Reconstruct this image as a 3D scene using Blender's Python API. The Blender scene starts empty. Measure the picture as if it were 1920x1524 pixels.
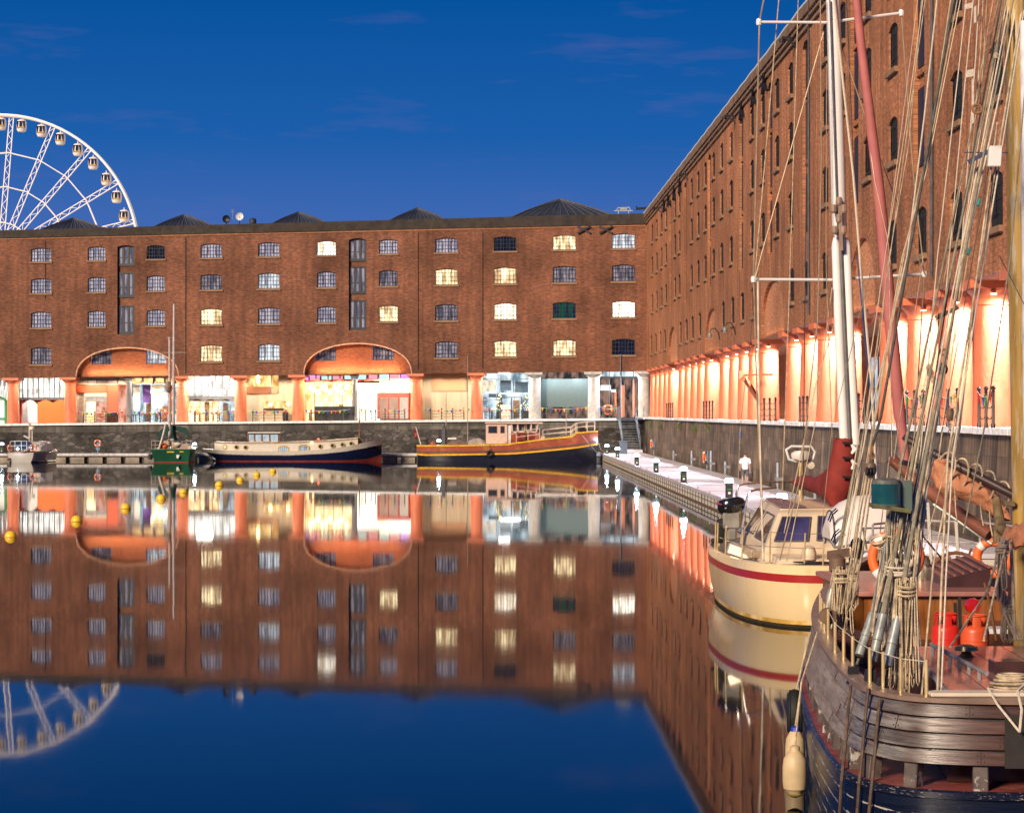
import bpy, math, random
from mathutils import Vector as V, Matrix
random.seed(7)
S = bpy.context.scene
COL = S.collection
R = math.radians
# ------------------------------------------------------------------ camera, world, sun
F = 4225.0; HX, HY = 921.0, 772.6; CZ = 4.4        # focal length and vanishing point in photo pixels, eye height over the water
cam = bpy.data.cameras.new('camera'); camo = bpy.data.objects.new('camera', cam); COL.objects.link(camo)
camo.location = (0, 0, CZ); camo.rotation_euler = (R(90), 0, 0)
cam.sensor_width = 36; cam.sensor_fit = 'HORIZONTAL'; cam.lens = F / 1920 * 36
cam.shift_x = (960 - HX) / 1920; cam.shift_y = (HY - 762) / 1920
cam.clip_start = 0.5; cam.clip_end = 6000
S.camera = camo
S.view_settings.view_transform = 'Standard'; S.view_settings.look = 'None'
S.view_settings.exposure = .1; S.view_settings.gamma = 1
S.render.engine = 'CYCLES'
S.cycles.use_denoising = True
S.cycles.max_bounces = 6; S.cycles.glossy_bounces = 4; S.cycles.diffuse_bounces = 2; S.cycles.transmission_bounces = 4
S.cycles.sample_clamp_indirect = 4; S.cycles.caustics_reflective = False; S.cycles.caustics_refractive = False
SUN_EL, SUN_AZ = R(24), R(216)                     # the low warm light comes from behind the camera, on the left
W = bpy.data.worlds.new('World'); S.world = W; W.use_nodes = True
def build_world():
    nt = W.node_tree; N = nt.nodes; L = nt.links; N.clear()
    out = N.new('ShaderNodeOutputWorld'); bg = N.new('ShaderNodeBackground')
    tc = N.new('ShaderNodeTexCoord'); sp = N.new('ShaderNodeSeparateXYZ')
    L.new(tc.outputs['Generated'], sp.inputs[0])
    cr = N.new('ShaderNodeValToRGB'); L.new(sp.outputs['Z'], cr.inputs[0])
    st = [(0, (.098, .146, .405)), (.045, (.082, .142, .410)), (.085, (.046, .130, .420)), (.12, (.010, .105, .380)), (.18, (.0, .078, .315)), (.5, (.002, .05, .19)), (1, (.002, .03, .11))]
    while len(cr.color_ramp.elements) < len(st): cr.color_ramp.elements.new(.5)
    for e, (p, c) in zip(cr.color_ramp.elements, st): e.position = p; e.color = (*c, 1)
    # thin mauve wisps of cloud
    mp = N.new('ShaderNodeMapping'); mp.inputs['Scale'].default_value = (9, 9, 55); mp.inputs['Location'].default_value = (5.2, 2.2, 2.6)
    L.new(tc.outputs['Generated'], mp.inputs[0])
    nz = N.new('ShaderNodeTexNoise'); nz.inputs['Scale'].default_value = 1.3; nz.inputs['Detail'].default_value = 5; nz.inputs['Roughness'].default_value = .6
    L.new(mp.outputs[0], nz.inputs['Vector'])
    c2 = N.new('ShaderNodeValToRGB'); c2.color_ramp.elements[0].position = .56; c2.color_ramp.elements[1].position = .86
    L.new(nz.outputs['Fac'], c2.inputs[0])
    ml = N.new('ShaderNodeMath'); ml.operation = 'MULTIPLY'; ml.inputs[1].default_value = .35; L.new(c2.outputs[0], ml.inputs[0])
    mx = N.new('ShaderNodeMix'); mx.data_type = 'RGBA'; L.new(ml.outputs[0], mx.inputs[0]); L.new(cr.outputs[0], mx.inputs[6]); mx.inputs[7].default_value = (.16, .14, .36, 1)
    # the physical twilight sky, very dim, under the gradient
    sk = N.new('ShaderNodeTexSky'); sk.sky_type = 'NISHITA'; sk.sun_disc = False; sk.sun_elevation = R(-3); sk.sun_rotation = SUN_AZ
    ad = N.new('ShaderNodeMix'); ad.data_type = 'RGBA'; ad.blend_type = 'ADD'; ad.inputs[0].default_value = .03
    L.new(mx.outputs[2], ad.inputs[6]); L.new(sk.outputs[0], ad.inputs[7])
    L.new(ad.outputs[2], bg.inputs[0]); bg.inputs[1].default_value = 1.0
    L.new(bg.outputs[0], out.inputs[0])
build_world()
sl = bpy.data.lights.new('sun', 'SUN'); sl.energy = 4.8; sl.angle = R(13); sl.color = (1, .82, .62)
so = bpy.data.objects.new('sun', sl); COL.objects.link(so)
_d = V((math.sin(SUN_AZ) * math.cos(SUN_EL), math.cos(SUN_AZ) * math.cos(SUN_EL), math.sin(SUN_EL)))
so.rotation_euler = _d.to_track_quat('Z', 'Y').to_euler(); so.location = (-30, -30, 60)

# ------------------------------------------------------------------ helpers
def px(x, y, Y):
    "the world point at distance Y that the photo shows at pixel x, y"
    return V(((x - HX) * Y / F, Y, CZ - (y - HY) * Y / F))
class MB:
    def __init__(s): s.v = []; s.f = []
    def add(s, vs, fs):
        n = len(s.v); s.v += [V(p) for p in vs]; s.f += [tuple(i + n for i in f) for f in fs]; return s
    def poly(s, *p): return s.add(p, [tuple(range(len(p)))])
    def obox(s, c, a, b, d):
        c, a, b, d = V(c), V(a), V(b), V(d)
        vs = [c + i * a + j * b + k * d for k in (-1, 1) for j in (-1, 1) for i in (-1, 1)]
        return s.add(vs, [(0, 2, 3, 1), (4, 5, 7, 6), (0, 1, 5, 4), (2, 6, 7, 3), (0, 4, 6, 2), (1, 3, 7, 5)])
    def box(s, x0, x1, y0, y1, z0, z1):
        return s.obox(((x0 + x1) / 2, (y0 + y1) / 2, (z0 + z1) / 2), ((x1 - x0) / 2, 0, 0), (0, (y1 - y0) / 2, 0), (0, 0, (z1 - z0) / 2))
    def bar(s, p0, p1, w, h, up=(0, 0, 1)):
        p0, p1 = V(p0), V(p1); a = (p1 - p0) / 2
        if a.length < 1e-6: return s
        u = V(up)
        b = a.cross(u)
        if b.length < 1e-5: b = a.cross(V((0, 1, 0)))
        b.normalize(); d = b.cross(a).normalized()
        return s.obox((p0 + p1) / 2, a, b * w / 2, d * h / 2)
    def tube(s, pts, r, n=6, caps=True):
        pts = [V(p) for p in pts]; m = len(pts); base = len(s.v)
        rr = r if isinstance(r, (list, tuple)) else [r] * m
        prev = None
        for i, p in enumerate(pts):
            t = (pts[min(i + 1, m - 1)] - pts[max(i - 1, 0)])
            if t.length < 1e-9: t = V((0, 0, 1))
            t.normalize()
            if prev is None:
                a = t.cross(V((0, 0, 1)))
                if a.length < .1: a = t.cross(V((0, 1, 0)))
            else:
                a = prev - t * prev.dot(t)
            a.normalize(); b = t.cross(a); prev = a
            for k in range(n):
                w = 2 * math.pi * k / n
                s.v.append(p + (a * math.cos(w) + b * math.sin(w)) * rr[i])
        for i in range(m - 1):
            for k in range(n):
                k2 = (k + 1) % n
                s.f.append((base + i * n + k, base + i * n + k2, base + (i + 1) * n + k2, base + (i + 1) * n + k))
        if caps:
            s.f.append(tuple(base + k for k in reversed(range(n)))); s.f.append(tuple(base + (m - 1) * n + k for k in range(n)))
        return s
    def lathe(s, prof, c=(0, 0, 0), n=16, axis='z'):
        c = V(c); base = len(s.v); m = len(prof)
        for r, z in prof:
            for k in range(n):
                w = 2 * math.pi * k / n; a, b = r * math.cos(w), r * math.sin(w)
                s.v.append(c + (V((a, b, z)) if axis == 'z' else V((a, z, b)) if axis == 'y' else V((z, a, b))))
        for i in range(m - 1):
            for k in range(n):
                k2 = (k + 1) % n
                s.f.append((base + i * n + k, base + i * n + k2, base + (i + 1) * n + k2, base + (i + 1) * n + k))
        s.f.append(tuple(base + k for k in reversed(range(n)))); s.f.append(tuple(base + (m - 1) * n + k for k in range(n)))
        return s
    def ball(s, c, r, n=12, sc=(1, 1, 1)):
        c = V(c); base = len(s.v); h = n // 2
        for i in range(1, h):
            t = math.pi * i / h
            for k in range(n):
                w = 2 * math.pi * k / n
                s.v.append(c + V((math.sin(t) * math.cos(w) * sc[0], math.sin(t) * math.sin(w) * sc[1], math.cos(t) * sc[2])) * r)
        a = len(s.v); s.v.append(c + V((0, 0, r * sc[2]))); s.v.append(c - V((0, 0, r * sc[2])))
        for k in range(n):
            k2 = (k + 1) % n
            s.f.append((a, base + k, base + k2)); s.f.append((a + 1, base + (h - 2) * n + k2, base + (h - 2) * n + k))
            for i in range(h - 2):
                s.f.append((base + i * n + k, base + (i + 1) * n + k, base + (i + 1) * n + k2, base + i * n + k2))
        return s
    def torus(s, c, r, t, u=(1, 0, 0), w=(0, 0, 1), n=20, m=8, a0=0, a1=2 * math.pi):
        c, u, w = V(c), V(u), V(w)
        full = abs(a1 - a0) > 6.28
        pts = [c + (u * math.cos(a0 + (a1 - a0) * i / n) + w * math.sin(a0 + (a1 - a0) * i / n)) * r for i in range(n if full else n + 1)]
        ax = u.cross(w); base = len(s.v); q = len(pts)
        for p in pts:
            d = (p - c).normalized()
            for k in range(m):
                g = 2 * math.pi * k / m; s.v.append(p + (d * math.cos(g) + ax * math.sin(g)) * t)
        for i in range(q if full else q - 1):
            j = (i + 1) % q
            for k in range(m):
                k2 = (k + 1) % m; s.f.append((base + i * m + k, base + i * m + k2, base + j * m + k2, base + j * m + k))
        return s
    def loft(s, rings, closed=False, caps=False):
        base = len(s.v); n = len(rings[0])
        for r in rings: s.v += [V(p) for p in r]
        for i in range(len(rings) - 1):
            for k in range(n if closed else n - 1):
                k2 = (k + 1) % n
                s.f.append((base + i * n + k, base + i * n + k2, base + (i + 1) * n + k2, base + (i + 1) * n + k))
        if caps:
            s.f.append(tuple(base + k for k in range(n))); s.f.append(tuple(base + (len(rings) - 1) * n + k for k in reversed(range(n))))
        return s
    def build(s, name, mat, parent=None, smooth=False, world=True, bevel=0, fix=False):
        me = bpy.data.meshes.new(name); vs = s.v
        if parent is not None and world:
            r = parent
            while r.parent: r = r.parent
            vs = [p - r.location for p in vs]
        me.from_pydata([tuple(p) for p in vs], [], s.f); me.update()
        if fix:
            import bmesh
            b = bmesh.new(); b.from_mesh(me); bmesh.ops.recalc_face_normals(b, faces=b.faces); b.to_mesh(me); b.free()
        if mat: me.materials.append(mat)
        if smooth:
            me.polygons.foreach_set('use_smooth', [True] * len(me.polygons)); me.set_sharp_from_angle(angle=R(40))
        o = bpy.data.objects.new(name, me); COL.objects.link(o)
        if parent is not None: o.parent = parent
        if bevel:
            m = o.modifiers.new('bevel', 'BEVEL'); m.width = bevel; m.segments = 1
        return o
def tag(o, label=None, cat=None, group=None, kind=None):
    if label: o['label'] = label
    if cat: o['category'] = cat
    if group: o['group'] = group
    if kind: o['kind'] = kind
    return o
def thing(name, label, cat, loc=(0, 0, 0), rz=0, group=None):
    o = bpy.data.objects.new(name, None); COL.objects.link(o); o.location = loc; o.rotation_euler = (0, 0, rz)
    o.empty_display_size = .2
    return tag(o, label, cat, group)
def solo(mb, name, mat, label, cat, loc, group=None, smooth=False):
    "a thing that is one mesh, its origin at loc"
    l = V(loc); mb.v = [p - l for p in mb.v]
    o = mb.build(name, mat, None, smooth); o.location = l
    return tag(o, label, cat, group)
def dup(o, parent, loc=None, rz=None, scale=None, data=None):
    c = o.copy(); COL.objects.link(c); c.parent = parent
    if loc is not None: c.location = loc
    if rz is not None: c.rotation_euler = (0, 0, rz)
    if scale is not None: c.scale = scale
    if data is not None: c.data = data
    return c
def tree_copy(o, parent=None):
    c = o.copy(); COL.objects.link(c); c.parent = parent
    for ch in list(o.children): tree_copy(ch, c)
    return c
def lamp(kind, name, loc, power, color, size=.1, aim=None, spot=None, sy=None, blend=.5, parent=None):
    l = bpy.data.lights.new(name, kind); l.energy = power; l.color = color
    if kind == 'AREA':
        l.size = size
        if sy: l.shape = 'RECTANGLE'; l.size_y = sy
    else: l.shadow_soft_size = size
    if kind == 'SPOT': l.spot_size = R(spot or 90); l.spot_blend = blend
    o = bpy.data.objects.new(name, l); COL.objects.link(o); o.location = loc
    if aim is not None: o.rotation_euler = (V(aim) - V(loc)).to_track_quat('-Z', 'Y').to_euler()
    return o
# ------------------------------------------------------------------ materials
MATS = {}
def mat(name, col, rough=.6, metal=0, var=.25, vs=4.0, bump=0, bs=40, emit=None, es=0, coat=0, stretch=None, col2=None, c2lo=.5, c2hi=.7, c2s=6, spec=.5):
    "plain procedural surface: a base colour that varies with noise, optional second colour in patches (wear), optional bump"
    if name in MATS: return MATS[name]
    m = bpy.data.materials.new(name); m.use_nodes = True; MATS[name] = m
    nt = m.node_tree; N = nt.nodes; L = nt.links; b = N['Principled BSDF']
    b.inputs['Roughness'].default_value = rough; b.inputs['Metallic'].default_value = metal
    b.inputs['Coat Weight'].default_value = coat; b.inputs['Coat Roughness'].default_value = .15
    b.inputs['Specular IOR Level'].default_value = spec
    tc = N.new('ShaderNodeTexCoord'); mp = N.new('ShaderNodeMapping')
    L.new(tc.outputs['Object'], mp.inputs[0])
    if stretch: mp.inputs['Scale'].default_value = stretch
    nz = N.new('ShaderNodeTexNoise'); nz.inputs['Scale'].default_value = vs; nz.inputs['Detail'].default_value = 4
    L.new(mp.outputs[0], nz.inputs['Vector'])
    mr = N.new('ShaderNodeMapRange'); mr.inputs[1].default_value = .3; mr.inputs[2].default_value = .7; mr.inputs[3].default_value = 1 - var; mr.inputs[4].default_value = 1 + var
    L.new(nz.outputs['Fac'], mr.inputs[0])
    mx = N.new('ShaderNodeMix'); mx.data_type = 'RGBA'; mx.blend_type = 'MULTIPLY'; mx.inputs[0].default_value = 1
    mx.inputs[6].default_value = (*col, 1); L.new(mr.outputs[0], mx.inputs[7])
    res = mx.outputs[2]
    if col2:
        n2 = N.new('ShaderNodeTexNoise'); n2.inputs['Scale'].default_value = c2s; n2.inputs['Detail'].default_value = 6; n2.inputs['Roughness'].default_value = .65
        L.new(mp.outputs[0], n2.inputs['Vector'])
        r2 = N.new('ShaderNodeMapRange'); r2.inputs[1].default_value = c2lo; r2.inputs[2].default_value = c2hi; L.new(n2.outputs['Fac'], r2.inputs[0])
        m2 = N.new('ShaderNodeMix'); m2.data_type = 'RGBA'; L.new(r2.outputs[0], m2.inputs[0]); L.new(res, m2.inputs[6]); m2.inputs[7].default_value = (*col2, 1)
        res = m2.outputs[2]
    L.new(res, b.inputs['Base Color'])
    if bump:
        n3 = N.new('ShaderNodeTexNoise'); n3.inputs['Scale'].default_value = bs; n3.inputs['Detail'].default_value = 3; L.new(mp.outputs[0], n3.inputs['Vector'])
        bp = N.new('ShaderNodeBump'); bp.inputs['Strength'].default_value = bump; bp.inputs['Distance'].default_value = .03
        L.new(n3.outputs['Fac'], bp.inputs['Height']); L.new(bp.outputs[0], b.inputs['Normal'])
    if emit:
        b.inputs['Emission Color'].default_value = (*emit, 1); b.inputs['Emission Strength'].default_value = es
    return m
def brick(name, ax, c1, c2, mo, w=.24, h=.08, mortar=.012, big=.3, rough=.85, stain=None, bump=.3, sa=.8, ss=(2.2, .12)):
    "coursed masonry in world metres on the plane of axis ax and Z"
    m = bpy.data.materials.new(name); m.use_nodes = True; MATS[name] = m
    nt = m.node_tree; N = nt.nodes; L = nt.links; b = N['Principled BSDF']; b.inputs['Roughness'].default_value = rough
    b.inputs['Specular IOR Level'].default_value = .25
    g = N.new('ShaderNodeNewGeometry'); sp = N.new('ShaderNodeSeparateXYZ'); L.new(g.outputs['Position'], sp.inputs[0])
    cb = N.new('ShaderNodeCombineXYZ'); L.new(sp.outputs[ax], cb.inputs[0]); L.new(sp.outputs['Z'], cb.inputs[1])
    bt = N.new('ShaderNodeTexBrick'); L.new(cb.outputs[0], bt.inputs['Vector'])
    for k, v in (('Scale', 1), ('Mortar Size', mortar), ('Mortar Smooth', .3), ('Bias', -.1), ('Brick Width', w), ('Row Height', h)): bt.inputs[k].default_value = v
    bt.inputs['Color1'].default_value = (*c1, 1); bt.inputs['Color2'].default_value = (*c2, 1); bt.inputs['Mortar'].default_value = (*mo, 1)
    # patches of darker bricks, a stretched noise the size of a few bricks
    mp = N.new('ShaderNodeMapping'); mp.inputs['Scale'].default_value = (1 / (w * 1.6), 1 / (h * 1.3), 1); L.new(cb.outputs[0], mp.inputs[0])
    n1 = N.new('ShaderNodeTexNoise'); n1.inputs['Scale'].default_value = 1; n1.inputs['Detail'].default_value = 3; L.new(mp.outputs[0], n1.inputs['Vector'])
    r1 = N.new('ShaderNodeMapRange'); r1.inputs[1].default_value = .35; r1.inputs[2].default_value = .68; r1.inputs[3].default_value = .72; r1.inputs[4].default_value = 1.24
    L.new(n1.outputs['Fac'], r1.inputs[0])
    n2 = N.new('ShaderNodeTexNoise'); n2.inputs['Scale'].default_value = .22; n2.inputs['Detail'].default_value = 5; n2.inputs['Roughness'].default_value = .6; L.new(g.outputs['Position'], n2.inputs['Vector'])
    r2 = N.new('ShaderNodeMapRange'); r2.inputs[1].default_value = .3; r2.inputs[2].default_value = .7; r2.inputs[3].default_value = 1 - big; r2.inputs[4].default_value = 1 + big
    L.new(n2.outputs['Fac'], r2.inputs[0])
    ml = N.new('ShaderNodeMath'); ml.operation = 'MULTIPLY'; L.new(r1.outputs[0], ml.inputs[0]); L.new(r2.outputs[0], ml.inputs[1])
    mx = N.new('ShaderNodeMix'); mx.data_type = 'RGBA'; mx.blend_type = 'MULTIPLY'; mx.inputs[0].default_value = 1
    L.new(bt.outputs['Color'], mx.inputs[6]); L.new(ml.outputs[0], mx.inputs[7])
    res = mx.outputs[2]
    if stain:   # vertical run-down streaks
        m3 = N.new('ShaderNodeMapping'); m3.inputs['Scale'].default_value = (*ss, 1); L.new(cb.outputs[0], m3.inputs[0])
        n3 = N.new('ShaderNodeTexNoise'); n3.inputs['Scale'].default_value = 1; n3.inputs['Detail'].default_value = 5; L.new(m3.outputs[0], n3.inputs['Vector'])
        r3 = N.new('ShaderNodeMapRange'); r3.inputs[1].default_value = .42; r3.inputs[2].default_value = .66; r3.inputs[4].default_value = sa; L.new(n3.outputs['Fac'], r3.inputs[0])
        x3 = N.new('ShaderNodeMix'); x3.data_type = 'RGBA'; L.new(r3.outputs[0], x3.inputs[0]); L.new(res, x3.inputs[6]); x3.inputs[7].default_value = (*stain, 1)
        res = x3.outputs[2]
    L.new(res, b.inputs['Base Color'])
    bp = N.new('ShaderNodeBump'); bp.inputs['Strength'].default_value = bump; bp.inputs['Distance'].default_value = .02; bp.invert = True
    L.new(bt.outputs['Fac'], bp.inputs['Height']); L.new(bp.outputs[0], b.inputs['Normal'])
    return m
def glow(name, col, s, var=0, vs=3.0, col2=None):
    "a surface that gives off light: a lamp, a lit window"
    m = bpy.data.materials.new(name); m.use_nodes = True; MATS[name] = m
    nt = m.node_tree; N = nt.nodes; L = nt.links; N.remove(N['Principled BSDF'])
    e = N.new('ShaderNodeEmission'); e.inputs[0].default_value = (*col, 1); e.inputs[1].default_value = s
    L.new(e.outputs[0], N['Material Output'].inputs[0])
    if col2 or var:
        g = N.new('ShaderNodeNewGeometry'); mp = N.new('ShaderNodeMapping'); mp.inputs['Scale'].default_value = (1, 1, .45); L.new(g.outputs['Position'], mp.inputs[0])
        nz = N.new('ShaderNodeTexNoise'); nz.inputs['Scale'].default_value = vs; nz.inputs['Detail'].default_value = 3; L.new(mp.outputs[0], nz.inputs['Vector'])
        cr = N.new('ShaderNodeValToRGB'); cr.color_ramp.elements[0].position = .36; cr.color_ramp.elements[1].position = .62
        cr.color_ramp.elements[0].color = (*(col2 or tuple(c * (1 - var) for c in col)), 1); cr.color_ramp.elements[1].color = (*col, 1)
        L.new(nz.outputs['Fac'], cr.inputs[0]); L.new(cr.outputs[0], e.inputs[0])
    return m
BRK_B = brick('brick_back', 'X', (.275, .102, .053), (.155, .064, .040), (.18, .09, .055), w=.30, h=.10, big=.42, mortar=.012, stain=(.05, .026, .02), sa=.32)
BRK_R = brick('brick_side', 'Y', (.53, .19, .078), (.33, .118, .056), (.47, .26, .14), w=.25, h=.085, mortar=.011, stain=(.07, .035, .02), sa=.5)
BRK_O = brick('brick_arch', 'X', (.33, .09, .035), (.23, .066, .03), (.18, .08, .045))
STN_B = brick('dock_stone_back', 'X', (.14, .122, .105), (.062, .056, .052), (.035, .032, .03), w=.85, h=.38, mortar=.04, big=.45, stain=(.035, .033, .032), bump=.5)
def rubble(name):
    "random rubble: squashed stones of mixed size with dark joints, larger squared blocks in the top course"
    m = bpy.data.materials.new(name); m.use_nodes = True; MATS[name] = m; nt = m.node_tree; N = nt.nodes; L = nt.links; b = N['Principled BSDF']; b.inputs['Roughness'].default_value = .85; b.inputs['Specular IOR Level'].default_value = .25
    g = N.new('ShaderNodeNewGeometry'); nz = N.new('ShaderNodeTexNoise'); nz.inputs['Scale'].default_value = 1.2; L.new(g.outputs['Position'], nz.inputs['Vector'])
    mxv = N.new('ShaderNodeMix'); mxv.data_type = 'VECTOR'; mxv.inputs[0].default_value = .12; L.new(g.outputs['Position'], mxv.inputs[4]); L.new(nz.outputs['Color'], mxv.inputs[5])
    mp = N.new('ShaderNodeMapping'); mp.inputs['Scale'].default_value = (1.9, .02, 3.8); L.new(mxv.outputs[1], mp.inputs[0])
    v1 = N.new('ShaderNodeTexVoronoi'); v1.distance = 'CHEBYCHEV'; v1.inputs['Scale'].default_value = 1; L.new(mp.outputs[0], v1.inputs['Vector'])
    v2 = N.new('ShaderNodeTexVoronoi'); v2.feature = 'DISTANCE_TO_EDGE'; v2.inputs['Scale'].default_value = 1; L.new(mp.outputs[0], v2.inputs['Vector'])
    sp = N.new('ShaderNodeSeparateColor'); L.new(v1.outputs['Color'], sp.inputs[0]); cr = N.new('ShaderNodeValToRGB'); e = cr.color_ramp.elements; e[0].color = (.055, .048, .044, 1); e[1].color = (.15, .132, .115, 1); e[1].position = .97; k = e.new(.6); k.color = (.085, .076, .068, 1); L.new(sp.outputs[0], cr.inputs[0])
    r = N.new('ShaderNodeMapRange'); r.inputs[2].default_value = .07; L.new(v2.outputs['Distance'], r.inputs[0])
    n2 = N.new('ShaderNodeTexNoise'); n2.inputs['Scale'].default_value = .25; n2.inputs['Detail'].default_value = 6; L.new(g.outputs['Position'], n2.inputs['Vector']); r2 = N.new('ShaderNodeMapRange'); r2.inputs[1].default_value = .35; r2.inputs[2].default_value = .65; r2.inputs[3].default_value = .45; r2.inputs[4].default_value = 1.25; L.new(n2.outputs['Fac'], r2.inputs[0])
    m1 = N.new('ShaderNodeMix'); m1.data_type = 'RGBA'; L.new(r.outputs[0], m1.inputs[0]); m1.inputs[6].default_value = (.035, .032, .03, 1); L.new(cr.outputs[0], m1.inputs[7])
    m2 = N.new('ShaderNodeMix'); m2.data_type = 'RGBA'; m2.blend_type = 'MULTIPLY'; m2.inputs[0].default_value = 1; L.new(m1.outputs[2], m2.inputs[6]); L.new(r2.outputs[0], m2.inputs[7]); L.new(m2.outputs[2], b.inputs['Base Color'])
    bp = N.new('ShaderNodeBump'); bp.inputs['Strength'].default_value = .6; bp.inputs['Distance'].default_value = .05; L.new(r.outputs[0], bp.inputs['Height']); L.new(bp.outputs[0], b.inputs['Normal'])
    return m
RUB = rubble('rubble_masonry')
STN_R = brick('dock_stone_side', 'Y', (.235, .155, .098), (.13, .09, .06), (.11, .08, .056), w=1.5, h=.62, mortar=.014, big=.45, stain=(.04, .03, .024), bump=.5, sa=.9, ss=(4.5, .16))
COPE = mat('coping_granite', (.84, .82, .80), .7, bump=.3, bs=12)
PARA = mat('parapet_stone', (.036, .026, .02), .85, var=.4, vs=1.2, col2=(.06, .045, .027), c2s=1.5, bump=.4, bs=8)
SAND = mat('sandstone', (.27, .155, .085), .8, var=.25, vs=2)
IRON = mat('black_iron', (.015, .015, .018), .45, var=.2)
SALM = mat('salmon_column_paint', (.72, .19, .082), .5, var=.14, spec=.7, vs=3, bump=.45, bs=14, stretch=(1, 1, .5))
WHST = mat('white_column_stone', (.55, .52, .48), .75, var=.2, vs=3, bump=.8, bs=9)
GREYC = mat('grey_column_iron', (.25, .24, .25), .5, var=.15)
SLATE = mat('roof_slate', (.032, .036, .05), .6, var=.3, vs=2)
PAVE = mat('quay_paving', (.46, .44, .42), .75, var=.2, vs=1.5)
WHITE = mat('white_paint', (.75, .73, .70), .4, var=.06)
# ------------------------------------------------------------------ water, ground
def water():
    m = bpy.data.materials.new('dock_water'); m.use_nodes = True
    nt = m.node_tree; N = nt.nodes; L = nt.links; b = N['Principled BSDF']
    b.inputs['Base Color'].default_value = (.0015, .004, .012, 1); b.inputs['Roughness'].default_value = .029; b.inputs['IOR'].default_value = 1.27
    g = N.new('ShaderNodeNewGeometry'); mp = N.new('ShaderNodeMapping'); mp.inputs['Scale'].default_value = (.9, .25, 1); L.new(g.outputs['Position'], mp.inputs[0])
    nz = N.new('ShaderNodeTexNoise'); nz.inputs['Scale'].default_value = 1.0; nz.inputs['Detail'].default_value = 3; L.new(mp.outputs[0], nz.inputs['Vector'])
    n5 = N.new('ShaderNodeTexNoise'); n5.inputs['Scale'].default_value = .045; n5.inputs['Detail'].default_value = 5; L.new(g.outputs['Position'], n5.inputs['Vector'])
    r5 = N.new('ShaderNodeMapRange'); r5.inputs[1].default_value = .38; r5.inputs[2].default_value = .66; r5.inputs[3].default_value = .020; r5.inputs[4].default_value = .046; L.new(n5.outputs['Fac'], r5.inputs[0]); L.new(r5.outputs[0], b.inputs['Roughness'])
    bp = N.new('ShaderNodeBump'); bp.inputs['Strength'].default_value = .07; bp.inputs['Distance'].default_value = .02
    L.new(nz.outputs['Fac'], bp.inputs['Height']); L.new(bp.outputs[0], b.inputs['Normal'])
    o = MB().poly((-260, -60, 0), (15.2, -60, 0), (15.2, 260, 0), (-260, 260, 0)).build('water', m)
    tag(o, 'still dark dock water mirroring the lit warehouses', 'water', kind='structure')
water()
# the back wall stands on a slightly turned line; t runs left along it, nin into the building
A0 = V((15.05, 218, 0)); T = V((-.99042, .13810, 0)); NIN = V((.13810, .99042, 0))
BRZ = math.atan2(-.13810, .99042)
def bw(x, y, d=0):
    a = A0 + NIN * d; k = (x - HX) / F
    u = (k * a.y - a.x) / (T.x - k * T.y); p = a + T * u
    return V((p.x, p.y, CZ - (y - HY) * p.y / F))
def y_top(x): return 432 - 32 * x / 1210
def y_pb(x): return 448 - 26 * x / 1210
def y_band(x): return 633 - 17 * x / 1210
def y_beam(x): return 708.8 - 13 * x / 1210
def y_quay(x): return 794.2 - 10.7 * x / 1213
def row(i, x):   # top and bottom of window row i at x
    a = [(465, 491), (522, 550), (584.5, 614.6), (651, 683)][i]; b = [(438, 466), (496, 527.5), (564, 595), (635, 665.5)][i]
    f = (x - 77) / 1092
    return a[0] + (b[0] - a[0]) * f, a[1] + (b[1] - a[1]) * f
def brect(mb, x0, x1, y0, y1, d0, d1):
    "a block on the back building: its front face at depth d0 covers these photo pixels"
    xm, ym = (x0 + x1) / 2, (y0 + y1) / 2
    pl, pr = bw(x0, ym, d0), bw(x1, ym, d0); zt, zb = bw(xm, y0, d0).z, bw(xm, y1, d0).z
    c = (pl + pr) / 2; c.z = (zt + zb) / 2
    a = (pr - pl) / 2; a.z = 0
    return mb.obox(c + NIN * (d1 - d0) / 2, a, NIN * (d1 - d0) / 2, (0, 0, (zt - zb) / 2))
# ------------------------------------------------------------------ window masters (unit width and height)
def pane_mat(name, c1, c2, rough=.12, em=None, es=0):
    "curtains and blinds seen through old glass"
    m = bpy.data.materials.new(name); m.use_nodes = True
    nt = m.node_tree; N = nt.nodes; L = nt.links; b = N['Principled BSDF']; b.inputs['Roughness'].default_value = rough
    g = N.new('ShaderNodeNewGeometry'); mp = N.new('ShaderNodeMapping'); mp.inputs['Scale'].default_value = (2.6, 2.6, .6); L.new(g.outputs['Position'], mp.inputs[0])
    nz = N.new('ShaderNodeTexNoise'); nz.inputs['Scale'].default_value = 1; nz.inputs['Detail'].default_value = 2; L.new(mp.outputs[0], nz.inputs['Vector'])
    cr = N.new('ShaderNodeValToRGB'); cr.color_ramp.elements[0].position = .40; cr.color_ramp.elements[1].position = .60
    cr.color_ramp.elements[0].color = (*c2, 1); cr.color_ramp.elements[1].color = (*c1, 1); L.new(nz.outputs['Fac'], cr.inputs[0])
    L.new(cr.outputs[0], b.inputs['Base Color'])
    if em:
        L.new(cr.outputs[0], b.inputs['Emission Color']); b.inputs['Emission Strength'].default_value = es
    return m
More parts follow.
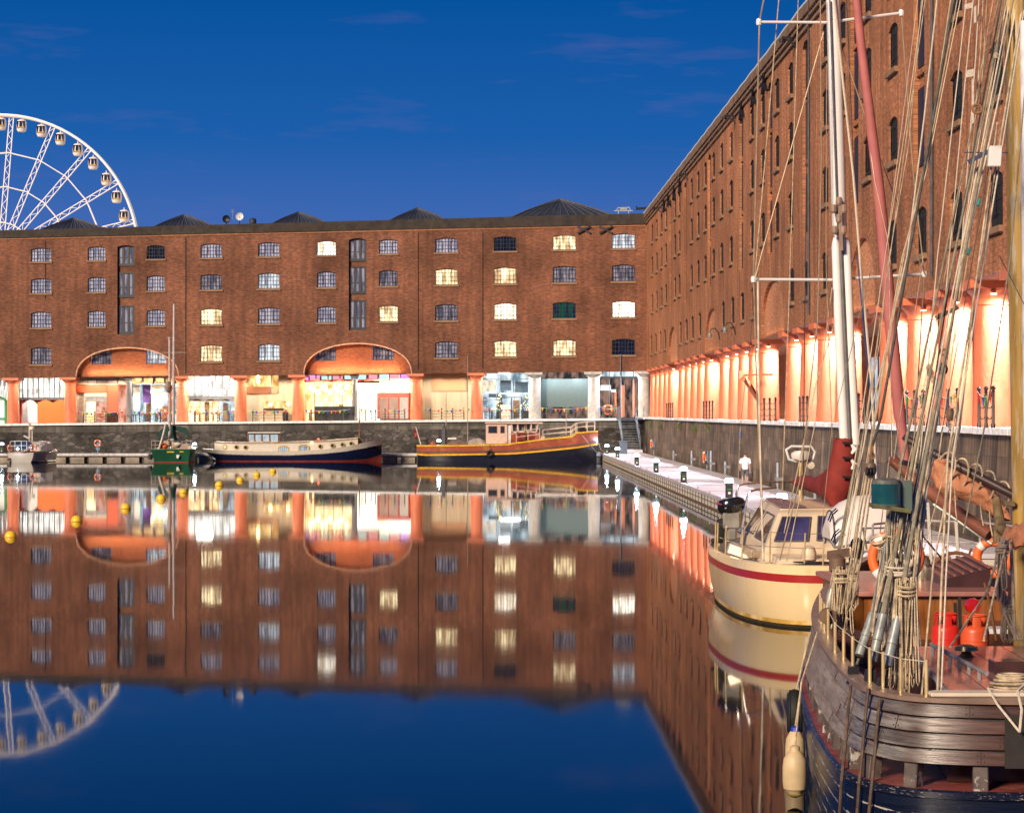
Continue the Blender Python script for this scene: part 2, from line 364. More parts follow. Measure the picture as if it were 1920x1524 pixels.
PANE = {
    'dusk': pane_mat('curtained_glass', (.50, .52, .70), (.24, .26, .42)),
    'dim': pane_mat('dim_glass', (.30, .30, .40), (.08, .085, .14)),
    'dark': pane_mat('dark_glass', (.006, .010, .03), (.003, .004, .012), .05),
    'lit': pane_mat('lit_window_warm', (1, .84, .50), (.34, .22, .11), .2, 1, 1.3),
    'bright': pane_mat('lit_window_white', (1, .97, .88), (.52, .42, .28), .2, 1, 1.9),
    'cool': pane_mat('lit_window_cool', (.50, .58, .66), (.17, .19, .24), .2, 1, .75),
    'green': pane_mat('green_lit_glass', (.0, .05, .02), (.002, .006, .03), .1, 1, .5),
}
def win_frame(nx, nz, rise, casement=True):
    mb = MB(); w = .035
    def top(x): return 1 - rise * (2 * x) ** 2
    for i in range(nx + 1):
        x = -.5 + i / nx; b = w if i in (0, nx) else .014
        mb.box(max(-.5, x - b / 2), min(.5, x + b / 2), .10, .15, 0, top(x) - .005)
    for j in range(nz):
        z = j / nz; b = .04 if j == 0 else .018
        mb.box(-.5, .5, .105, .145, z, z + b)
    n = 8
    for k in range(n):
        xa, xb = -.5 + k / n, -.5 + (k + 1) / n
        mb.obox(((xa + xb) / 2, .125, (top(xa) + top(xb)) / 2 - .02), ((xb - xa) / 2, 0, (top(xb) - top(xa)) / 2), (0, .024, 0), (0, 0, .02))
    if casement:
        for s in (-1, 1):
            for x in (s * .46, s * .17): mb.box(x - .007, x + .007, .085, .10, .22, .80)
            for z in (.22, .80): mb.box(min(s * .46, s * .17), max(s * .46, s * .17), .085, .10, z - .008, z + .008)
    return mb
def win_pane(rise):
    mb = MB(); n = 8
    pts = [(-.5, .17, 0), (.5, .17, 0)] + [(.5 - k / n, .17, 1 - rise * (1 - 2 * k / n) ** 2) for k in range(n + 1)]
    return mb.poly(*pts)
FRM = win_frame(7, 4, .10).build('window', IRON); FRM.hide_render = True
PAN = {k: win_pane(.10).build('pane', m) for k, m in PANE.items()}
SIL = MB().obox((0, .02, -.055), (.56, 0, 0), (0, .14, 0), (0, 0, .055)).build('sill', SAND)
PROTO = [FRM, SIL] + list(PAN.values())
def window(root, loc, rz, w, h, kind, sill=True):
    f = dup(FRM, root, V(loc) - root.location, rz, (w, 1, h)); f.hide_render = False
    dup(PAN[kind], f)
    if sill: dup(SIL, f)
    return f
# ------------------------------------------------------------------ the back warehouse
BK = thing('brick_warehouse', 'long brick warehouse across the dock with wide casement windows above an arcade of shops', 'warehouse', bw(500, 794, 0))
wall = MB(); ZB = -330
def wq(x0, x1, ya, yb, d=0):   # ya, yb: functions or numbers
    g = lambda q, x: q(x) if callable(q) else q
    wall.poly(bw(x0, g(yb, x0), d), bw(x1, g(yb, x1), d), bw(x1, g(ya, x1), d), bw(x0, g(ya, x0), d))
def hole(x0, x1, y0, y1, rise, dep):
    "reveal faces and the arch-head spandrels of an opening"
    for x in (x0, x1):
        wall.poly(bw(x, y0 + rise, 0), bw(x, y1, 0), bw(x, y1, 0) + NIN * dep, bw(x, y0 + rise, 0) + NIN * dep)
    wall.poly(bw(x0, y1, 0), bw(x1, y1, 0), bw(x1, y1, 0) + NIN * dep, bw(x0, y1, 0) + NIN * dep)
    n = 8; xm, hw = (x0 + x1) / 2, (x1 - x0) / 2
    pt = [(xm - hw + 2 * hw * k / n) for k in range(n + 1)]; yy = [y0 + rise * ((x - xm) / hw) ** 2 for x in pt]
    for k in range(n):
        a, b = bw(pt[k], yy[k], 0), bw(pt[k + 1], yy[k + 1], 0)
        wall.poly(a, b, bw(pt[k + 1], y0, 0), bw(pt[k], y0, 0)); wall.poly(a, b, b + NIN * dep, a + NIN * dep)
WC = [(-142, 38), (-34, 38), (77, 38), (181, 33), (292, 34), (396, 40), (504, 40), (612, 35), (728, 35), (837, 42), (947, 42), (1058, 43), (1169, 43)]
LD = [(220, 252, [(460, 499), (511, 558), (573, 627)]), (654, 687, [(447, 490), (500, 551), (563, 619)])]
ARCH = [(143, 335, 652), (570, 772, 644)]
STATE = {77: ('dusk', 'dusk', 'dusk', 'dim'), 181: ('dusk', 'dusk', 'dusk'), 292: ('dark', 'dusk', 'dusk'), 396: ('dusk', 'dim', 'lit', 'lit'), 504: ('dusk', 'cool', 'dusk', 'cool'),
         612: ('bright', 'dusk', 'dusk'), 728: ('dusk', 'dim', 'lit'), 837: ('dusk', 'lit', 'dim', 'dim'), 947: ('dark', 'lit', 'bright', 'lit'), 1058: ('lit', 'dim', 'green', 'lit'), 1169: ('cool', 'dim', 'bright', 'dark')}
ev = []
for xc, w in WC: ev.append((xc - w / 2, xc + w / 2, [row(i, xc) for i in range(3)], 3.2, .22, xc))
for a, b, u in LD: ev.append((a, b, [(u[0][0], u[2][1])], 3.5, .4, None))
ev.sort(); x = ZB
for a, b, hs, rise, dep, xc in ev:
    wq(x, a, y_pb, y_band); y = y_pb
    for y0, y1 in hs: wq(a, b, y, y0); hole(a, b, y0, y1, rise, dep); y = y1
    wq(a, b, y, y_band); x = b
wq(x, 1217, y_pb, y_band)
# lower band: row of windows and the two wide elliptical arches
lo = [(xc - w / 2, xc + w / 2, 'w', xc) for xc, w in WC if xc not in (181, 292, 612, 728, -142)] + [(a, b, 'a', t) for a, b, t in ARCH]
lo.sort(); x = ZB; 
for a, b, k, q in lo:
    trim = MB(); infill = MB()
    wq(x, a, y_band, y_beam)
    if k == 'w':
        y0, y1 = row(3, q); wq(a, b, y_band, y0); hole(a, b, y0, y1, 3.2, .22); wq(a, b, y1, y_beam)
    else:
        n = 40; xm, hw = (a + b) / 2, (b - a) / 2; yb = y_beam(xm)
        P = [(xm - hw * math.cos(math.pi * i / n), yb - (yb - q) * math.sin(math.pi * i / n) ** .85) for i in range(n + 1)]
        for (xa, ya), (xb, yb2) in zip(P, P[1:]):
            p0, p1 = bw(xa, ya, 0), bw(xb, yb2, 0)
            wall.poly(p0, p1, bw(xb, y_band(xb), 0), bw(xa, y_band(xa), 0)); wall.poly(p0, p1, p1 + NIN * .7, p0 + NIN * .7)
        trim.tube([bw(*p, -.02) for p in P], .07, 5)
        iw = {143: ((172, 209, 652, 683), (274, 312, 650, 682)), 570: ((591, 630, 644, 676.5), (699, 739, 642, 675))}[a]
        # the recessed brick tympanum, cut round its two windows
        D = .55; xs = [a - 4, iw[0][0], iw[0][1], iw[1][0], iw[1][1], b + 4]
        for j in range(5):
            t0, b0 = q - 6, yb + .2
            if j in (1, 3):
                r = iw[j // 2]
                for u, v in ((t0, r[2]), (r[3], b0)):
                    infill.poly(bw(xs[j], v, D), bw(xs[j + 1], v, D), bw(xs[j + 1], u, D), bw(xs[j], u, D))
            else: infill.poly(bw(xs[j], b0, D), bw(xs[j + 1], b0, D), bw(xs[j + 1], t0, D), bw(xs[j], t0, D))
        for j, r in enumerate(iw):
            p = bw((r[0] + r[1]) / 2, r[3], D + .02); w = (bw(r[1], r[3], D) - bw(r[0], r[3], D)).length
            window(BK, p, BRZ, w, bw(r[0], r[2], D).z - bw(r[0], r[3], D).z, 'cool' if (a == 143 and j) else 'dim', False)
        infill.build('arch_infill', BRK_O, BK); trim.build('arch_ring', mat('arch_ring_stone', (.62, .36, .24), .7), BK, True)
    x = b
wq(x, 1217, y_band, y_beam)
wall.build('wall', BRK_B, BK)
for xc, w in WC:
    for i, k in enumerate(STATE.get(xc, ('dusk', 'dim', 'dusk', 'lit'))):
        y0, y1 = row(i, xc); a, b = bw(xc - w / 2, y1, 0), bw(xc + w / 2, y1, 0)
        window(BK, (a + b) / 2, BRZ, (b - a).length, bw(xc, y0).z - bw(xc, y1).z, k, True)
for a, b, u in LD:   # stacked loading doors in a recess
    y = u[0][0] - 3
    for y0, y1 in u:
        sp = MB(); brect(sp, a, b, y, y0 + 3, .36, .5); sp.build('recess_brick', BRK_B, BK); y = y1
    for y0, y1 in u:
        f = MB(); wd = b - a
        brect(f, a, b, y1 - 5, y1, .25, .36)
        for s in (0, .28, .59, .88): brect(f, a + wd * s, a + wd * (s + .13), y0 + 1, y1, .26, .36)
        brect(f, a, b, y0, y0 + 3, .26, .36); brect(f, a, b, y0 + (y1 - y0) * .58, y0 + (y1 - y0) * .61, .27, .36)
        fo = f.build('loading_door', IRON, BK)
        pm = MB()
        for s in (.12, .41, .72): brect(pm, a + wd * s, a + wd * (s + (.16 if s != .41 else .18)), y0 + 3, y1 - 5, .31, .34)
        pm.build('pane', PANE['dim'], fo)
# parapet, roofs
pp = MB(); xs = [ZB, 0, 300, 447, 620, 907, 1211]
for i in range(len(xs) - 1):
    a, b = xs[i], xs[i + 1]; dd = .16 + .03 * (i % 2)
    A, B = [bw(a, y_top(a), -dd), bw(a, y_pb(a) - 1.5, -dd)], [bw(b, y_top(b), -dd), bw(b, y_pb(b) - 1.5, -dd)]
    pp.loft([[A[1] + NIN * .9, A[1], A[0], A[0] + NIN * .9], [B[1] + NIN * .9, B[1], B[0], B[0] + NIN * .9]], True, True)
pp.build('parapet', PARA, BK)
cs = MB()
for a, b in ((ZB, 907), (907, 1211)):
    A, B = bw(a, y_pb(a) - 1.5, -.08), bw(b, y_pb(b) - 1.5, -.08); h = V((0, 0, -.18))
    cs.loft([[A + NIN * .3, A, A + h, A + h + NIN * .3], [B + NIN * .3, B, B + h, B + h + NIN * .3]], True, True)
cs.build('cornice', mat('cornice_brick', (.34, .14, .06), .8), BK)
for xa, x0, x1, ya in ((138, 70, 197, 410), (345, 283, 402, 404), (560, 505, 615, 399), (783, 726, 838, 391.5), (1050, 952, 1152, 374.5)):
    D = 7; hp = MB(); L0, R0 = bw(x0, y_top(x0) + 5, D), bw(x1, y_top(x1) + 5, D); ap = bw(xa, ya, D + 6)
    pts = [L0]; mid = []
    L1, R1 = L0 + NIN * 12, R0 + NIN * 12
    base = [L0, R0, R1, L1]
    # gently swept hips
    rings = []
    for f, lift in ((0, 0), (.35, .05), (.7, .035), (1, 0)):
        ring = []
        for p in base:
            q = p.lerp(ap, f * .995); q.z = p.z + (ap.z - p.z) * (f + lift); ring.append(q)
        rings.append(ring)
    ho = hp.loft(rings, True, True).build('hipped_roof', SLATE, BK); sm_ = MB()
    for k in range(13):
        f = k / 12; sm_.tube([r[0].lerp(r[1], f) + V((0, -.03, .04)) for r in rings], .035, 4)
    for c_ in (0, 1): sm_.tube([r[c_] + V((0, -.03, .06)) for r in rings], .09, 5)
    sm_.build('lead_roll', mat('lead_roll_grey', (.10, .105, .13), .6), ho)
rf = MB(); rf.poly(bw(ZB, y_top(ZB) + 4, .8), bw(1211, y_top(1211) + 4, .8), bw(1211, y_top(1211) + 4, .8) + NIN * 22, bw(ZB, y_top(ZB) + 4, .8) + NIN * 22)
rf.build('roof_deck', SLATE, BK)
# arcade: soffit, rear wall
sf = MB(); sf.poly(bw(ZB, y_beam(ZB) - .6, 0), bw(1211, y_beam(1211) - .6, 0), bw(1211, y_beam(1211) - .6, 0) + NIN * 9, bw(ZB, y_beam(ZB) - .6, 0) + NIN * 9)
sf.build('soffit', mat('soffit_plaster', (.5, .47, .43), .8), BK)
bkw = MB(); brect(bkw, ZB, 1250, y_beam(0) - 14, 800, 8.8, 9.1); bkw.build('rear_wall', BRK_B, BK)
pipes = MB()
for x, y0, y1 in ((348, 447, 700), (784, 436, 692), (905, 434, 690), (85, 452, 560)):
    pipes.tube([bw(x, y0, -.06), bw(x, y1, -.06)], .032, 6)
pipes.build('drainpipe', mat('brown_pipe', (.045, .026, .02), .6), BK)
for x in (1095, 1136):
    an = MB()
    an.bar(bw(x - 12, 424.5, -.06), bw(x + 12, 437.5, -.06), .16, .28, (0, -1, 0)); an.bar(bw(x - 12, 437.5, -.12), bw(x + 12, 424.5, -.12), .16, .28, (0, -1, 0))
    an.build('wall_anchor', IRON, BK)
# columns
def column_meshes():
    sh = MB().lathe([(.62, 0), (.62, .05), (.605, .6), (.59, 1.6), (.565, 2.8), (.54, 3.75), (.54, 3.82), (.585, 3.85), (.585, 3.92), (.55, 3.95), (.56, 4.02)], n=24)
    cp = MB().lathe([(.56, 4.02), (.62, 4.10), (.72, 4.22), (.82, 4.31), (.84, 4.35)], n=24); cp.box(-.86, .86, -.86, .86, 4.35, 4.6)
    return sh, cp
sh, cp = column_meshes()
CS = sh.build('column', SALM, smooth=True); CC = cp.build('capital', SALM, smooth=True)
sh, cp = column_meshes()
CSW = sh.build('column', WHST, smooth=True); CCW = cp.build('capital', WHST, smooth=True)
sh = MB().lathe([(.33, 0), (.33, .3), (.28, .35), (.27, 3.9), (.34, 4.0), (.34, 4.1), (.28, 4.15), (.28, 4.35)], n=14); sh.box(-.38, .38, -.38, .38, 4.35, 4.6)
CSG = sh.build('column', GREYC, smooth=True)
PROTO += [CS, CC, CSW, CCW, CSG]
def column(root, loc, h, kind=0, rz=0):
    c = dup((CS, CSW, CSG)[kind], root, V(loc) - root.location, rz, (1, 1, h / 4.6))
    if kind < 2: dup((CC, CCW)[kind], c)
    return c
BCOL = [(-218, 0), (-82, 0), (24.5, 0), (131.6, 0), (242, 2), (342.4, 0), (451.3, 0), (559.5, 0), (664.8, 2), (780.8, 0), (894, 0), (1002.8, 1), (1113.5, 1), (1208, 1)]
for x, k in BCOL:
    p = bw(x, 700, .78); z0 = bw(x, y_quay(x), .2).z; z1 = bw(x, y_beam(x), 0).z
    column(BK, (p.x, p.y, z0), z1 - z0, k, BRZ)
# ------------------------------------------------------------------ quay and dock walls
qb = MB()
def quay_z(x): return bw(x, y_quay(x), .2).z
xs = [ZB, 0, 300, 600, 900, 1213]
for a, b in zip(xs, xs[1:]):
    A, B = bw(a, 700, -.55), bw(b, 700, -.55); A.z, B.z = quay_z(a), quay_z(b)
    qb.poly(A + NIN * .45, B + NIN * .45, B + NIN * 10, A + NIN * 10)
qb.box(15.3, 40, 30, 226, 3.2, 3.926)
q = qb.build('quay', PAVE); tag(q, 'paved quay in front of the warehouses', 'quay', kind='structure')
g = MB().poly((-1500, 470, 3.1), (-70, 240, 3.1), (15.3, 226, 3.1), (15.3, -200, 3.1), (1500, -200, 3.1), (1500, 3000, 3.1), (-1500, 3000, 3.1)).build('ground', PAVE)
tag(g, 'city ground beyond the dock', 'ground', kind='structure')
DWB = thing('dock_wall', 'rough dark rubble stone dock wall under the far shops', 'dock wall', bw(500, 858, -.3))
m = MB(); c = MB(); tc_ = MB()
for a, b in zip(xs, xs[1:]):
    A, B = bw(a, 700, -.3), bw(b, 700, -.3); A0_, B0_ = A.copy(), B.copy()
    A.z, B.z = quay_z(a) - .15, quay_z(b) - .15; A0_.z = B0_.z = -1.5
    dz = V((0, 0, .78)); m.poly(A0_, B0_, B - dz, A - dz); tc_.poly(A - dz - NIN * .02, B - dz - NIN * .02, B - NIN * .02, A - NIN * .02)
    A, B = bw(a, 700, -.55), bw(b, 700, -.55); A.z, B.z = quay_z(a) + .004, quay_z(b) + .004; h = V((0, 0, -.22))
    c.loft([[A + NIN * .46, A, A + h, A + h + NIN * .46], [B + NIN * .46, B, B + h, B + h + NIN * .46]], True, True)
m.build('masonry', RUB, DWB); c.build('coping', COPE, DWB); tc_.build('top_course', brick('top_course_blocks', 'X', (.17, .15, .125), (.085, .076, .068), (.05, .045, .04), w=2.3, h=.78, mortar=.03, big=.5, stain=(.06, .055, .05), bump=.5), DWB)
DWS = thing('dock_wall', 'tall stone dock wall with streaked blocks behind the walkway pontoon', 'dock wall', (14.8, 120, 0))
m = MB(); m.poly((14.55, 30, -1.5), (14.55, 219, -1.5), (14.8, 219, 3.78), (14.8, 30, 3.78)); m.build('masonry', STN_R, DWS)
m = MB(); y = 30
rr = random.Random(3)
while y < 217.9:
    l = min(rr.uniform(1.2, 1.9), 218 - y); o = rr.uniform(-.03, .03); m.box(14.57 + o, 15.302, y + .01, y + l - .01, 3.74 + abs(o) * .5, 3.932 + o * .1); y += l
m.build('coping', COPE, DWS)
# ------------------------------------------------------------------ the side warehouse
SD = thing('brick_warehouse', 'tall brick warehouse beside the walkway, narrow deep windows above floodlit orange columns', 'warehouse', (15.05, 120, 3.93))
XW = 15.05; KQ = 63.586
Q123 = [1.057, 1.147, 1.327, 1.418, 1.52, 1.597, 1.781, 1.866, 1.963, 2.045, 2.222, 2.313, 2.398, 2.489, 2.575, 2.66, 2.833, 2.90, 3.05, 3.13, 3.22, 3.31]
QST = [1.247, 1.468, 1.697, 1.914, 2.133, 2.444, 2.747, 2.975]
Q4 = [1.057, 1.147, 1.24, 1.33, 1.54, 1.60, 1.69, 1.775, 2.036, 2.123, 2.208, 2.298, 2.557, 2.65, 2.73, 2.817, 3.07, 3.15, 3.24, 3.33]
QA = [(1.39, 1.488), (1.82, 1.977), (2.345, 2.494), (2.862, 3.014)]
RZ = [(20.25, 21.95), (17.2, 18.95), (13.75, 15.45), (9.9, 11.6)]
ZTOP, ZBAND, ZBEAM = 22.6, 12.3, 8.53
sw = MB()
def sq(y0, y1, z0, z1, X=XW): sw.poly((X, y0, z0), (X, y1, z0), (X, y1, z1), (X, y0, z1))
def shole(y0, y1, z0, z1, rise, dep):
    for y in (y0, y1): sw.poly((XW, y, z0), (XW + dep, y, z0), (XW + dep, y, z1 - rise), (XW, y, z1 - rise))
    sw.poly((XW, y0, z0), (XW, y1, z0), (XW + dep, y1, z0), (XW + dep, y0, z0))
    n = 8; ym, hw = (y0 + y1) / 2, (y1 - y0) / 2
    P = [(y0 + 2 * hw * k / n, z1 - rise * (2 * k / n - 1) ** 2) for k in range(n + 1)]
    for (ya, za), (yb, zb) in zip(P, P[1:]):
        sw.poly((XW, ya, za), (XW, yb, zb), (XW, yb, z1), (XW, ya, z1)); sw.poly((XW, ya, za), (XW, yb, zb), (XW + dep, yb, zb), (XW + dep, ya, za))
ev = [(KQ * q - .93, KQ * q + .93, [r for r in RZ[2::-1]], .22, .2) for q in Q123] + [(KQ * q - 1.0, KQ * q + 1.0, [(12.9, 22.2)], .3, .26) for q in QST]
ev.sort(); y = 30
for a, b, hs, rise, dep in ev:
    sq(y, a, ZBAND, ZTOP); z = ZBAND
    for z0, z1 in hs: sq(a, b, z, z0); shole(a, b, z0, z1, rise, dep); z = z1
    sq(a, b, z, ZTOP); y = b
sq(y, 218, ZBAND, ZTOP)
lo = [(KQ * q - .93, KQ * q + .93, 0) for q in Q4] + [(KQ * a, KQ * b, 1) for a, b in QA]
lo.sort(); y = 30; BRK_I = brick('brick_arch_side', 'Y', (.58, .21, .09), (.42, .15, .07), (.5, .3, .17))
for a, b, k in lo:
    inf = MB(); ring = MB()
    sq(y, a, ZBEAM, ZBAND)
    if not k:
        z0, z1 = RZ[3]; sq(a, b, ZBEAM, z0); shole(a, b, z0, z1, .22, .2); sq(a, b, z1, ZBAND)
    else:
        n = 32; ym, hw = (a + b) / 2, (b - a) / 2
        P = [(ym - hw * math.cos(math.pi * i / n), ZBEAM + 2.95 * math.sin(math.pi * i / n) ** .85) for i in range(n + 1)]
        for (ya, za), (yb, zb) in zip(P, P[1:]):
            sw.poly((XW, ya, za), (XW, yb, zb), (XW, yb, ZBAND), (XW, ya, ZBAND)); sw.poly((XW, ya, za), (XW, yb, zb), (XW + .2, yb, zb), (XW + .2, ya, za))
        inf.poly((XW + .18, a - .2, ZBEAM), (XW + .18, b + .2, ZBEAM), (XW + .18, b + .2, ZBAND - .6), (XW + .18, a - .2, ZBAND - .6))
        inf.build('arch_infill', BRK_I, SD)
    y = b
sq(y, 218, ZBEAM, ZBAND)
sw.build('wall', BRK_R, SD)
SPAN = [k for k in ('dark', 'dim')]
rr = random.Random(5)
def swin(q, r):
    z0, z1 = RZ[r]; k = 'dark' if rr.random() < .75 else 'dim'
    if r == 0 and q in (2.222, 2.313): k = 'lit' if q == 2.222 else 'cool'
    window(SD, (XW - .02, KQ * q, z0), R(-90), 1.86, z1 - z0, k, True)
for r in range(3):
    for q_ in Q123: swin(q_, r)
for q_ in Q4: swin(q_, 3)
for q_ in QST:
    f = MB(); y = KQ * q_
    f.box(XW + .22, XW + .28, y - 1.0, y + 1.0, 12.9, 22.3)
    for z in (12.9, 16.4, 19.6): f.box(XW + .10, XW + .22, y - 1.0, y + 1.0, z - .08, z + .12)
    fo = f.build('loading_recess', BRK_R, SD)
    for z in (13.1, 16.6, 19.8):
        MB().box(XW + .14, XW + .215, y - .93, y + .93, z, z + 2.75).build('loading_door', IRON, fo)
st = MB(); st.box(14.93, 15.6, 30, 217.6, 22.6, 22.85); st.box(14.80, 15.6, 30, 217.6, 22.85, 23.05); st.build('cornice', SAND, SD)
st = MB(); y = 30
while y < 217:
    l = min(3.1, 217.5 - y); st.box(14.70, 15.7, y + .01, y + l - .01, 23.05, 23.4 + .02 * (int(y) % 3)); y += l
st.box(14.86, 15.6, 30, 217.5, 23.4, 23.82)
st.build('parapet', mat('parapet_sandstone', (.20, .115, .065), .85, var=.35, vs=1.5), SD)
wf = MB(); wf.poly((15.6, 30, 23.5), (40, 30, 23.5), (40, 226, 23.5), (15.6, 226, 23.5)); wf.build('roof_deck', SLATE, SD)
nw = MB(); nw.poly((XW, 30, ZBEAM), (40, 30, ZBEAM), (40, 30, 23.5), (XW, 30, 23.5)); nw.build('gable_wall', BRK_B, SD)
sf = MB(); sf.poly((XW, 30, ZBEAM - .01), (22, 30, ZBEAM - .01), (22, 222, ZBEAM - .01), (XW, 222, ZBEAM - .01)); sf.build('soffit', mat('arcade_soffit', (.42, .22, .13), .8), SD)
rw = MB(); rw.box(21, 21.3, 30, 222, 3.9, ZBEAM); rw.build('rear_wall', BRK_R, SD)
for y0 in (92, 118, 121.5, 150, 186):
    m = MB(); m.box(20.9, 20.99, y0, y0 + 2.6, 4.5, 7.4); so_ = m.build('shop_window', MATS.get('shop_cool') or glow('shop_cool', (.75, .85, 1), .9, .6, 1.5), SD)
    m = MB()
    for yy in (y0, y0 + 1.3, y0 + 2.6): m.box(20.84, 20.9, yy - .05, yy + .05, 4.4, 7.5)
    for zz in (4.4, 5.6, 7.4): m.box(20.85, 20.9, y0, y0 + 2.6, zz, zz + .1)
    m.build('mullion', IRON, so_)
for x_, y_ in ((1434.6, 156), (1414, 181), (1392, 206), (1275.6, 349.6), (1265, 362), (1254, 375), (1246, 386)):
    Y = 15.0 * F / (x_ - HX); z = CZ - (y_ - HY) * Y / F; an = MB()
    an.bar((14.98, Y - .75, z - .5), (14.98, Y + .75, z + .5), .2, .12); an.bar((14.94, Y - .75, z + .5), (14.94, Y + .75, z - .5), .2, .12)
    an.build('wall_anchor', IRON, SD)
for x_, y_ in ((1491, 76), (1378, 221), (1289, 329.6), (1239.7, 392)):
    Y = 15.0 * F / (x_ - HX); z = CZ - (y_ - HY) * Y / F; an = MB()
    an.bar((15.1, Y, z + .1), (14.35, Y, z + .12), .12, .14); an.bar((15.1, Y, z - .35), (14.5, Y, z + .08), .07, .07); an.lathe([(.02, -.12), (.13, -.1), (.15, .05), (.02, .1)], (14.35, Y, z), 8)
    an.build('hoist_bracket', IRON, SD)
pp = MB()
for q_ in (1.205, 1.672):
    MB().tube([(XW - .08, KQ * q_, 9), (XW - .08, KQ * q_, 22.5)], .05, 6).build('drainpipe', mat('grey_pipe', (.10, .10, .11), .5), SD)
lg = MB(); lg.tube([(14.66, 40 + i * 2.5, 23.52 + .05 * (i % 2)) for i in range(72)], .035, 5)
lg.build('string_light', glow('fairy_light_white', (.8, .78, .8), .55), SD)
QC = [.94, 1.02, 1.1086, 1.1962, 1.2870, 1.3774, 1.5525, 1.6407, 1.730, 1.817, 2.0, 2.083, 2.169, 2.253, 2.342, 2.514, 2.601, 2.685, 2.773, 2.859, 3.03, 3.11, 3.20, 3.281, 3.367]
SPOTP = 3000
lampm = glow('floodlight_lens', (1, .88, .6), 30)
for i, q_ in enumerate(QC):
    Y = 64.22 * q_; c = column(SD, (15.82, Y, 3.93), ZBEAM - 3.93)
    lp = MB().lathe([(.04, .12), (.08, .1), (.09, -.02), (.07, -.03)], (0, 0, 0), 10); o = lp.build('floodlight', SALM, None); o.parent = c; o.location = (-.12, -.80, 4.20)
    b = MB().lathe([(.09, -.035), (.09, -.05)], (0, 0, 0), 10).build('lamp_lens', lampm); b.parent = c; b.location = (-.12, -.80, 4.20)
    lamp('SPOT', 'column_floodlight', (16.6, Y - 1.75, 8.2), SPOTP * rr.uniform(.8, 1.2), (1, .86, .96), .1, (15.75, Y - .5, 5.2), 115, blend=.6)
# ------------------------------------------------------------------ shops under the far arcade
def shop(name, label, cat, x0, x1, d):
    p = bw((x0 + x1) / 2, y_quay((x0 + x1) / 2) - .3, d); return thing(name, label, cat, p)
def bpart(root, name, m, rects, parent=None):
    b = MB()
    for r in rects: brect(b, *r)
    return b.build(name, m, parent or root)
def bars(x0, x1, y0, y1, nx, ny, d, w=.7):
    return [(x0 + (x1 - x0) * i / nx - w / 2, x0 + (x1 - x0) * i / nx + w / 2, y0, y1, d, d + .08) for i in range(nx + 1)] + [(x0, x1, y0 + (y1 - y0) * j / ny - w / 2, y0 + (y1 - y0) * j / ny + w / 2, d + .01, d + .07) for j in range(ny + 1)]
GW = glow('shop_white_glow', (1, .95, .86), 2.2, 1, 1.6, (.30, .27, .24)); GH = glow('shop_warm_glow', (1, .78, .44), 2.3, 1, 1.5, (.62, .26, .07)); GC = glow('shop_cool_glow', (.80, .93, 1), 1.25, 1, 1.3, (.12, .20, .25))
GR = glow('shop_red_glow', (1, .55, .42), 1.0, 1, 2, (.55, .12, .05)); GV = glow('transom_violet', (.65, .25, 1), 1.5); GP = glow('transom_pink', (1, .30, .35), 1.4); GB = glow('lamp_white', (1, .97, .9), 14); GA = glow('lamp_amber', (1, .72, .3), 9)
GD = glow('shop_dark_glass', (.40, .24, .18), .8, 1, 2.2, (.03, .035, .04)); GT = glow('transom_aqua', (.55, .9, .85), 1.2); GK = glow('kitchen_gold', (1, .70, .30), 1.7, 1, 2.5, (.45, .2, .05))
STEEL = mat('painted_steel', (.08, .075, .075), .5); GREYP = mat('grey_paint', (.30, .30, .31), .5); CREAMP = mat('cream_render', (.70, .60, .46), .75)
PLY = mat('plywood_hoarding', (.46, .36, .24), .7, var=.16, vs=.9, stretch=(3, 3, .3)); ORNG = mat('orange_hoarding', (.80, .17, .03), .7, var=.05); WBRD = mat('white_board', (.8, .8, .78), .6, var=.04)
SALP = mat('salmon_fascia', (.70, .13, .06), .6, var=.06); BROWN = mat('brown_sign', (.22, .07, .018), .6, var=.05); TEAL = mat('grey_teal_board', (.10, .135, .135), .65, var=.05); PEACH = mat('peach_board', (.46, .24, .115), .65, var=.05); REDP = mat('red_door_paint', (.40, .06, .04), .45)
GREENP = mat('green_paint', (.02, .22, .10), .45); DWOOD = mat('dark_wood', (.06, .03, .018), .6); BLK = mat('black_board', (.02, .02, .022), .6)
def B_(x): return y_beam(x)
def Q_(x): return y_quay(x) - .3
s = shop('shopfront', 'white shopfront with bright green arched door frames at the left end of the arcade', 'shopfront', -14, 14, 3)
bpart(s, 'wall', WBRD, [(-60, 36, 709, 746, 3.2, 3.4), (-60, 36, 746, 794, 3.3, 3.5)])
b = MB(); b.tube([bw(-12 + 24 * t, 752 - 7 * math.sin(math.pi * t) + (0 if 0 < t < 1 else 40), 3.1) for t in (0, .02, .15, .3, .5, .7, .85, .98, 1)], .12, 5); brect(b, -12, 13, 783, 786, 3.1, 3.2); brect(b, 8, 10, 752, 794, 3.1, 3.2)
b.build('door_frame', GREENP, s); bpart(s, 'window', GW, bars(-20, 12, 712, 742, 4, 2, 3.1)[:5]); bpart(s, 'railing', STEEL, bars(-30, 36, 730, 747, 22, 1, 2.2, .5))
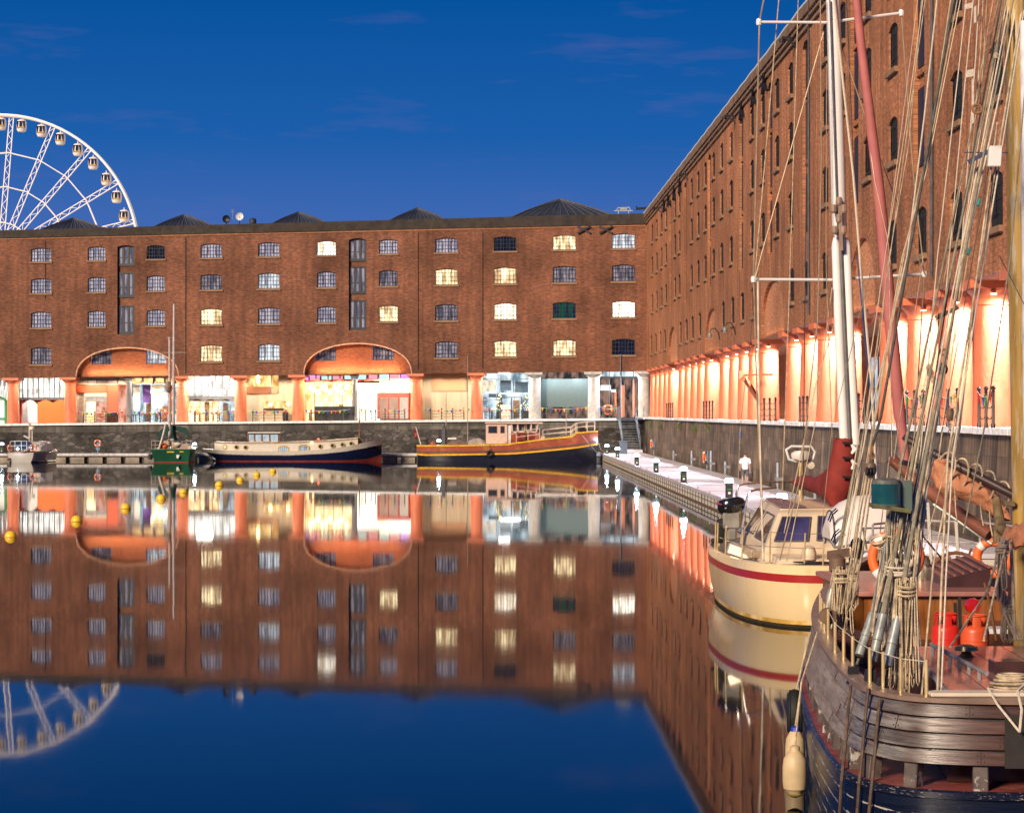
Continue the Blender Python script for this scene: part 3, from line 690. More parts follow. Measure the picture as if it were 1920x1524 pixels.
# gallery shop
s = shop('shopfront', 'two-level shopfront with a long iron balcony above orange and white boards', 'shopfront', 36, 120, 3)
bpart(s, 'upper_glazing', GW, [(30, 124, 708, 746, 4.6, 4.7)]); bpart(s, 'glazing_bars', GREYP, bars(32, 122, 708, 746, 9, 1, 4.2, 1.6))
bpart(s, 'balcony', STEEL, [(30, 126, 746, 750, 2.3, 4.0)]); bpart(s, 'railing', STEEL, bars(34, 122, 730, 746, 26, 1, 2.35, .5)); bpart(s, 'lower_wall', SALP, [(30, 126, 750, 794, 3.6, 3.8)])
def wavy(x0, x1, yt, yb, amp, period, d0, d1, ph=0, n=30):
    b = MB(); f = [bw(x0 + (x1 - x0) * i / n, yt - amp * abs(math.sin(math.pi * ((x0 + (x1 - x0) * i / n) - ph) / period)), d0) for i in range(n + 1)]
    lo = [bw(x0 + (x1 - x0) * i / n, yb, d0) for i in range(n + 1)]; dv = NIN * (d1 - d0)
    b.loft([[lo[i], f[i], f[i] + dv, lo[i] + dv] for i in range(n + 1)], True, True); return b
o = wavy(70.5, 120, 755, 792.6, 5, 27, 1.9, 2.0, 72); solo(o, 'hoarding', ORNG, 'plain orange hoarding with a scalloped top edge under the balcony', 'hoarding', bw(95, 792.5, 1.9))
o = wavy(42, 70, 758, 792.9, 8, 28, 1.9, 2.0, 42); solo(o, 'hoarding', WBRD, 'plain white hoarding with a round arched top beside the orange one', 'hoarding', bw(56, 792.8, 1.9))
# salmon shop in the first arch
s = shop('shopfront', 'salmon red shopfront with louvres and a glowing glass door under the first wide arch', 'shopfront', 143, 236, 1.6)
bpart(s, 'fascia', SALP, [(140, 200, 722, 736, 1.55, 1.7), (201, 221, 721, 773, 1.55, 1.7), (145, 160, 722, 736, 1.5, 1.55)]); bpart(s, 'lintel', CREAMP, [(158, 200, 736, 744, 1.6, 1.75)]); [bpart(s, 'cream_panel', CREAMP, [r]) for r in ((138, 160, 736, 794, 1.75, 1.9), (138, 162, 707, 721, 1.7, 1.9), (222, 238, 707, 721, 1.7, 1.9))]
bpart(s, 'louvre', GREYP, [(162 + 20 * i, 180 + 20 * i, 710 + 3 * j, 711.5 + 3 * j, 1.55, 1.7) for i in range(3) for j in range(4)] + [(160, 223, 707, 709.5, 1.5, 1.7), (160, 223, 719.5, 721.5, 1.5, 1.7)])
d_ = bpart(s, 'door', GREYP, bars(161, 199, 744, 792, 2, 1, 1.5, 2) + [(160, 200, 744, 753, 1.55, 1.7)])
bpart(s, 'door_glow', GH, [(162, 181, 753, 792, 1.72, 1.75)], d_); bpart(s, 'striped_glass', GR, [(181, 199, 753, 792, 1.72, 1.75)], d_)
b = MB()
for i in range(5):
    p0, p1 = bw(182, 754 + 9 * i, 1.70), bw(199, 764 + 9 * i, 1.70); b.bar(p0, p1, .02, .16, (0, -1, 0))
b.build('stripe', WBRD, d_); bpart(s, 'side_window', GR, [(222, 240, 721, 793, 2.4, 2.5)]); bpart(s, 'side_window', GR, [(140, 158, 745, 793, 2.4, 2.5)])
s = shop('shopfront', 'glass restaurant front with fairy lights under the transom and draped curtains inside', 'shopfront', 248, 332, 1.6)
bpart(s, 'window', GC, [(246, 335, 721, 793, 4.5, 4.6)]); bpart(s, 'curtain', WBRD, [(249, 262, 721, 770, 3.2, 3.3), (284, 306, 722, 765, 3.4, 3.5)]); bpart(s, 'purple_panel', mat('purple_panel', (.12, .05, .30), .6), [(268, 282, 721, 755, 3.6, 3.7)])
bpart(s, 'brick_pier', BRK_O, [(314, 322, 721, 793, 2.6, 3.1)]); bpart(s, 'transom', GK, [(248 + 21 * i, 265 + 21 * i, 709, 718, 1.9, 2.0) for i in range(4)]); bpart(s, 'glazing_bars', GREYP, bars(246, 335, 706, 720, 4, 1, 1.6, 2.4))
b = MB()
for i in range(9): b.ball(bw(285 + 4.6 * i, 735 + (i * 37 % 15), 2.8), .16, 8)
b.build('pendant_lamp', GA, s)
s = shop('shopfront', 'two-level cafe front with balcony and scalloped arches under a blinding white floodlight', 'shopfront', 354, 440, 3)
bpart(s, 'upper_glazing', GW, [(348, 446, 703, 744, 4.6, 4.7)]); bpart(s, 'lower_glazing', GH, [(348, 412, 752, 793, 4.2, 4.3)]); bpart(s, 'shop_interior', GC, [(412, 446, 752, 793, 4.2, 4.3)]); bpart(s, 'glazing_bars', GREYP, bars(352, 444, 703, 744, 7, 1, 4.2, 1.3) + bars(352, 444, 752, 793, 8, 4, 3.9, .9))
bpart(s, 'railing', STEEL, bars(352, 444, 727, 741, 28, 1, 2.35, .5))
b = wavy(350, 446, 744, 742, 0, 28, 2.2, 2.4); b2 = MB(); n = 48
for i in range(n):
    xa, xb = 350 + 2 * i, 352 + 2 * i; f = lambda x: 750 - 5 * abs(math.sin(math.pi * (x - 355) / 27)) + 3
    b2.poly(bw(xa, f(xa), 2.3), bw(xb, f(xb), 2.3), bw(xb, 742, 2.3), bw(xa, 742, 2.3))
b2.build('scalloped_valance', STEEL, s)
fl = thing('floodlight', 'large floodlight glaring white under the arcade ceiling above the cafe balcony', 'floodlight', bw(384, 706, 1.2))
bpart(fl, 'housing', IRON, [(374, 394, 703.5, 707, 1.1, 1.5)]); b = MB(); b.lathe([(.05, -.35), (.7, -.22), (.85, .0), (.85, .06)], bw(384, 709, 1.3), 14); b.build('lens', glow('floodlight_white', (1, 1, .88), 25), fl)
# hoarding bay
s = shop('hoarding', 'plywood hoarding with a brown sign board and a low lit hatch', 'hoarding', 462, 548, 2.2)
bpart(s, 'board', PLY, [(458, 466, 701, 791, 2.2, 2.3), (466, 494, 738, 791, 2.2, 2.3), (494, 545, 766.5, 791, 2.2, 2.3), (494, 545, 738, 752, 2.2, 2.3), (541, 566, 701, 791, 2.15, 2.3), (522, 541, 701, 738, 2.25, 2.3)]); bpart(s, 'sign_board', BROWN, [(462, 507.5, 725, 738.5, 2.1, 2.16)]); bpart(s, 'tan_board', PEACH, [(509, 521, 725, 737.5, 2.1, 2.16)])
bpart(s, 'hatch', GK, [(460, 522, 701, 725, 4.2, 4.3), (494, 545, 750, 768, 3.2, 3.3)]); bpart(s, 'counter', DWOOD, [(494, 530, 765, 767.2, 1.9, 2.3)]); b = MB(); [b.ball(bw(x, y, 2.0), .2, 8) for x, y in ((484, 715), (484, 707), (507, 758), (540, 757))]; b.build('lamp', GA, s); bpart(s, 'post', GREYP, [(508, 509.2, 702, 738, 2.0, 2.08)])
tag(solo(MB().lathe([(.25, 0), (.3, .75), (.32, .95), (.1, 1.0)], bw(535, 790.5, 1.6), 10), 'litter_bin', BLK, 'black litter bin standing before the plywood hoarding', 'bin', bw(535, 790.5, 1.6)))
# the bright restaurant in the second arch
s = shop('shopfront', 'dazzling golden restaurant front with violet and red transom lights under the second arch', 'shopfront', 570, 660, 1.6)
bpart(s, 'interior', GH, [(566, 662, 715, 791, 5, 5.1)]); bpart(s, 'transom_light', GV, [(573, 578, 704, 713, 1.9, 2), (580, 600, 704, 706, 1.9, 2)]); bpart(s, 'coloured_transom', GP, [(581, 599, 706, 713, 1.9, 2), (624, 642, 705, 712, 1.9, 2)]); bpart(s, 'aqua_transom', GT, [(603, 621, 705, 712, 1.9, 2), (646, 658, 704, 711, 1.9, 2)])
bpart(s, 'glazing_bars', REDP, bars(570, 660, 702, 715, 4, 1, 1.6, 2.2)); bpart(s, 'mullion', STEEL, bars(572, 660, 716, 790, 5, 1, 1.7, .8)); b = MB(); [b.lathe([(.03, .5), (.16, .1), (.25, -.1), (.05, -.12)], bw(582 + 7.5 * i, 728 + (i % 3) * 5, 3.4), 8) for i in range(10)]; b.build('pendant_lamp', GA, s)
bpart(s, 'bar_counter', DWOOD, [(590, 640, 764, 790, 4.0, 4.6)])
s = shop('shopfront', 'white-hot restaurant entrance with a red framed double door and gold panel beside it', 'shopfront', 671, 770, 1.6)
bpart(s, 'interior', glow('entrance_white', (1, .97, .90), 2.6, .5, 1.2, (1, .80, .5)), [(668, 712, 718, 790, 4.5, 4.6), (712, 772, 702, 736, 4.5, 4.6)]); bpart(s, 'coloured_transom', GP, [(689, 707, 703, 711, 1.9, 2), (731, 748, 702, 710, 1.9, 2)]); bpart(s, 'transom_light', GT, [(671, 686, 703, 711, 1.9, 2), (710, 728, 702, 711, 1.9, 2)]); bpart(s, 'violet_transom', GV, [(751, 768, 702, 710, 1.9, 2)])
bpart(s, 'glazing_bars', REDP, bars(670, 770, 700, 713, 5, 1, 1.6, 2.2))
d_ = bpart(s, 'door', REDP, [(707, 767, 736.5, 745, 1.5, 1.9), (707, 711, 745, 785, 1.5, 1.7), (727, 729, 745, 785, 1.5, 1.7), (746, 749, 745, 785, 1.5, 1.7), (765, 767.5, 745, 785, 1.5, 1.7)]); bpart(s, 'pane', glow('peach_glass', (1, .60, .42), .75, .25, 1), [(711, 727, 745, 785, 1.75, 1.78), (729, 746, 745, 785, 1.75, 1.78)], d_); bpart(s, 'menu_panel', glow('menu_panel_glow', (1, .78, .58), .95, .15, 3), [(749, 765, 738, 785, 1.7, 1.75)], d_)
# plywood bay and glass bays
s = shop('hoarding', 'tall pale plywood hoarding with a plain peach rectangle at its top', 'hoarding', 795, 880, 2.2)
bpart(s, 'board', PLY, [(778, 896, 697, 789, 2.2, 2.3)]); bpart(s, 'blank_panel', PEACH, [(809, 874, 698, 733, 2.1, 2.17)])
s = shop('shopfront', 'cool white glass shopfront with dark doors between the last orange and first white column', 'shopfront', 905, 992, 3)
bpart(s, 'interior', GC, [(898, 998, 697, 787, 5.5, 5.6)]); bpart(s, 'glazing_bars', GREYP, bars(898, 998, 711, 787, 3, 2, 3, 1.2)); d_ = bpart(s, 'door', IRON, bars(940, 978, 745, 786, 2, 1, 2.9, 1.6)); bpart(s, 'display', glow('warm_display', (1, .82, .62), 1.3, .5, 3), [(905, 930, 713, 734, 4.4, 4.5)]); bpart(s, 'lit_strip', GB, [(935, 955, 699, 701, 2.6, 2.9), (938, 975, 737, 738.5, 2.8, 2.9)]); bpart(s, 'dark_panel', mat('dim_interior', (.05, .075, .095), .5, var=.5, vs=2), [(938, 958, 713, 732, 4.2, 4.3), (916, 938, 738, 745, 3.4, 3.5), (962, 990, 716, 736, 4.2, 4.3)])
s = shop('hoarding', 'plain grey teal screen board filling the bay between the two white columns', 'hoarding', 1014, 1103, 1.6)
bpart(s, 'board', TEAL, [(1008, 1108, 710, 763, 1.6, 1.7)]); bpart(s, 'clerestory', GD, [(1005, 1110, 695, 711, 3.5, 3.6)]); bpart(s, 'glazing_bars', GREYP, bars(1005, 1110, 694, 711, 5, 1, 3.0, 1.4)); bpart(s, 'lower_glass', GD, [(1005, 1110, 762, 786, 4.2, 4.3)])
s = shop('shopfront', 'dark glass shopfront mirroring red columns in the corner bay by the steps', 'shopfront', 1124, 1206, 3)
bpart(s, 'glass', GD, [(1118, 1214, 708, 785, 3.6, 3.7)]); bpart(s, 'clerestory', GC, [(1118, 1214, 693, 707, 3.8, 3.9)]); bpart(s, 'glazing_bars', GREYP, bars(1120, 1210, 694, 785, 4, 1, 3, 1.2) + [(1120, 1210, 706, 709, 3, 3.1)]); bpart(s, 'column_reflection', SALM, [(1152, 1156, 735, 780, 3.4, 3.5), (1166, 1171, 722, 782, 3.4, 3.5), (1186, 1190, 712, 780, 3.4, 3.5)]); bpart(s, 'sign_board', WBRD, [(1126, 1145, 722, 732, 3.3, 3.4), (1146, 1155, 730, 735, 3.3, 3.4)])  # the red strips are column reflections, modelled as boxes on the glass
# tables, stools and shelves inside the glazed shops
rr = random.Random(31)
for so_ in [o for o in COL.objects if o.parent is None and o.name.startswith('shopfront')]:
    x0, x1 = {'dazzling': (576, 656), 'glass re': (252, 330), 'two-leve': (356, 438), 'cool whi': (908, 988), 'white-ho': (674, 704)}.get(so_['label'][:8], (0, 0))
    if 'orange and white' in so_['label'] or x1 == 0: continue
    for k in range(int((x1 - x0) / 11)):
        x = x0 + (x1 - x0) * (k + rr.uniform(.2, .8)) / int((x1 - x0) / 11); d = rr.uniform(2.4, 3.6); p = bw(x, y_quay(x) - 1.2, d); w = rr.uniform(.25, .45)
        if k % 3 == 2: MB().box(p.x - w * .8, p.x + w * .8, p.y, p.y + .35, p.z, p.z + rr.uniform(1.2, 2.1)).build('shelf', mat('shelf_brown', (.16, .08, .04), .6, var=.5, vs=5), so_)
        else: MB().lathe([(w * .6, 0), (w * .5, .04), (.05, .08), (.05, .70), (w, .72), (w, .77)], p, 10).build('table', DWOOD, so_)
# little things on the quay
for x, lb in ((937, 'small lit Christmas tree in a dark pot left of the glass shop doors'), (986, 'small lit Christmas tree in a dark pot close beside the first white column')):
    p = bw(x, y_quay(x) - 1, 2.4); t = thing('christmas_tree', lb, 'christmas tree', p, group='potted trees at the shop doors')
    MB().box(p.x - .35, p.x + .35, p.y - .35, p.y + .35, p.z, p.z + .75).build('pot', BLK, t)
    b = MB(); rr = random.Random(x)
    for i in range(170):
        h = rr.random(); r = .55 * (1 - h) * math.sqrt(rr.random()) + .04; w = rr.random() * 6.28; c = p + V((r * math.cos(w), r * math.sin(w), .75 + 1.7 * h))
        u = V((math.cos(w), math.sin(w), -.5)) * .16; v_ = V((-math.sin(w), math.cos(w), 0)) * .05; b.poly(c, c + u * .5 + v_, c + u, c + u * .5 - v_)
    b.build('crown', mat('spruce_needles', (.02, .05, .015), .7), t); b = MB()
    for i in range(26):
        h = rr.random(); r = .6 * (1 - h) + .04; w = rr.random() * 6.28; b.ball(p + V((r * math.cos(w), r * math.sin(w), .75 + 1.7 * h)), .035, 6)
    b.build('fairy_light', glow('fairy_gold', (1, .75, .3), 8), t)
def quay_set(x, lb, w=.8):
    p = bw(x, y_quay(x) - .8, 1.0); t = thing('cafe_table', lb, 'table', p, group='cafe tables outside the restaurants')
    MB().box(p.x - w / 2, p.x + w / 2, p.y - .35, p.y + .35, p.z + .70, p.z + .75).build('table_top', DWOOD, t)
    for sx in (-1, 1):
        for sy in (-1, 1): MB().bar((p.x + sx * w * .42, p.y + sy * .28, p.z), (p.x + sx * w * .42, p.y + sy * .28, p.z + .7), .05, .05).build('leg', IRON, t)
quay_set(262, 'dark wooden cafe table right of the slim grey column in the first arch', 1.5); quay_set(283, 'dark wooden cafe table left of the life ring on the quay', 1.5); quay_set(588, 'dark cafe table at the left side of the golden restaurant'); quay_set(915, 'dark wooden table left of the Christmas trees on the quay')
tag(solo(MB().obox(bw(627, 776, .5), (2.0, -.28, 0), (0, .06, 0), (0, 0, .75)), 'menu_board', BLK, 'wide blank dark board standing on the quay before the golden restaurant', 'board', bw(627, 785, .5)))
tag(solo(MB().obox(bw(947, 775, 1.4), (.5, -.07, 0), (0, .06, 0), (0, 0, .85)), 'menu_board', CREAMP, 'pale standing board between the two Christmas trees', 'board', bw(947, 785, 1.4)))
# chain fences and bunting along the quay edge
CHAIN = mat('black_chain', (.02, .02, .022), .5); POSTM = mat('fence_post_black', (.025, .022, .022), .5)
FCOL = [mat('flag_' + n, c, .7, var=.05) for n, c in (('red', (.55, .03, .03)), ('yellow', (.75, .48, .03)), ('green', (.02, .30, .08)), ('blue', (.02, .06, .40)), ('orange', (.75, .20, .04)))]
def chain_fence(label, pts, rows=3, h=1.05, sag=.10, ring=True):
    t = thing('chain_fence', label, 'chain fence', pts[0], group='chain fences along the quay edge')
    for p in pts:
        p = V(p); MB().lathe([(.07, 0), (.07, .1), (.05, .14), (.05, h - .1), (.07, h - .08), (.045, h - .04), (.08, h + .03), (.03, h + .10)], p, 8).build('post', POSTM, t, True)
    for a, b in zip(pts, pts[1:]):
        a, b = V(a), V(b); m = MB()
        for r in range(rows):
            z = h * (.92 - .28 * r); m.tube([a.lerp(b, f) + V((0, 0, z - sag * 4 * f * (1 - f))) for f in [i / 8 for i in range(9)]], .018, 5)
        m.build('chain', CHAIN, t)
def bunting(label, a, b, n, sag=.18, i0=0, w=.24):
    a, b = V(a), V(b); t = thing('bunting', label, 'bunting', a, group='strings of coloured flags on the chain fences'); f = lambda u: a.lerp(b, u) + V((0, 0, -sag * 4 * u * (1 - u)))
    MB().tube([f(i / 10) for i in range(11)], .012, 4).build('string', WHITE, t)
    for i in range(n):
        p = f((i + .5) / n); d = (b - a).normalized() * w / 2; q_ = d.cross(V((0, 0, 1))).normalized() * .015
        MB().loft([[p - d - q_, p + d - q_, p + V((0, 0, -.30)) - q_], [p - d + q_, p + d + q_, p + V((0, 0, -.30)) + q_]], True, True).build('flag', FCOL[(i + i0) % 5], t)
BAYS = [(146, 230, 'before the salmon shop', 4), (252, 330, 'before the restaurant with the curtains', 4), (356, 438, 'under the white floodlight', 4), (464, 546, 'before the brown sign', 4), (574, 654, 'before the golden restaurant', 4), (676, 768, 'before the red framed door', 5), (797, 880, 'before the peach rectangle', 4), (908, 990, 'before the Christmas trees', 4), (1016, 1100, 'before the grey teal board', 4), (1126, 1160, 'left of the stair top in the corner', 3)]
for i, (x0, x1, w, n) in enumerate(BAYS):
    P = []
    for k in range(n):
        x = x0 + (x1 - x0) * (k + .5) / n; p = bw(x, 700, -.1); p.z = quay_z(x); P.append(p)
    chain_fence('black iron chain fence on the quay edge ' + w, P)
    A, B = bw(x0 - 3, y_quay(x0) - 21.5, -.22), bw(x1 + 3, y_quay(x1) - 21.5, -.22)
    bunting('string of small coloured flags ' + w, A, B, 11 if n > 3 else 6, i0=i * 2)
# light under the arcade
for x, p_, c in ((0, 500, (.95, 1, .92)), (78, 300, (1, .9, .75)), (190, 300, (1, .72, .45)), (290, 420, (1, .88, .7)), (397, 1100, (1, 1, .88)), (505, 300, (1, .88, .70)), (615, 700, (1, .74, .40)), (720, 800, (1, .82, .6)), (838, 270, (1, .90, .74)), (949, 560, (.82, .95, 1)), (1058, 330, (.85, .95, 1)), (1165, 430, (.85, .95, 1)), (-150, 400, (1, .85, .6))):
    for s_ in (-1, 1): p = bw(x + s_ * 22, y_beam(x), .45); lamp('SPOT', 'arcade_downlight', (p.x, p.y, p.z - .15), p_ * 1.15, c, .12, (p.x, p.y, 0), 165, blend=.3)
    for s_ in (-1, 1):
        p = bw(x + s_ * 12, y_beam(x), 1.5); q_ = bw(x + s_ * 54, y_beam(x) + 50, .75); lamp('SPOT', 'column_edge_fill', (p.x, p.y, p.z - .25), 260, c, .12, q_, 62, blend=.8)  # added spots without fittings, to brighten the column edges
for x, c, e in ((239, (1, .70, .42), 250), (671, (1, .56, .32), 420)):
    p = bw(x, y_beam(x) - 2.5, .08); q_ = bw(x, y_beam(x) - 40, .9); l = lamp('AREA', 'arch_uplight', p, e, c, 8.2, None, sy=.12); l.rotation_euler = (R(158), 0, BRZ)
for q0 in QA:
    y = KQ * (q0[0] + q0[1]) / 2; l = lamp('AREA', 'arch_uplight', (XW + .1, y, ZBEAM + .12), 10, (1, .5, .25), .12, None, sy=7.5); l.rotation_euler = (R(180), R(-14), 0)
# roof furniture
def dish(x, y, d, r, m, lb, tilt):
    p = bw(x, y, d); t = thing('satellite_dish', lb, 'satellite dish', (p.x, p.y, p.z - r - .6)); b = MB().lathe([(.02, .12), (r * .5, .09), (r * .85, .02), (r, -.04), (r * .85, .05), (.02, .16)], p, 18, 'y'); b.build('dish', m, t, True)
    MB().tube([p + V((0, .15, 0)), p + V((0, .2, -r - .6))], .05, 6).build('mast', IRON, t); MB().bar(p, p + V((.05, -.4, -r * .6)), .04, .04).build('feed_arm', GREYP, t)
dish(424.5, 411, 3, .40, IRON, 'dark round satellite dish on the far roof edge', 0); dish(449, 406, 3, .40, WHITE, 'white round satellite dish on the far roof edge', 0)
p = bw(436, 412, 3); b = MB().tube([p, p + V((0, 0, 1.05))], .025, 5); b.bar(p + V((-.28, 0, .95)), p + V((.28, 0, .95)), .03, .03); b.bar(p + V((-.2, 0, .75)), p + V((.2, 0, .75)), .03, .03); [b.bar(p + V((-.25 + .12 * i, -.12, .95)), p + V((-.25 + .12 * i, .12, .95)), .02, .02) for i in range(5)]
solo(b, 'aerial', GREYP, 'thin television aerial between the two satellite dishes', 'aerial', p)
p = bw(474, 419, 3); b = MB().lathe([(.36, 0), (.36, .35), (.25, .5), (.05, .55)], p, 12); solo(b, 'roof_vent', SLATE, 'squat grey roof vent right of the satellite dishes', 'vent', p)
p = bw(1169, 404, 3); b = MB()
for sx in (-.5, .5): b.bar(p + V((sx, 0, -.2)), p + V((sx, 0, .5)), .07, .07)
b.bar(p + V((-.9, 0, .45)), p + V((.9, 0, .45)), .10, .08); b.bar(p + V((-.6, 0, .72)), p + V((.6, 0, .78)), .08, .08); b.bar(p + V((-.75, 0, .45)), p + V((-.55, 0, .72)), .06, .06); b.bar(p + V((.7, 0, .45)), p + V((.55, 0, .76)), .06, .06); b.bar(p + V((-.3, 0, .6)), p + V((.35, .1, .62)), .22, .16)
solo(b, 'maintenance_cradle', mat('cradle_white', (.45, .42, .38), .6), 'pale steel maintenance frame on the roof near the building corner', 'roof frame', p + V((0, 0, -.2)))
p = bw(1206, 402, 2); b = MB(); b.bar(p + V((-.6, 0, .55)), p + V((1.2, 0, .62)), .28, .22); b.bar(p + V((-.65, 0, .4)), p + V((-.65, 0, .8)), .12, .12); b.bar(p + V((.5, 0, -.3)), p + V((.5, 0, .6)), .2, .2)
solo(b, 'roof_hoist', IRON, 'black iron hoist beam on the roof at the building corner', 'hoist', p + V((.5, 0, -.3)))
# ------------------------------------------------------------------ the big wheel behind the roofs
WY = 452.0; wc = px(1, 475, WY); fw = thing('ferris_wheel', 'giant white observation wheel with closed gondolas rising behind the far roofs', 'ferris wheel', (wc.x, WY, 3.1)); sc = WY / F
WM = mat('wheel_white_glow', (.86, .76, .66), .5, var=.05, emit=(1, .84, .70), es=.3)  # emission in the white paint stands for the wheel's floodlighting
R0 = 261 * sc; X_, Z_ = V((1, 0, 0)), V((0, 0, 1))
b = MB()
for yy in (-.7, .7): b.torus(wc + V((0, yy, 0)), R0 - .25, .27, X_, Z_, 96, 6)
for i in range(160):
    a = 2 * math.pi * i / 160; p = wc + (X_ * math.sin(a) + Z_ * math.cos(a)) * (R0 - .25); b.bar(p + V((0, -.7, 0)), p + V((0, .7, 0)), .12, .12)
b.build('rim', WM, fw, True)
for rr_, n in ((189, 20), (125, 20), (58, 20)):
    b = MB()
    for i in range(n):
        a0, a1 = R(4.6 + 18 * i), R(22.6 + 18 * i)
        for yy in (-.4, .4): b.tube([wc + V((0, yy, 0)) + (X_ * math.sin(a) + Z_ * math.cos(a)) * rr_ * sc for a in (a0, a1)], .10, 5)
    b.build('ring_brace', WM, fw)
for i in range(20):
    a = R(4.6 + 18 * i); d = X_ * math.sin(a) + Z_ * math.cos(a); n_ = X_ * math.cos(a) - Z_ * math.sin(a); b = MB()
    for w in (-.42, .42): b.tube([wc + d * 1.5 + n_ * w * 1.3, wc + d * (R0 - .3) + n_ * w], .10, 5)
    for k in range(22):
        f0, f1 = 1.5 + (R0 - 2) * k / 22, 1.5 + (R0 - 2) * (k + 1) / 22; s_ = -.42 if k % 2 else .42; b.bar(wc + d * f0 + n_ * s_, wc + d * f1 - n_ * s_, .08, .08)
    b.build('spoke', WM, fw)
b = MB().lathe([(.3, -2.2), (1.3, -2.0), (1.3, 2.0), (.3, 2.2)], wc, 16, 'y'); b.build('hub', WM, fw, True)
for sx in (-1, 1):
    for sy in (-1, 1): MB().tube([wc + V((0, sy * 2.2, 0)), V((wc.x + sx * 13, WY + sy * 9, 3.1))], .45, 8).build('support_leg', WM, fw)
gsh = MB().lathe([(.25, -1.28), (.75, -1.2), (.98, -.8), (1.05, -.1), (1.0, .6), (.8, 1.1), (.3, 1.28)], (0, 0, 0), 14); gsh.tube([(0, 0, 1.25), (0, 0, 1.7)], .1, 5)
GSH = gsh.build('gondola', mat('gondola_white_glow', (.80, .70, .60), .4, emit=(1, .84, .7), es=.1), None, True)  # shell paint glows faintly in place of floodlighting
gw = MB()
for k in range(3): gw.obox((-.56 + .56 * k, -1.03 + abs(k - 1) * .20, .15), (.25, 0, 0), (0, .06, 0), (0, 0, .70))
GWN = gw.build('window', mat('gondola_glass', (.02, .02, .03), .15)); gt = MB().obox((0, -1.06, -.42), (.72, 0, 0), (0, .04, 0), (0, 0, .10)); GWT = gt.build('lit_seat', glow('gondola_amber', (1, .5, .12), .8)); PROTO += [GSH, GWN, GWT]
for k in range(-5, 10):
    a = R(.3 + 9.12 * k); p = wc + (X_ * math.sin(a) + Z_ * math.cos(a)) * 242 * sc
    g_ = dup(GSH, fw, p - fw.location, None, None); dup(GWN, g_); dup(GWT, g_)
# ------------------------------------------------------------------ buoys
YEL = mat('buoy_yellow', (.92, .55, .02), .45, var=.06, vs=3, coat=.3)
bs_ = MB().ball((0, 0, 0), 1, 20); bs_.torus((0, 0, 0), 1.0, .05, (1, 0, 0), (0, 1, 0), 24, 6); BUO = bs_.build('float_ball', YEL, None, True)
ey = MB(); ey.torus((0, 0, 1.22), .20, .035, (1, 0, 0), (0, 0, 1), 14, 6); ey.tube([(0, 0, .95), (0, 0, 1.05)], .06, 6); EYE = ey.build('eye_ring', IRON); PROTO += [BUO, EYE]
for i, (x, y, d) in enumerate(((20, 1006.5, 23), (143.5, 977.5, 21), (235.5, 953.5, 19), (302, 936, 18), (343.5, 924, 16), (411, 910.5, 15.5), (450, 901, 14.5), (481.5, 891.5, 13.5), (511.5, 885, 13))):
    Y = F * CZ / (y - HY); p = px(x, y, Y); r = d * Y / F / 2
    t = thing('mooring_buoy', ('round yellow mooring buoy, nearest of the line at the left edge', 'second nearest yellow mooring buoy in the line', 'third nearest yellow mooring buoy in the line', 'fourth nearest yellow buoy of the line', 'yellow buoy in the very middle of the line of nine', 'fourth yellow buoy from the far end of the line', 'third yellow buoy from the far end of the line', 'second yellow buoy from the far end of the line', 'farthest and smallest yellow buoy, end of the line')[i], 'buoy', (p.x, p.y, 0.01 + (i * 7 % 3) * .01), group='line of yellow buoys on the water')
    o = dup(BUO, t, (0, 0, 0), None, (r, r, r * (1.04 if i % 2 else .98))); dup(EYE, o)
# ------------------------------------------------------------------ pontoons
DECKM = mat('pontoon_deck', (.62, .58, .60), .6, var=.10, vs=1.2, stretch=(.4, 3, 1), bump=.2, bs=30); FLOATM = mat('concrete_float', (.33, .28, .22), .8, var=.3, vs=1.5); EDGE = mat('pontoon_edge', (.62, .60, .62), .5)
WOODD = mat('waling_timber', (.16, .09, .05), .7, var=.3, stretch=(1, .2, 1))
PB = thing('floating_pontoon', 'low walkway pontoon on separate floats along the far dock wall', 'pontoon', (-10, 207, 0))
MB().box(-62, 10.05, 206.0, 208.4, .47, .60).build('deck', DECKM, PB); MB().box(-62, 10.05, 205.9, 205.99, .40, .63).build('edge_rail', EDGE, PB); MB().box(-62, 10.05, 206.0, 206.12, .30, .395).build('waling', WOODD, PB)
x = -62
while x < 9:
    l = min(1.25, 10 - x); MB().box(x, x + l, 206.05, 208.3, -.3, .46).build('float', FLOATM, PB); x += 1.68
PS = thing('floating_pontoon', 'broad pale walkway pontoon with lit bollards running under the side dock wall', 'pontoon', (12.2, 134, 0))
y = 60
while y < 208:
    l = min(9.6, 208.4 - y); MB().box(10.14, 14.1, y, y + l - .5, .50, .63).build('deck', DECKM, PS); MB().box(10.14, 14.1, y + l - .5, y + l, .49, .622).build('joint_plate', mat('joint_plate_brown', (.16, .10, .10), .7), PS)
    MB().box(10.10, 14.0, y + .05, y + l - .1, -.4, .49).build('float', mat('float_panel', (.62, .56, .46), .7, var=.12, vs=1.2), PS); y += l
MB().box(10.05, 10.14, 60, 208.4, .50, .66).build('edge_rail', mat('edge_rail_lilac', (.50, .44, .46), .5), PS); MB().box(10.04, 10.14, 60, 208.4, .0, .07).build('rubbing_strake', WOODD, PS); MB().box(10.075, 10.2, 60, 208.4, .27, .30).build('mid_rail', WOODD, PS)
b = MB(); y = 60
while y < 208: b.box(10.08, 10.19, y, y + .10, .05, .5); y += 1.55
b.build('side_rib', IRON, PS)
b = MB(); y = 62
while y < 206: b.bar((10.10, y, .66), (10.10, y + .3, .74), .05, .05); y += 6
b.build('cleat', GREYP, PS)
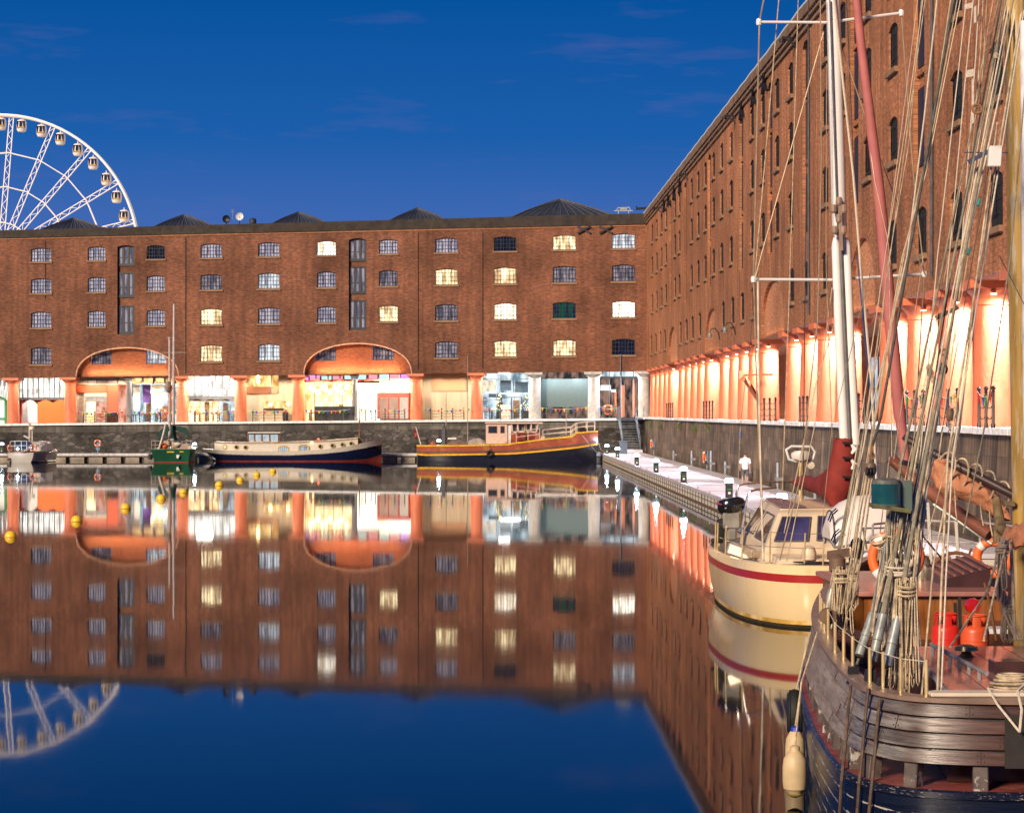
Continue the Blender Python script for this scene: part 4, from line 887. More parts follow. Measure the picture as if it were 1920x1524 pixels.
CAPG = glow('bollard_cap_glow', (.55, .78, 1), 9); GRN = glow('green_display', (.15, 1, .12), .45)
def bollard(x, y, z, label, h=.82, power=220):
    t = thing('light_bollard', label, 'bollard light', (x, y, z), group='light bollards on the pontoons')
    MB().box(x - .15, x + .15, y - .13, y + .13, z, z + h - .17).build('post', BLK, t)
    MB().lathe([(.14, 0), (.20, .02), (.20, .15), (.13, .21), (.02, .22)], (x, y, z + h - .17), 12).build('light_cap', CAPG, t, True)
    MB().box(x - .09, x + .09, y - .136, y - .131, z + h * .43, z + h * .48).build('display', GRN, t); MB().lathe([(.02, -.012), (.06, -.01), (.06, .01), (.02, .012)], (x, y - .14, z + h * .26), 10, 'y').build('socket', WHITE, t)
    lamp('POINT', 'bollard_lamp', (x, y - .02, z + h + .28), power, (.62, .80, 1), .12)
for (x, y), lb in zip(((1137.8, 851), (1193.7, 873), (1230, 886), (1281.8, 905), (1367, 933)), ('light bollard at the bow of the red barge, farthest on the walkway', 'light bollard in front of the steel stairs on the walkway edge', 'third light bollard from the camera on the walkway edge', 'second light bollard from the camera on the walkway edge', 'nearest light bollard on the walkway, behind the outboard motor')):
    Y = F * 3.77 / (y - HY); bollard((x - HX) * Y / F, Y, .63, lb)
bollard(10.45, 186.5, .63, 'light bollard with a yellow post in the water just below it')
bollard(10.45, 81, .63, 'light bollard glaring behind the cream yacht roof', power=330)
p = px(1157, 868, 185.0); tag(solo(MB().tube([(p.x, p.y, -.6), (p.x, p.y, .72)], .07, 8), 'mooring_post', YEL, 'thin yellow post standing in the water against the walkway pontoon', 'post', (p.x, p.y, 0)))
for x, lb in ((2, 'blue-white pontoon light cut off by the left edge of the photo'), (364, 'blue-white pontoon light between the green boat and the navy barge')):
    X = (x - HX) * 207 / F; bollard(X, 207.3, .6, lb, .95, 90)
bollard((822 - HX) * 206.3 / F, 207.8, .6, 'blue-white pontoon light showing over the stern of the red barge', 1.25, 90)
# lifebuoys on posts
ORA = mat('lifebuoy_orange', (.85, .16, .03), .5, var=.05); ORB = mat('lifebuoy_band', (.8, .78, .74), .5)
def lifebuoy(c, r, label, u=(1, 0, 0), w=(0, 0, 1), t=None, group=None):
    t_ = thing('lifebuoy', label, 'lifebuoy', c, group=group); t = t or r * .26
    MB().torus(c, r, t, u, w, 28, 10).build('ring', ORA, t_, True)
    for k in range(4):
        a = math.pi / 4 + k * math.pi / 2; MB().torus(c, r, t * 1.06, u, w, 5, 10, a - .17, a + .17).build('band', ORB, t_, True)
def stand(p, h, label, m=GREYP):
    t = thing('lifebuoy_stand', label, 'stand', p); MB().tube([V(p), V(p) + V((0, 0, h))], .045, 8).build('post', m, t); MB().box(p[0] - .18, p[0] + .18, p[1] - .03, p[1] + .03, p[2] + h - .75, p[2] + h).build('back_board', mat('stand_blue', (.10, .22, .35), .6), t)
p = px(183.5, 852, 207.6); p.z = .6; stand(p, 1.05, 'grey post with a blue board holding the life ring at the far wall'); lifebuoy(p + V((0, -.12, .95)), .27, 'orange life ring hanging on a post before the far dock wall')
for x, y, ft, lb in ((1226, 838, 852, 'near the foot of the steel stairs'), (1326, 858, 879, 'halfway along the walkway by the side wall')):
    Y = F * 3.77 / (ft - HY); X = (x - HX) * Y / F; p = V((X, Y, .63)); t = thing('lifebuoy_stand', 'blue backed life ring post ' + lb, 'stand', p); h = 1.35 if Y > 150 else 1.2
    MB().tube([p, p + V((0, 0, h))], .05, 8).build('post', GREYP, t); MB().box(X - .05, X + .05, Y - .25, Y + .25, .63 + h - .8, .63 + h).build('back_board', MATS['stand_blue'], t)
    lifebuoy(p + V((-.16, -.05, h - .42)), .36, 'orange and white life ring on its post ' + lb, (.30, .95, 0), (0, 0, 1))
p = bw(1140, 768, .2); lifebuoy(p, .42, 'orange life ring on the chain fence before the corner shop'); p = bw(304, 775.5, .05); lifebuoy(p, .40, 'red and white life ring on the quay beside the two thin boat masts')
# posts and boxes at the foot of the side wall
rr = random.Random(2)
for i, Y in enumerate((176, 160, 146, 137, 126, 112, 99, 90, 79)):
    p = V((14.25, Y, .4)); b = MB().tube([p, p + V((0, 0, 1.0 + .25 * (i % 3)))], .09, 8); b.box(14.15, 14.5, Y - .1, Y + .1, 1.0, 1.15)
    tag(solo(b, 'guide_pile', mat('galvanised', (.30, .31, .33), .45, metal=.3), ('first', 'second', 'third', 'fourth', 'fifth', 'sixth', 'seventh', 'eighth', 'ninth')[i] + ' grey steel guide pile along the side wall counting from the stairs', 'guide pile', p, 'guide piles at the foot of the side wall'))
Y = F * 3.77 / (908 - HY); X = (1481.5 - HX) * Y / F; t = thing('service_cabinet', 'white metal service cabinet on legs on the walkway behind the cream yacht', 'cabinet', (X, Y, .63)); MB().box(X - .24, X + .24, Y - .2, Y + .2, .80, 1.75).build('body', WHITE, t, bevel=.02); MB().box(X - .245, X - .05, Y - .215, Y - .2, .85, 1.0).build('vent', GREYP, t)
for s_ in (-.2, .2): MB().bar((X + s_, Y, .63), (X + s_, Y, .8), .05, .05).build('leg', GREYP, t)
p = px(1172, 838, 203); tag(solo(MB().box(p.x - .45, p.x + .2, p.y, p.y + .6, .63, 1.75).box(p.x - .5, p.x + .25, p.y - .05, p.y + .65, 1.75, 1.82), 'meter_box', mat('box_grey_blue', (.09, .12, .16), .5), 'blue grey meter box beside the foot of the steel stairs', 'box', (p.x, p.y, .63)))
# steel stairs down from the quay
ST = thing('steel_staircase', 'grey steel staircase from the quay corner down to the walkway pontoon', 'staircase', (13.1, 209, .63)); x0, x1, ya, yb, za, zb = 12.3, 13.85, 209.6, 216.9, .95, 3.80; n = 13; GALV = mat('galvanised_steel', (.15, .17, .20), .5, metal=.4)
for i in range(n):
    f = i / (n - 1); y = ya + (yb - ya) * f; z = za + (zb - za) * f; MB().box(x0, x1, y, y + .30, z, z + .05).build('tread', GALV, ST)
for x in (x0 - .04, x1 + .04):
    MB().bar((x, ya - .3, za - .1), (x, yb + .3, zb + .02), .06, .28).build('stringer', GALV, ST); m = MB()
    for k in (0, .25, .5, .75, 1):
        p = V((x, ya + (yb - ya) * k, za + (zb - za) * k)); m.tube([p, p + V((0, 0, 1.0))], .025, 6)
    for h in (.5, 1.0): m.tube([(x, ya, za + h), (x, yb, zb + h)], .025, 6)
    m.build('handrail', GALV, ST)
MB().box(x0 - .1, x1 + .1, 207.6, 209.6, .66, .92).build('landing', DECKM, ST); MB().box(x0 - .2, x1 + .8, 216.9, 218.2, 3.72, 3.86).build('top_landing', GALV, ST)
m = MB()
for X in (12.2, 14.7): m.tube([(X, 217.0, 3.86), (X, 217.0, 4.9)], .03, 6)
m.tube([(12.2, 217.0, 4.9), (10.6, 217.3, 4.9)], .03, 6); m.tube([(14.7, 217.0, 4.9), (14.7, 218, 4.9)], .03, 6); m.build('landing_rail', GALV, ST)
p = bw(1163.5, 783, -.15); tag(solo(MB().tube([p, p + V((0, 0, 6.0))], .05, 8).ball(p + V((0, 0, 6.0)), .14, 8), 'slim_pole', GALV, 'thin grey pole on the quay at the top of the stairs', 'pole', p))
# little plants in the wall joints
LEAF = mat('wall_weed', (.09, .16, .02), .6, var=.4)
for i, (x, y, lb) in enumerate(((1221, 797, 'nearest the stairs'), (1239, 799, 'second from the stairs'), (1276, 798, 'third from the stairs'), (1304, 803, 'fourth from the stairs'), (1328, 799, 'farthest from the stairs'))):
    Y = 14.7 * F / (x - HX); p = px(x, y, Y); p.x = 14.72; b = MB()
    for k in range(70):
        c = p + V((-abs(rr.gauss(0, .12)), rr.gauss(0, .5), rr.gauss(0, .20))); a = V((rr.uniform(-1, .2), rr.uniform(-1, 1), rr.uniform(-.6, 1))) * .10; e = V((-.05, rr.uniform(-.06, .06), .05)); b.poly(c, c + a * .5 + e, c + a, c + a * .5 - e)
    tag(solo(b, 'wall_plant', LEAF, 'tuft of green leaves growing high on the side dock wall, ' + lb, 'plant', p, 'tufts of green in the dock wall'))
# chain fences and bunting on the side quay
for i, (qa, qb_, lb) in enumerate(((1.045, 1.075, 'right of the nearest visible orange column'), (1.125, 1.172, 'between the second and third nearest orange columns'), (1.215, 1.262, 'between the third and fourth nearest columns'), (1.405, 1.475, 'in the gap behind the pink furled sail'), (1.66, 1.70, 'by the white mast'), (1.845, 1.96, 'in the second arch gap of the side arcade'), (2.37, 2.47, 'in the third arch gap of the side arcade'), (2.89, 2.99, 'in the farthest arch gap of the side arcade'))):
    n = 4 if qb_ - qa > .06 else 3; P = [V((14.95, 64.22 * (qa + (qb_ - qa) * k / (n - 1)), 3.935)) for k in range(n)]
    chain_fence('black chain fence on the side quay ' + lb, P, h=1.15, sag=.16)
    if i < 3: bunting('few coloured flags on the side quay ' + lb, P[0] + V((-.05, 0, 1.1)), P[-1] + V((-.05, 0, 1.1)), 6, i0=i)
p = px(1418, 707, 132); b = MB(); Y = 64.22 * 2.0 - .6; b.bar((14.3, Y, 6.45), (15.6, Y + 3.0, 5.0), .22, .22); b.bar((14.3, Y, 6.5), (15.7, Y - 2.0, 6.5), .10, .1); b.bar((14.2, Y, 6.2), (14.2, Y, 6.75), .3, .3)
tag(solo(b, 'quay_crane_jib', SALM, 'orange iron crane jib leaning out from a side column', 'crane jib', (14.3, Y, 6.4)))
for q_, lb in ((2.32, 'farther'), (2.17, 'nearer')):
    Y = 64.22 * q_ - 1; p = V((15.0, Y, 9.15)); t = thing('lantern', 'curved arm wall lantern above the orange columns, the %s of two' % lb, 'lantern', p); MB().tube([p, p + V((-.1, 0, .5)), p + V((-.3, 0, .75)), p + V((-.55, 0, .70)), p + V((-.65, 0, .45))], .04, 6).build('bracket', IRON, t); MB().lathe([(.03, .2), (.12, .1), (.14, -.05), (.09, -.18), (.02, -.2)], p + V((-.65, 0, .3)), 10).build('lamp_globe', mat('frosted_globe', (.22, .22, .21), .3), t, True)
# ------------------------------------------------------------------ person
def skin_chain(name, chains, m, parent, sub=2):
    "one continuous surface grown from a connected skeleton; chains: lists of (point, radius); shared points join"
    vs, es, rad, idx = [], [], [], {}
    for ch in chains:
        last = None
        for p, r in ch:
            k = tuple(round(c, 4) for c in p)
            if k not in idx: idx[k] = len(vs); vs.append(p); rad.append(r)
            if last is not None: es.append((last, idx[k]))
            last = idx[k]
    r0 = parent
    while r0.parent: r0 = r0.parent
    me = bpy.data.meshes.new(name); me.from_pydata([tuple(V(p)) for p in vs], es, []); o = bpy.data.objects.new(name, me); COL.objects.link(o); o.parent = parent
    md = o.modifiers.new('skin', 'SKIN'); md.use_smooth_shade = True
    for i, v in enumerate(me.skin_vertices[0].data):
        r = rad[i]; v.radius = r if isinstance(r, tuple) else (r, r); v.use_root = (i == 0)
    if sub: s_ = o.modifiers.new('smooth', 'SUBSURF'); s_.levels = sub; s_.render_levels = sub
    me.materials.append(m); return o
PX, PY = (1397 - HX) * 116.0 / F, 116.0
P_ = thing('person', 'person in a white t-shirt and dark shorts standing on the walkway, back to the camera', 'person', (PX, PY, .63))
SKIN = mat('skin', (.55, .30, .22), .5, var=.05)
hip = (0, 0, .88)
skin_chain('body', [[(hip), ][:0] or [((0, 0, .88), (.15, .10)), ((0, 0, 1.05), (.145, .095)), ((0, 0, 1.25), (.17, .10)), ((0, 0, 1.40), (.10, .075)), ((0, .01, 1.47), .055), ((0, .01, 1.53), .065), ((0, .02, 1.61), (.078, .09)), ((0, .02, 1.68), (.06, .07))],
    [((0, 0, 1.25), (.17, .10)), ((.18, 0, 1.36), .06), ((.235, 0, 1.12), .042), ((.25, .03, .90), .034), ((.25, .05, .80), .036), ((.25, .06, .74), .022)],
    [((0, 0, 1.25), (.17, .10)), ((-.18, 0, 1.36), .06), ((-.235, 0, 1.12), .042), ((-.25, .03, .90), .034), ((-.25, .05, .80), .036), ((-.25, .06, .74), .022)],
    [((0, 0, .88), (.15, .10)), ((.10, 0, .78), .085), ((.12, .01, .48), .058), ((.125, -.01, .30), .055), ((.125, -.01, .08), .038), ((.13, .12, .03), .035)],
    [((0, 0, .88), (.15, .10)), ((-.10, 0, .78), .085), ((-.12, .01, .48), .058), ((-.125, -.01, .30), .055), ((-.125, -.01, .08), .038), ((-.13, .12, .03), .035)]], SKIN, P_)
def ell(c, a, b, n=14): return [V((c[0] + a * math.cos(2 * math.pi * k / n), c[1] + b * math.sin(2 * math.pi * k / n), c[2])) for k in range(n)]
b = MB().loft([ell((0, 0, .83), .185, .13), ell((0, 0, 1.0), .175, .125), ell((0, 0, 1.2), .20, .13), ell((0, 0, 1.34), .205, .115), ell((0, 0, 1.43), .11, .085), ell((0, .01, 1.455), .075, .07)], True)
for s_ in (-1, 1): b.tube([(s_ * .15, 0, 1.36), (s_ * .20, 0, 1.30), (s_ * .245, 0, 1.12)], [.085, .085, .075], 10, False)
b.build('t_shirt', mat('white_cotton', (.8, .8, .82), .8, var=.05), P_, True, world=False)
b = MB().loft([ell((0, 0, .92), .18, .125), ell((0, 0, .80), .19, .13), ell((0, 0, .74), .18, .12)], True)
for s_ in (-1, 1): b.tube([(s_ * .09, 0, .80), (s_ * .105, 0, .62), (s_ * .115, .01, .48)], [.105, .10, .092], 10, False)
b.build('shorts', mat('grey_shorts', (.12, .11, .12), .8), P_, True, world=False)
b = MB().ball((0, .005, 1.645), .092, 14, (.92, 1.05, .95)); b.build('hair', mat('brown_hair', (.10, .045, .025), .7, bump=.5), P_, True, world=False)
for s_ in (-1, 1): MB().loft([ell((s_ * .13, .03, .015), .05, .125, 10), ell((s_ * .13, .03, .05), .05, .12, 10), ell((s_ * .13, -.02, .10), .042, .055, 10)], True, True).build('shoe', mat('white_shoe', (.6, .58, .55), .6), P_, True, world=False)
# ------------------------------------------------------------------ moored boats on the far side
class Hull:
    "st: (x at deck, x at waterline, pixel y of the sheer, half beam at deck, half beam at waterline); the boat lies across the view at distance Yc"
    def __init__(s, st, Yc, full=.7): s.st, s.Yc, s.full = st, Yc, full
    def zd(s, i): return CZ - (s.st[i][2] - HY) * s.Yc / F
    def zy(s, y): return CZ - (y - HY) * s.Yc / F
    def pt(s, i, z, side, off=0):
        xd, xw, yd, b, bw_ = s.st[i]; f = z / s.zd(i); fb = max(0, min(f, 1.6)) ** s.full if f > 0 else f * .6
        x = xw + (xd - xw) * f; bb = max(.02, bw_ + (b - bw_) * fb) + off
        return V(((x - HX) * s.Yc / F, s.Yc + side * bb, z))
    def band(s, lo, hi, off=0, n=4, caps=True):
        m = MB(); N_ = len(s.st)
        lo = lo if callable(lo) else (lambda i, v=lo: v); hi = hi if callable(hi) else (lambda i, v=hi: v)
        rings = []
        for i in range(N_):
            zs = [lo(i) + (hi(i) - lo(i)) * k / n for k in range(n + 1)]
            rings.append([s.pt(i, z, -1, off) for z in zs] + [s.pt(i, z, 1, off) for z in reversed(zs)])
        m.loft(rings, False)
        if caps:
            m.f.append(tuple(range(2 * n + 2))); m.f.append(tuple(len(m.v) - 1 - k for k in range(2 * n + 2)))
        return m
    def deck(s, dz=-.05, off=-.02):
        m = MB(); m.loft([[s.pt(i, s.zd(i) + dz, -1, off), s.pt(i, s.zd(i) + dz, 1, off)] for i in range(len(s.st))]); return m
def pbox(mb, x0, x1, y0, y1, Y0, Y1):
    a, b = px(x0, y1, Y0), px(x1, y0, Y0); return mb.box(a.x, b.x, Y0, Y1, a.z, b.z)
NAVY = mat('navy_hull', (.008, .012, .045), .18, var=.15, coat=.4); CREAM = mat('cream_hull', (.62, .56, .47), .4, var=.06); REDB = mat('red_bottom', (.22, .03, .02), .5); BRASS = mat('brass', (.75, .52, .12), .3, metal=.6); TEAK = mat('teak', (.18, .075, .03), .5, var=.25); DGL = mat('boat_glass', (.02, .03, .04), .08)
WBG = glow('wheelhouse_light', (.72, .85, .92), .75, .5, 2)
Y0 = 203.0
H = Hull([(383.5, 404, 845, .12, .06), (390, 406, 846.5, .9, .3), (400, 412, 848, 1.5, .9), (420, 425, 849.8, 2.0, 1.6), (480, 480, 851.5, 2.25, 2.1), (545, 545, 852, 2.25, 2.15), (610, 610, 849, 2.2, 2.05), (655, 655, 844.2, 2.0, 1.6), (690, 688, 838, 1.3, .75), (708, 706, 834, .55, .2), (716, 715, 832.6, .05, .03)], Y0)
yb = [841, 841.3, 842, 843.3, 845, 845, 842, 836, 828, 822.5, 820]
D = thing('barge', 'long navy and cream barge with yellow ringed portholes and a small wheelhouse', 'barge', px(550, 862, Y0)); zr = [.12, .12, .12, .10, .10, .10, .10, .12, .22, .42, .6]
H.band(-.5, lambda i: zr[i]).build('bottom', REDB, D, True); H.band(lambda i: zr[i], H.zd, .005).build('hull', NAVY, D, True); H.band(H.zd, lambda i: H.zy(yb[i]), .03).build('bulwark', CREAM, D, True); H.band(lambda i: H.zd(i) - .05, lambda i: H.zd(i) + .03, .06, 1).build('rubbing_strake', mat('strake_grey', (.4, .37, .33), .5), D); H.deck(.1).build('deck', DECKM, D)
cx = [405.5, 440, 470, 520, 560, 620, 672]; ct = [829.5, 830.3, 830.5, 830, 829, 826.5, 822.3]; cbm = [1.3, 1.55, 1.6, 1.6, 1.6, 1.5, 1.0]
rings = []
for x, t_, bm in zip(cx, ct, cbm):
    X = (x - HX) * Y0 / F; z1 = H.zy(t_); z0 = .5; rings.append([V((X, Y0 - bm, z0)), V((X, Y0 - bm + .05, z1)), V((X, Y0, z1 + .12)), V((X, Y0 + bm - .05, z1)), V((X, Y0 + bm, z0))])
MB().loft(rings, False, True).build('cabin', CREAM, D); b = MB()
for s_ in (-1, 1): b.tube([V((r[0].x, Y0 + s_ * abs(r[0].y - Y0), r[1].z + .03)) for r in rings], .05, 5)
b.build('cabin_coaming', mat('coaming_tan', (.5, .36, .25), .5), D)
def bmi(x):
    for (a, ba), (c, bc) in zip(zip(cx, cbm), zip(cx[1:], cbm[1:])):
        if a <= x <= c: return ba + (bc - ba) * (x - a) / (c - a)
    return 1.3
for x, y, k in ((421.9, 837.8, 1), (443.3, 838.3, 0), (460.6, 838.9, 0), (600.5, 837, 0), (623.3, 835.2, 0), (642.1, 833.4, 0), (658.5, 831.6, 0)):
    p = px(x, y, Y0 - bmi(x) - .02); p.y = Y0 - bmi(x) - .03; fr = MB().torus(p, .165, .045, (1, 0, 0), (0, 0, 1), 18, 6).build('porthole', BRASS, D, True); MB().lathe([(.02, -.02), (.16, -.015), (.16, .02)], p, 16, 'y').build('glass', glow('porthole_warm', (1, .75, .4), 1.1) if k else DGL, fr)
for x0, x1, y0, y1 in ((522.5, 540.5, 836.8, 845.5), (560.5, 578.5, 834.6, 844)):
    Yf = Y0 - 1.63; fr = MB(); n = 8; P = [px(x0 + (x1 - x0) * k / n, y0 + 2.2 * (2 * k / n - 1) ** 2, Yf) for k in range(n + 1)]; fr.tube([px(x0, y1, Yf)] + P + [px(x1, y1, Yf)], .055, 5); fo = fr.build('arched_window', BRASS, D); g_ = MB(); g_.loft([[px(x0 + (x1 - x0) * k / n, y1, Yf + .02), P[k] + V((0, .02, 0))] for k in range(n + 1)]); g_.build('glass', WBG, fo)
    bb = MB(); [bb.bar(px(x0 + (x1 - x0) * k / 5, y0, Yf - .01), px(x0 + (x1 - x0) * k / 5, y1, Yf - .01), .02, .02) for k in range(1, 5)]; bb.bar(px(x0, (y0 * .6 + y1 * .4), Yf - .01), px(x1, (y0 * .6 + y1 * .4), Yf - .01), .02, .02); bb.build('glazing_bar', IRON, fo)
w = thing; b = MB(); pbox(b, 466, 520, 828, 845, Y0 - 1.45, Y0 + 1.4); pbox(b, 466.5, 521, 825.5, 828.5, Y0 - 1.47, Y0 + 1.4); b.build('wheelhouse', CREAM, D); wm = MB()
for x in (466, 477.5, 491.5, 505.5, 522): wm.bar(px(x + (.8 if x > 500 else -.4 if x < 470 else 0), 827, Y0 - 1.46), px(x + (1.8 if x > 510 else -.8 if x < 470 else 0), 812, Y0 - 1.46), .14, .12, (0, 1, 0)); wm.bar(px(x, 827, Y0 + 1.4), px(x, 812, Y0 + 1.4), .14, .12, (0, 1, 0))
wm.bar(px(465, 813, Y0 - 1.46), px(524, 813, Y0 - 1.46), .1, .14); wm.build('window_frame', TEAK, D); b = MB(); pbox(b, 467, 521, 813, 827, Y0 - 1.40, Y0 - 1.36); b.build('window', WBG, D); b = MB(); pbox(b, 464.5, 525.5, 810, 812.3, Y0 - 1.7, Y0 + 1.7); b.build('roof', CREAM, D); b = MB(); pbox(b, 493.5, 506, 828, 845, Y0 - 1.50, Y0 - 1.45); dr = b.build('door', TEAK, D); b = MB(); pbox(b, 496, 503, 830, 844, Y0 - 1.53, Y0 - 1.5); b.build('door_panel', CREAM, dr)
b = MB(); p = px(674.5, 832, Y0); b.tube([p + V((0, 0, -.3)), px(673.3, 754, Y0)], [.07, .04], 8); b.lathe([(.28, -.4), (.25, .3), (.1, .55)], p, 8); b.build('mast', TEAK, D)
b = MB(); pbox(b, 588, 612, 824, 826.3, Y0 - .4, Y0 + .5); b.build('hatch', REDB, D); MB().ball(px(597, 823.6, Y0 - .3), .10, 8).build('red_lamp', glow('lamp_red', (1, .12, .06), 6), D); MB().ball(px(585, 830, Y0 - 1.6), .09, 8).build('deck_lamp', GA, D)
# the red working barge
Y0 = 203.0; RUST = mat('red_oxide_topside', (.33, .07, .035), .35, var=.2, vs=1.2, coat=.3, col2=(.42, .17, .05), c2s=.8); YELB = mat('yellow_band', (.80, .47, .02), .4); DARKB = mat('dark_bottom', (.035, .027, .024), .4, var=.3)
H = Hull([(781, 782.5, 834.3, .35, .2), (783, 784, 834.4, 1.3, 1.0), (800, 800, 834.2, 1.9, 1.7), (869, 869, 833.7, 2.3, 2.2), (950, 950, 832, 2.35, 2.25), (966, 966, 829.0, 2.35, 2.25), (1017, 1016, 822.4, 2.25, 2.1), (1071, 1069, 817.4, 1.9, 1.5), (1080.5, 1078, 810.6, 1.8, 1.3), (1100, 1096, 808.6, 1.25, .7), (1115, 1110, 807.6, .55, .2), (1121.5, 1118, 807.2, .06, .03)], Y0)
yl = [849.5, 850, 851, 850, 848.5, 847.8, 843.5, 838.3, 837.2, 834.5, 832.3, 831.6]
G_ = thing('barge', 'red and black working barge with yellow bands, pink wheelhouse and heaped tarpaulins', 'barge', px(950, 863, Y0)); zl = lambda i: H.zy(yl[i])
H.band(-.5, lambda i: zl(i) - .13).build('hull', mat('black_blue_hull', (.012, .013, .024), .3, var=.3, coat=.3), G_, True); H.band(lambda i: zl(i) - .13, zl, .012, 1).build('lower_band', YELB, G_); H.band(zl, lambda i: H.zd(i) - .11, .0).build('topside', RUST, G_, True); H.band(lambda i: H.zd(i) - .11, H.zd, .05, 1).build('rubbing_strake', YELB, G_); H.deck(-.12).build('deck', mat('brown_deck', (.10, .06, .045), .7), G_)
H.band(lambda i: zl(i) + .15, lambda i: zl(i) + .26, .05, 1, False).build('wooden_fender_strip', mat('fender_timber', (.12, .085, .06), .8), G_)
PINK = mat('pink_cream_paint', (.66, .47, .40), .45, var=.05)
b = MB(); pbox(b, 911, 951, 794.5, 832, Y0 - 1.35, Y0 + 1.3); b.build('wheelhouse', PINK, G_); b = MB(); pbox(b, 951, 958, 795, 831, Y0 - 1.2, Y0 + 1.2); b.build('white_door', WHITE, G_)
for x0, x1 in ((915.5, 932), (938, 946)):
    b = MB(); pbox(b, x0, x1, 798.5, 812, Y0 - 1.39, Y0 - 1.35); fo = b.build('window', TEAK, G_); b = MB(); pbox(b, x0 + 1.2, x1 - 1.2, 799.8, 810.8, Y0 - 1.41, Y0 - 1.39); b.build('pane', DGL, fo)
b = MB(); pbox(b, 909.5, 1018, 791.5, 794.5, Y0 - 1.5, Y0 + 1.5); b.build('roof', PINK, G_, bevel=.03)
for yy in (-1.25, 1.25):
    b = MB()
    for x, xt in ((960, 959), (971, 970), (984, 985), (994, 996), (1005, 1008)): b.bar(px(x, 810, Y0) + V((0, yy, 0)), px(xt, 794, Y0) + V((0, yy, 0)), .13, .1, (0, 1, 0))
    b.bar(px(958, 809.5, Y0) + V((0, yy, 0)), px(1006, 809.5, Y0) + V((0, yy, 0)), .1, .12); b.build('window_frame', PINK, G_)
b = MB(); pbox(b, 961, 1003, 795, 809, Y0 - .9, Y0 - .86); b.build('windscreen', mat('pale_glass', (.16, .17, .16), .1), G_)
b = MB(); pbox(b, 957, 1006, 810, 829, Y0 - 1.15, Y0 + 1.2); b.build('wheelhouse_lower', mat('inner_red', (.30, .05, .03), .5), G_); b = MB(); pbox(b, 984.5, 987, 793, 828, Y0 - 1.30, Y0 - 1.2); b.build('post', YELB, G_)
for x0, x1, m_, lb in ((971, 984, REDB, 0), (989, 1003, REDB, 0), (1003, 1013, mat('faded_red', (.35, .12, .10), .6), 0), (1014, 1021, PINK, 0)):
    b = MB(); pbox(b, x0, x1, 811 if x0 < 1014 else 817, 825.5, Y0 - 1.7, Y0 - 1.2); b.build('deck_locker', m_, G_)
b = MB()
def rail(mb, P, hs, r=.035):
    for h in hs: mb.tube([p + V((0, 0, h)) for p in P], r, 6)
    for p in P: mb.tube([p, p + V((0, 0, max(hs)))], r, 6)
for s_ in (-1, 1):
    rail(b, [H.pt(i, H.zd(i) - .05, s_, -.1) for i in (6, 7)] + [H.pt(8, H.zd(8), s_, -.15), H.pt(9, H.zd(9), s_, -.15), H.pt(10, H.zd(10), s_, -.1)], (.55, .95) if 0 else (.45, .85))
b.build('bow_railing', mat('rail_cream', (.60, .48, .38), .5), G_)
b = MB(); b.tube([px(930, 831, Y0 - 2.1), px(942, 817, Y0 - 2.1), px(968, 812, Y0 - 2.1)], .05, 6); rail(b, [px(x, 829 - (x - 968) * .13, Y0 - 2.1) for x in (968, 990, 1012)], (.45, .95), .035); b.build('side_rail', MATS['rail_cream'], G_)
b = MB(); pbox(b, 828.5, 834.5, 802, 833, Y0 - .35, Y0 + .35); b.lathe([(.12, 0), (.17, .15), (.1, .3)], px(831.5, 802, Y0), 8); b.build('funnel', mat('funnel_grey', (.09, .10, .12), .5), G_)
for x, y0, y1, r in ((836.3, 733, 833, .05), (876.8, 666, 833, .045), (1061.5, 770, 815, .06)):
    MB().tube([px(x, y1, Y0 + .3), px(x, y0, Y0 + .3)], [r, r * .6], 6).build('mast', mat('mast_grey_wood', (.34, .26, .20), .6), G_)
def tarp(x0, x1, y0, y1, Yc, m, seed, parent):
    r_ = random.Random(seed); n, k = 14, 9; rings = []
    for i in range(n + 1):
        f = i / n; x = x0 + (x1 - x0) * f; env = math.sin(math.pi * min(1, max(0, f))) ** .45; ring = []
        for j in range(k + 1):
            a = math.pi * j / k; ring.append(px(x, y1 + (y0 - y1) * env * math.sin(a) ** .6 * r_.uniform(.72, 1.05), Yc) + V((0, -1.0 * math.cos(a) * r_.uniform(.9, 1.1), 0)))
        rings.append(ring)
    return MB().loft(rings).build('tarpaulin', m, parent, True)
tarp(876, 912, 820.5, 833, Y0, mat('tarp_grey', (.36, .29, .25), .85, var=.25, vs=2), 3, G_); tarp(838, 878, 825, 833, Y0, mat('tarp_brown', (.20, .12, .10), .85, var=.3, vs=2), 4, G_); tarp(806, 818, 826.5, 834, Y0 - .5, mat('tarp_orange', (.55, .15, .07), .8), 6, G_)
b = MB(); pbox(b, 839.5, 855.5, 820.5, 823.5, Y0 - .6, Y0 - .2); b.build('white_board', WHITE, G_)
b = MB(); [b.lathe([(.12, 0), (.12, .35), (.2, .4), (.2, .5)], px(x, 834, Y0 - 1.3), 8) for x in (800, 798)]; b.bar(px(1086, 803, Y0 - .8), px(1096, 808, Y0 - .2), .5, .35); b.build('bitts', IRON, G_)
fl_ = thing('ensign_flag', 'small red ensign hanging on its staff at the barge stern', 'flag', px(789, 833, Y0)); MB().tube([px(789, 833, Y0), px(779.6, 800, Y0)], [.05, .03], 6).build('staff', WHITE, fl_); b = MB(); b.loft([[px(779.8 + .25 * k, 801 + 2.2 * k, Y0 + .1 * math.sin(k * 1.7)), px(777.8 - (k % 3) * .35 + .1 * k, 802.5 + 2.2 * k, Y0 - .15 * math.sin(k))] for k in range(10)]); b.build('cloth', mat('ensign_red', (.5, .04, .03), .8), fl_)
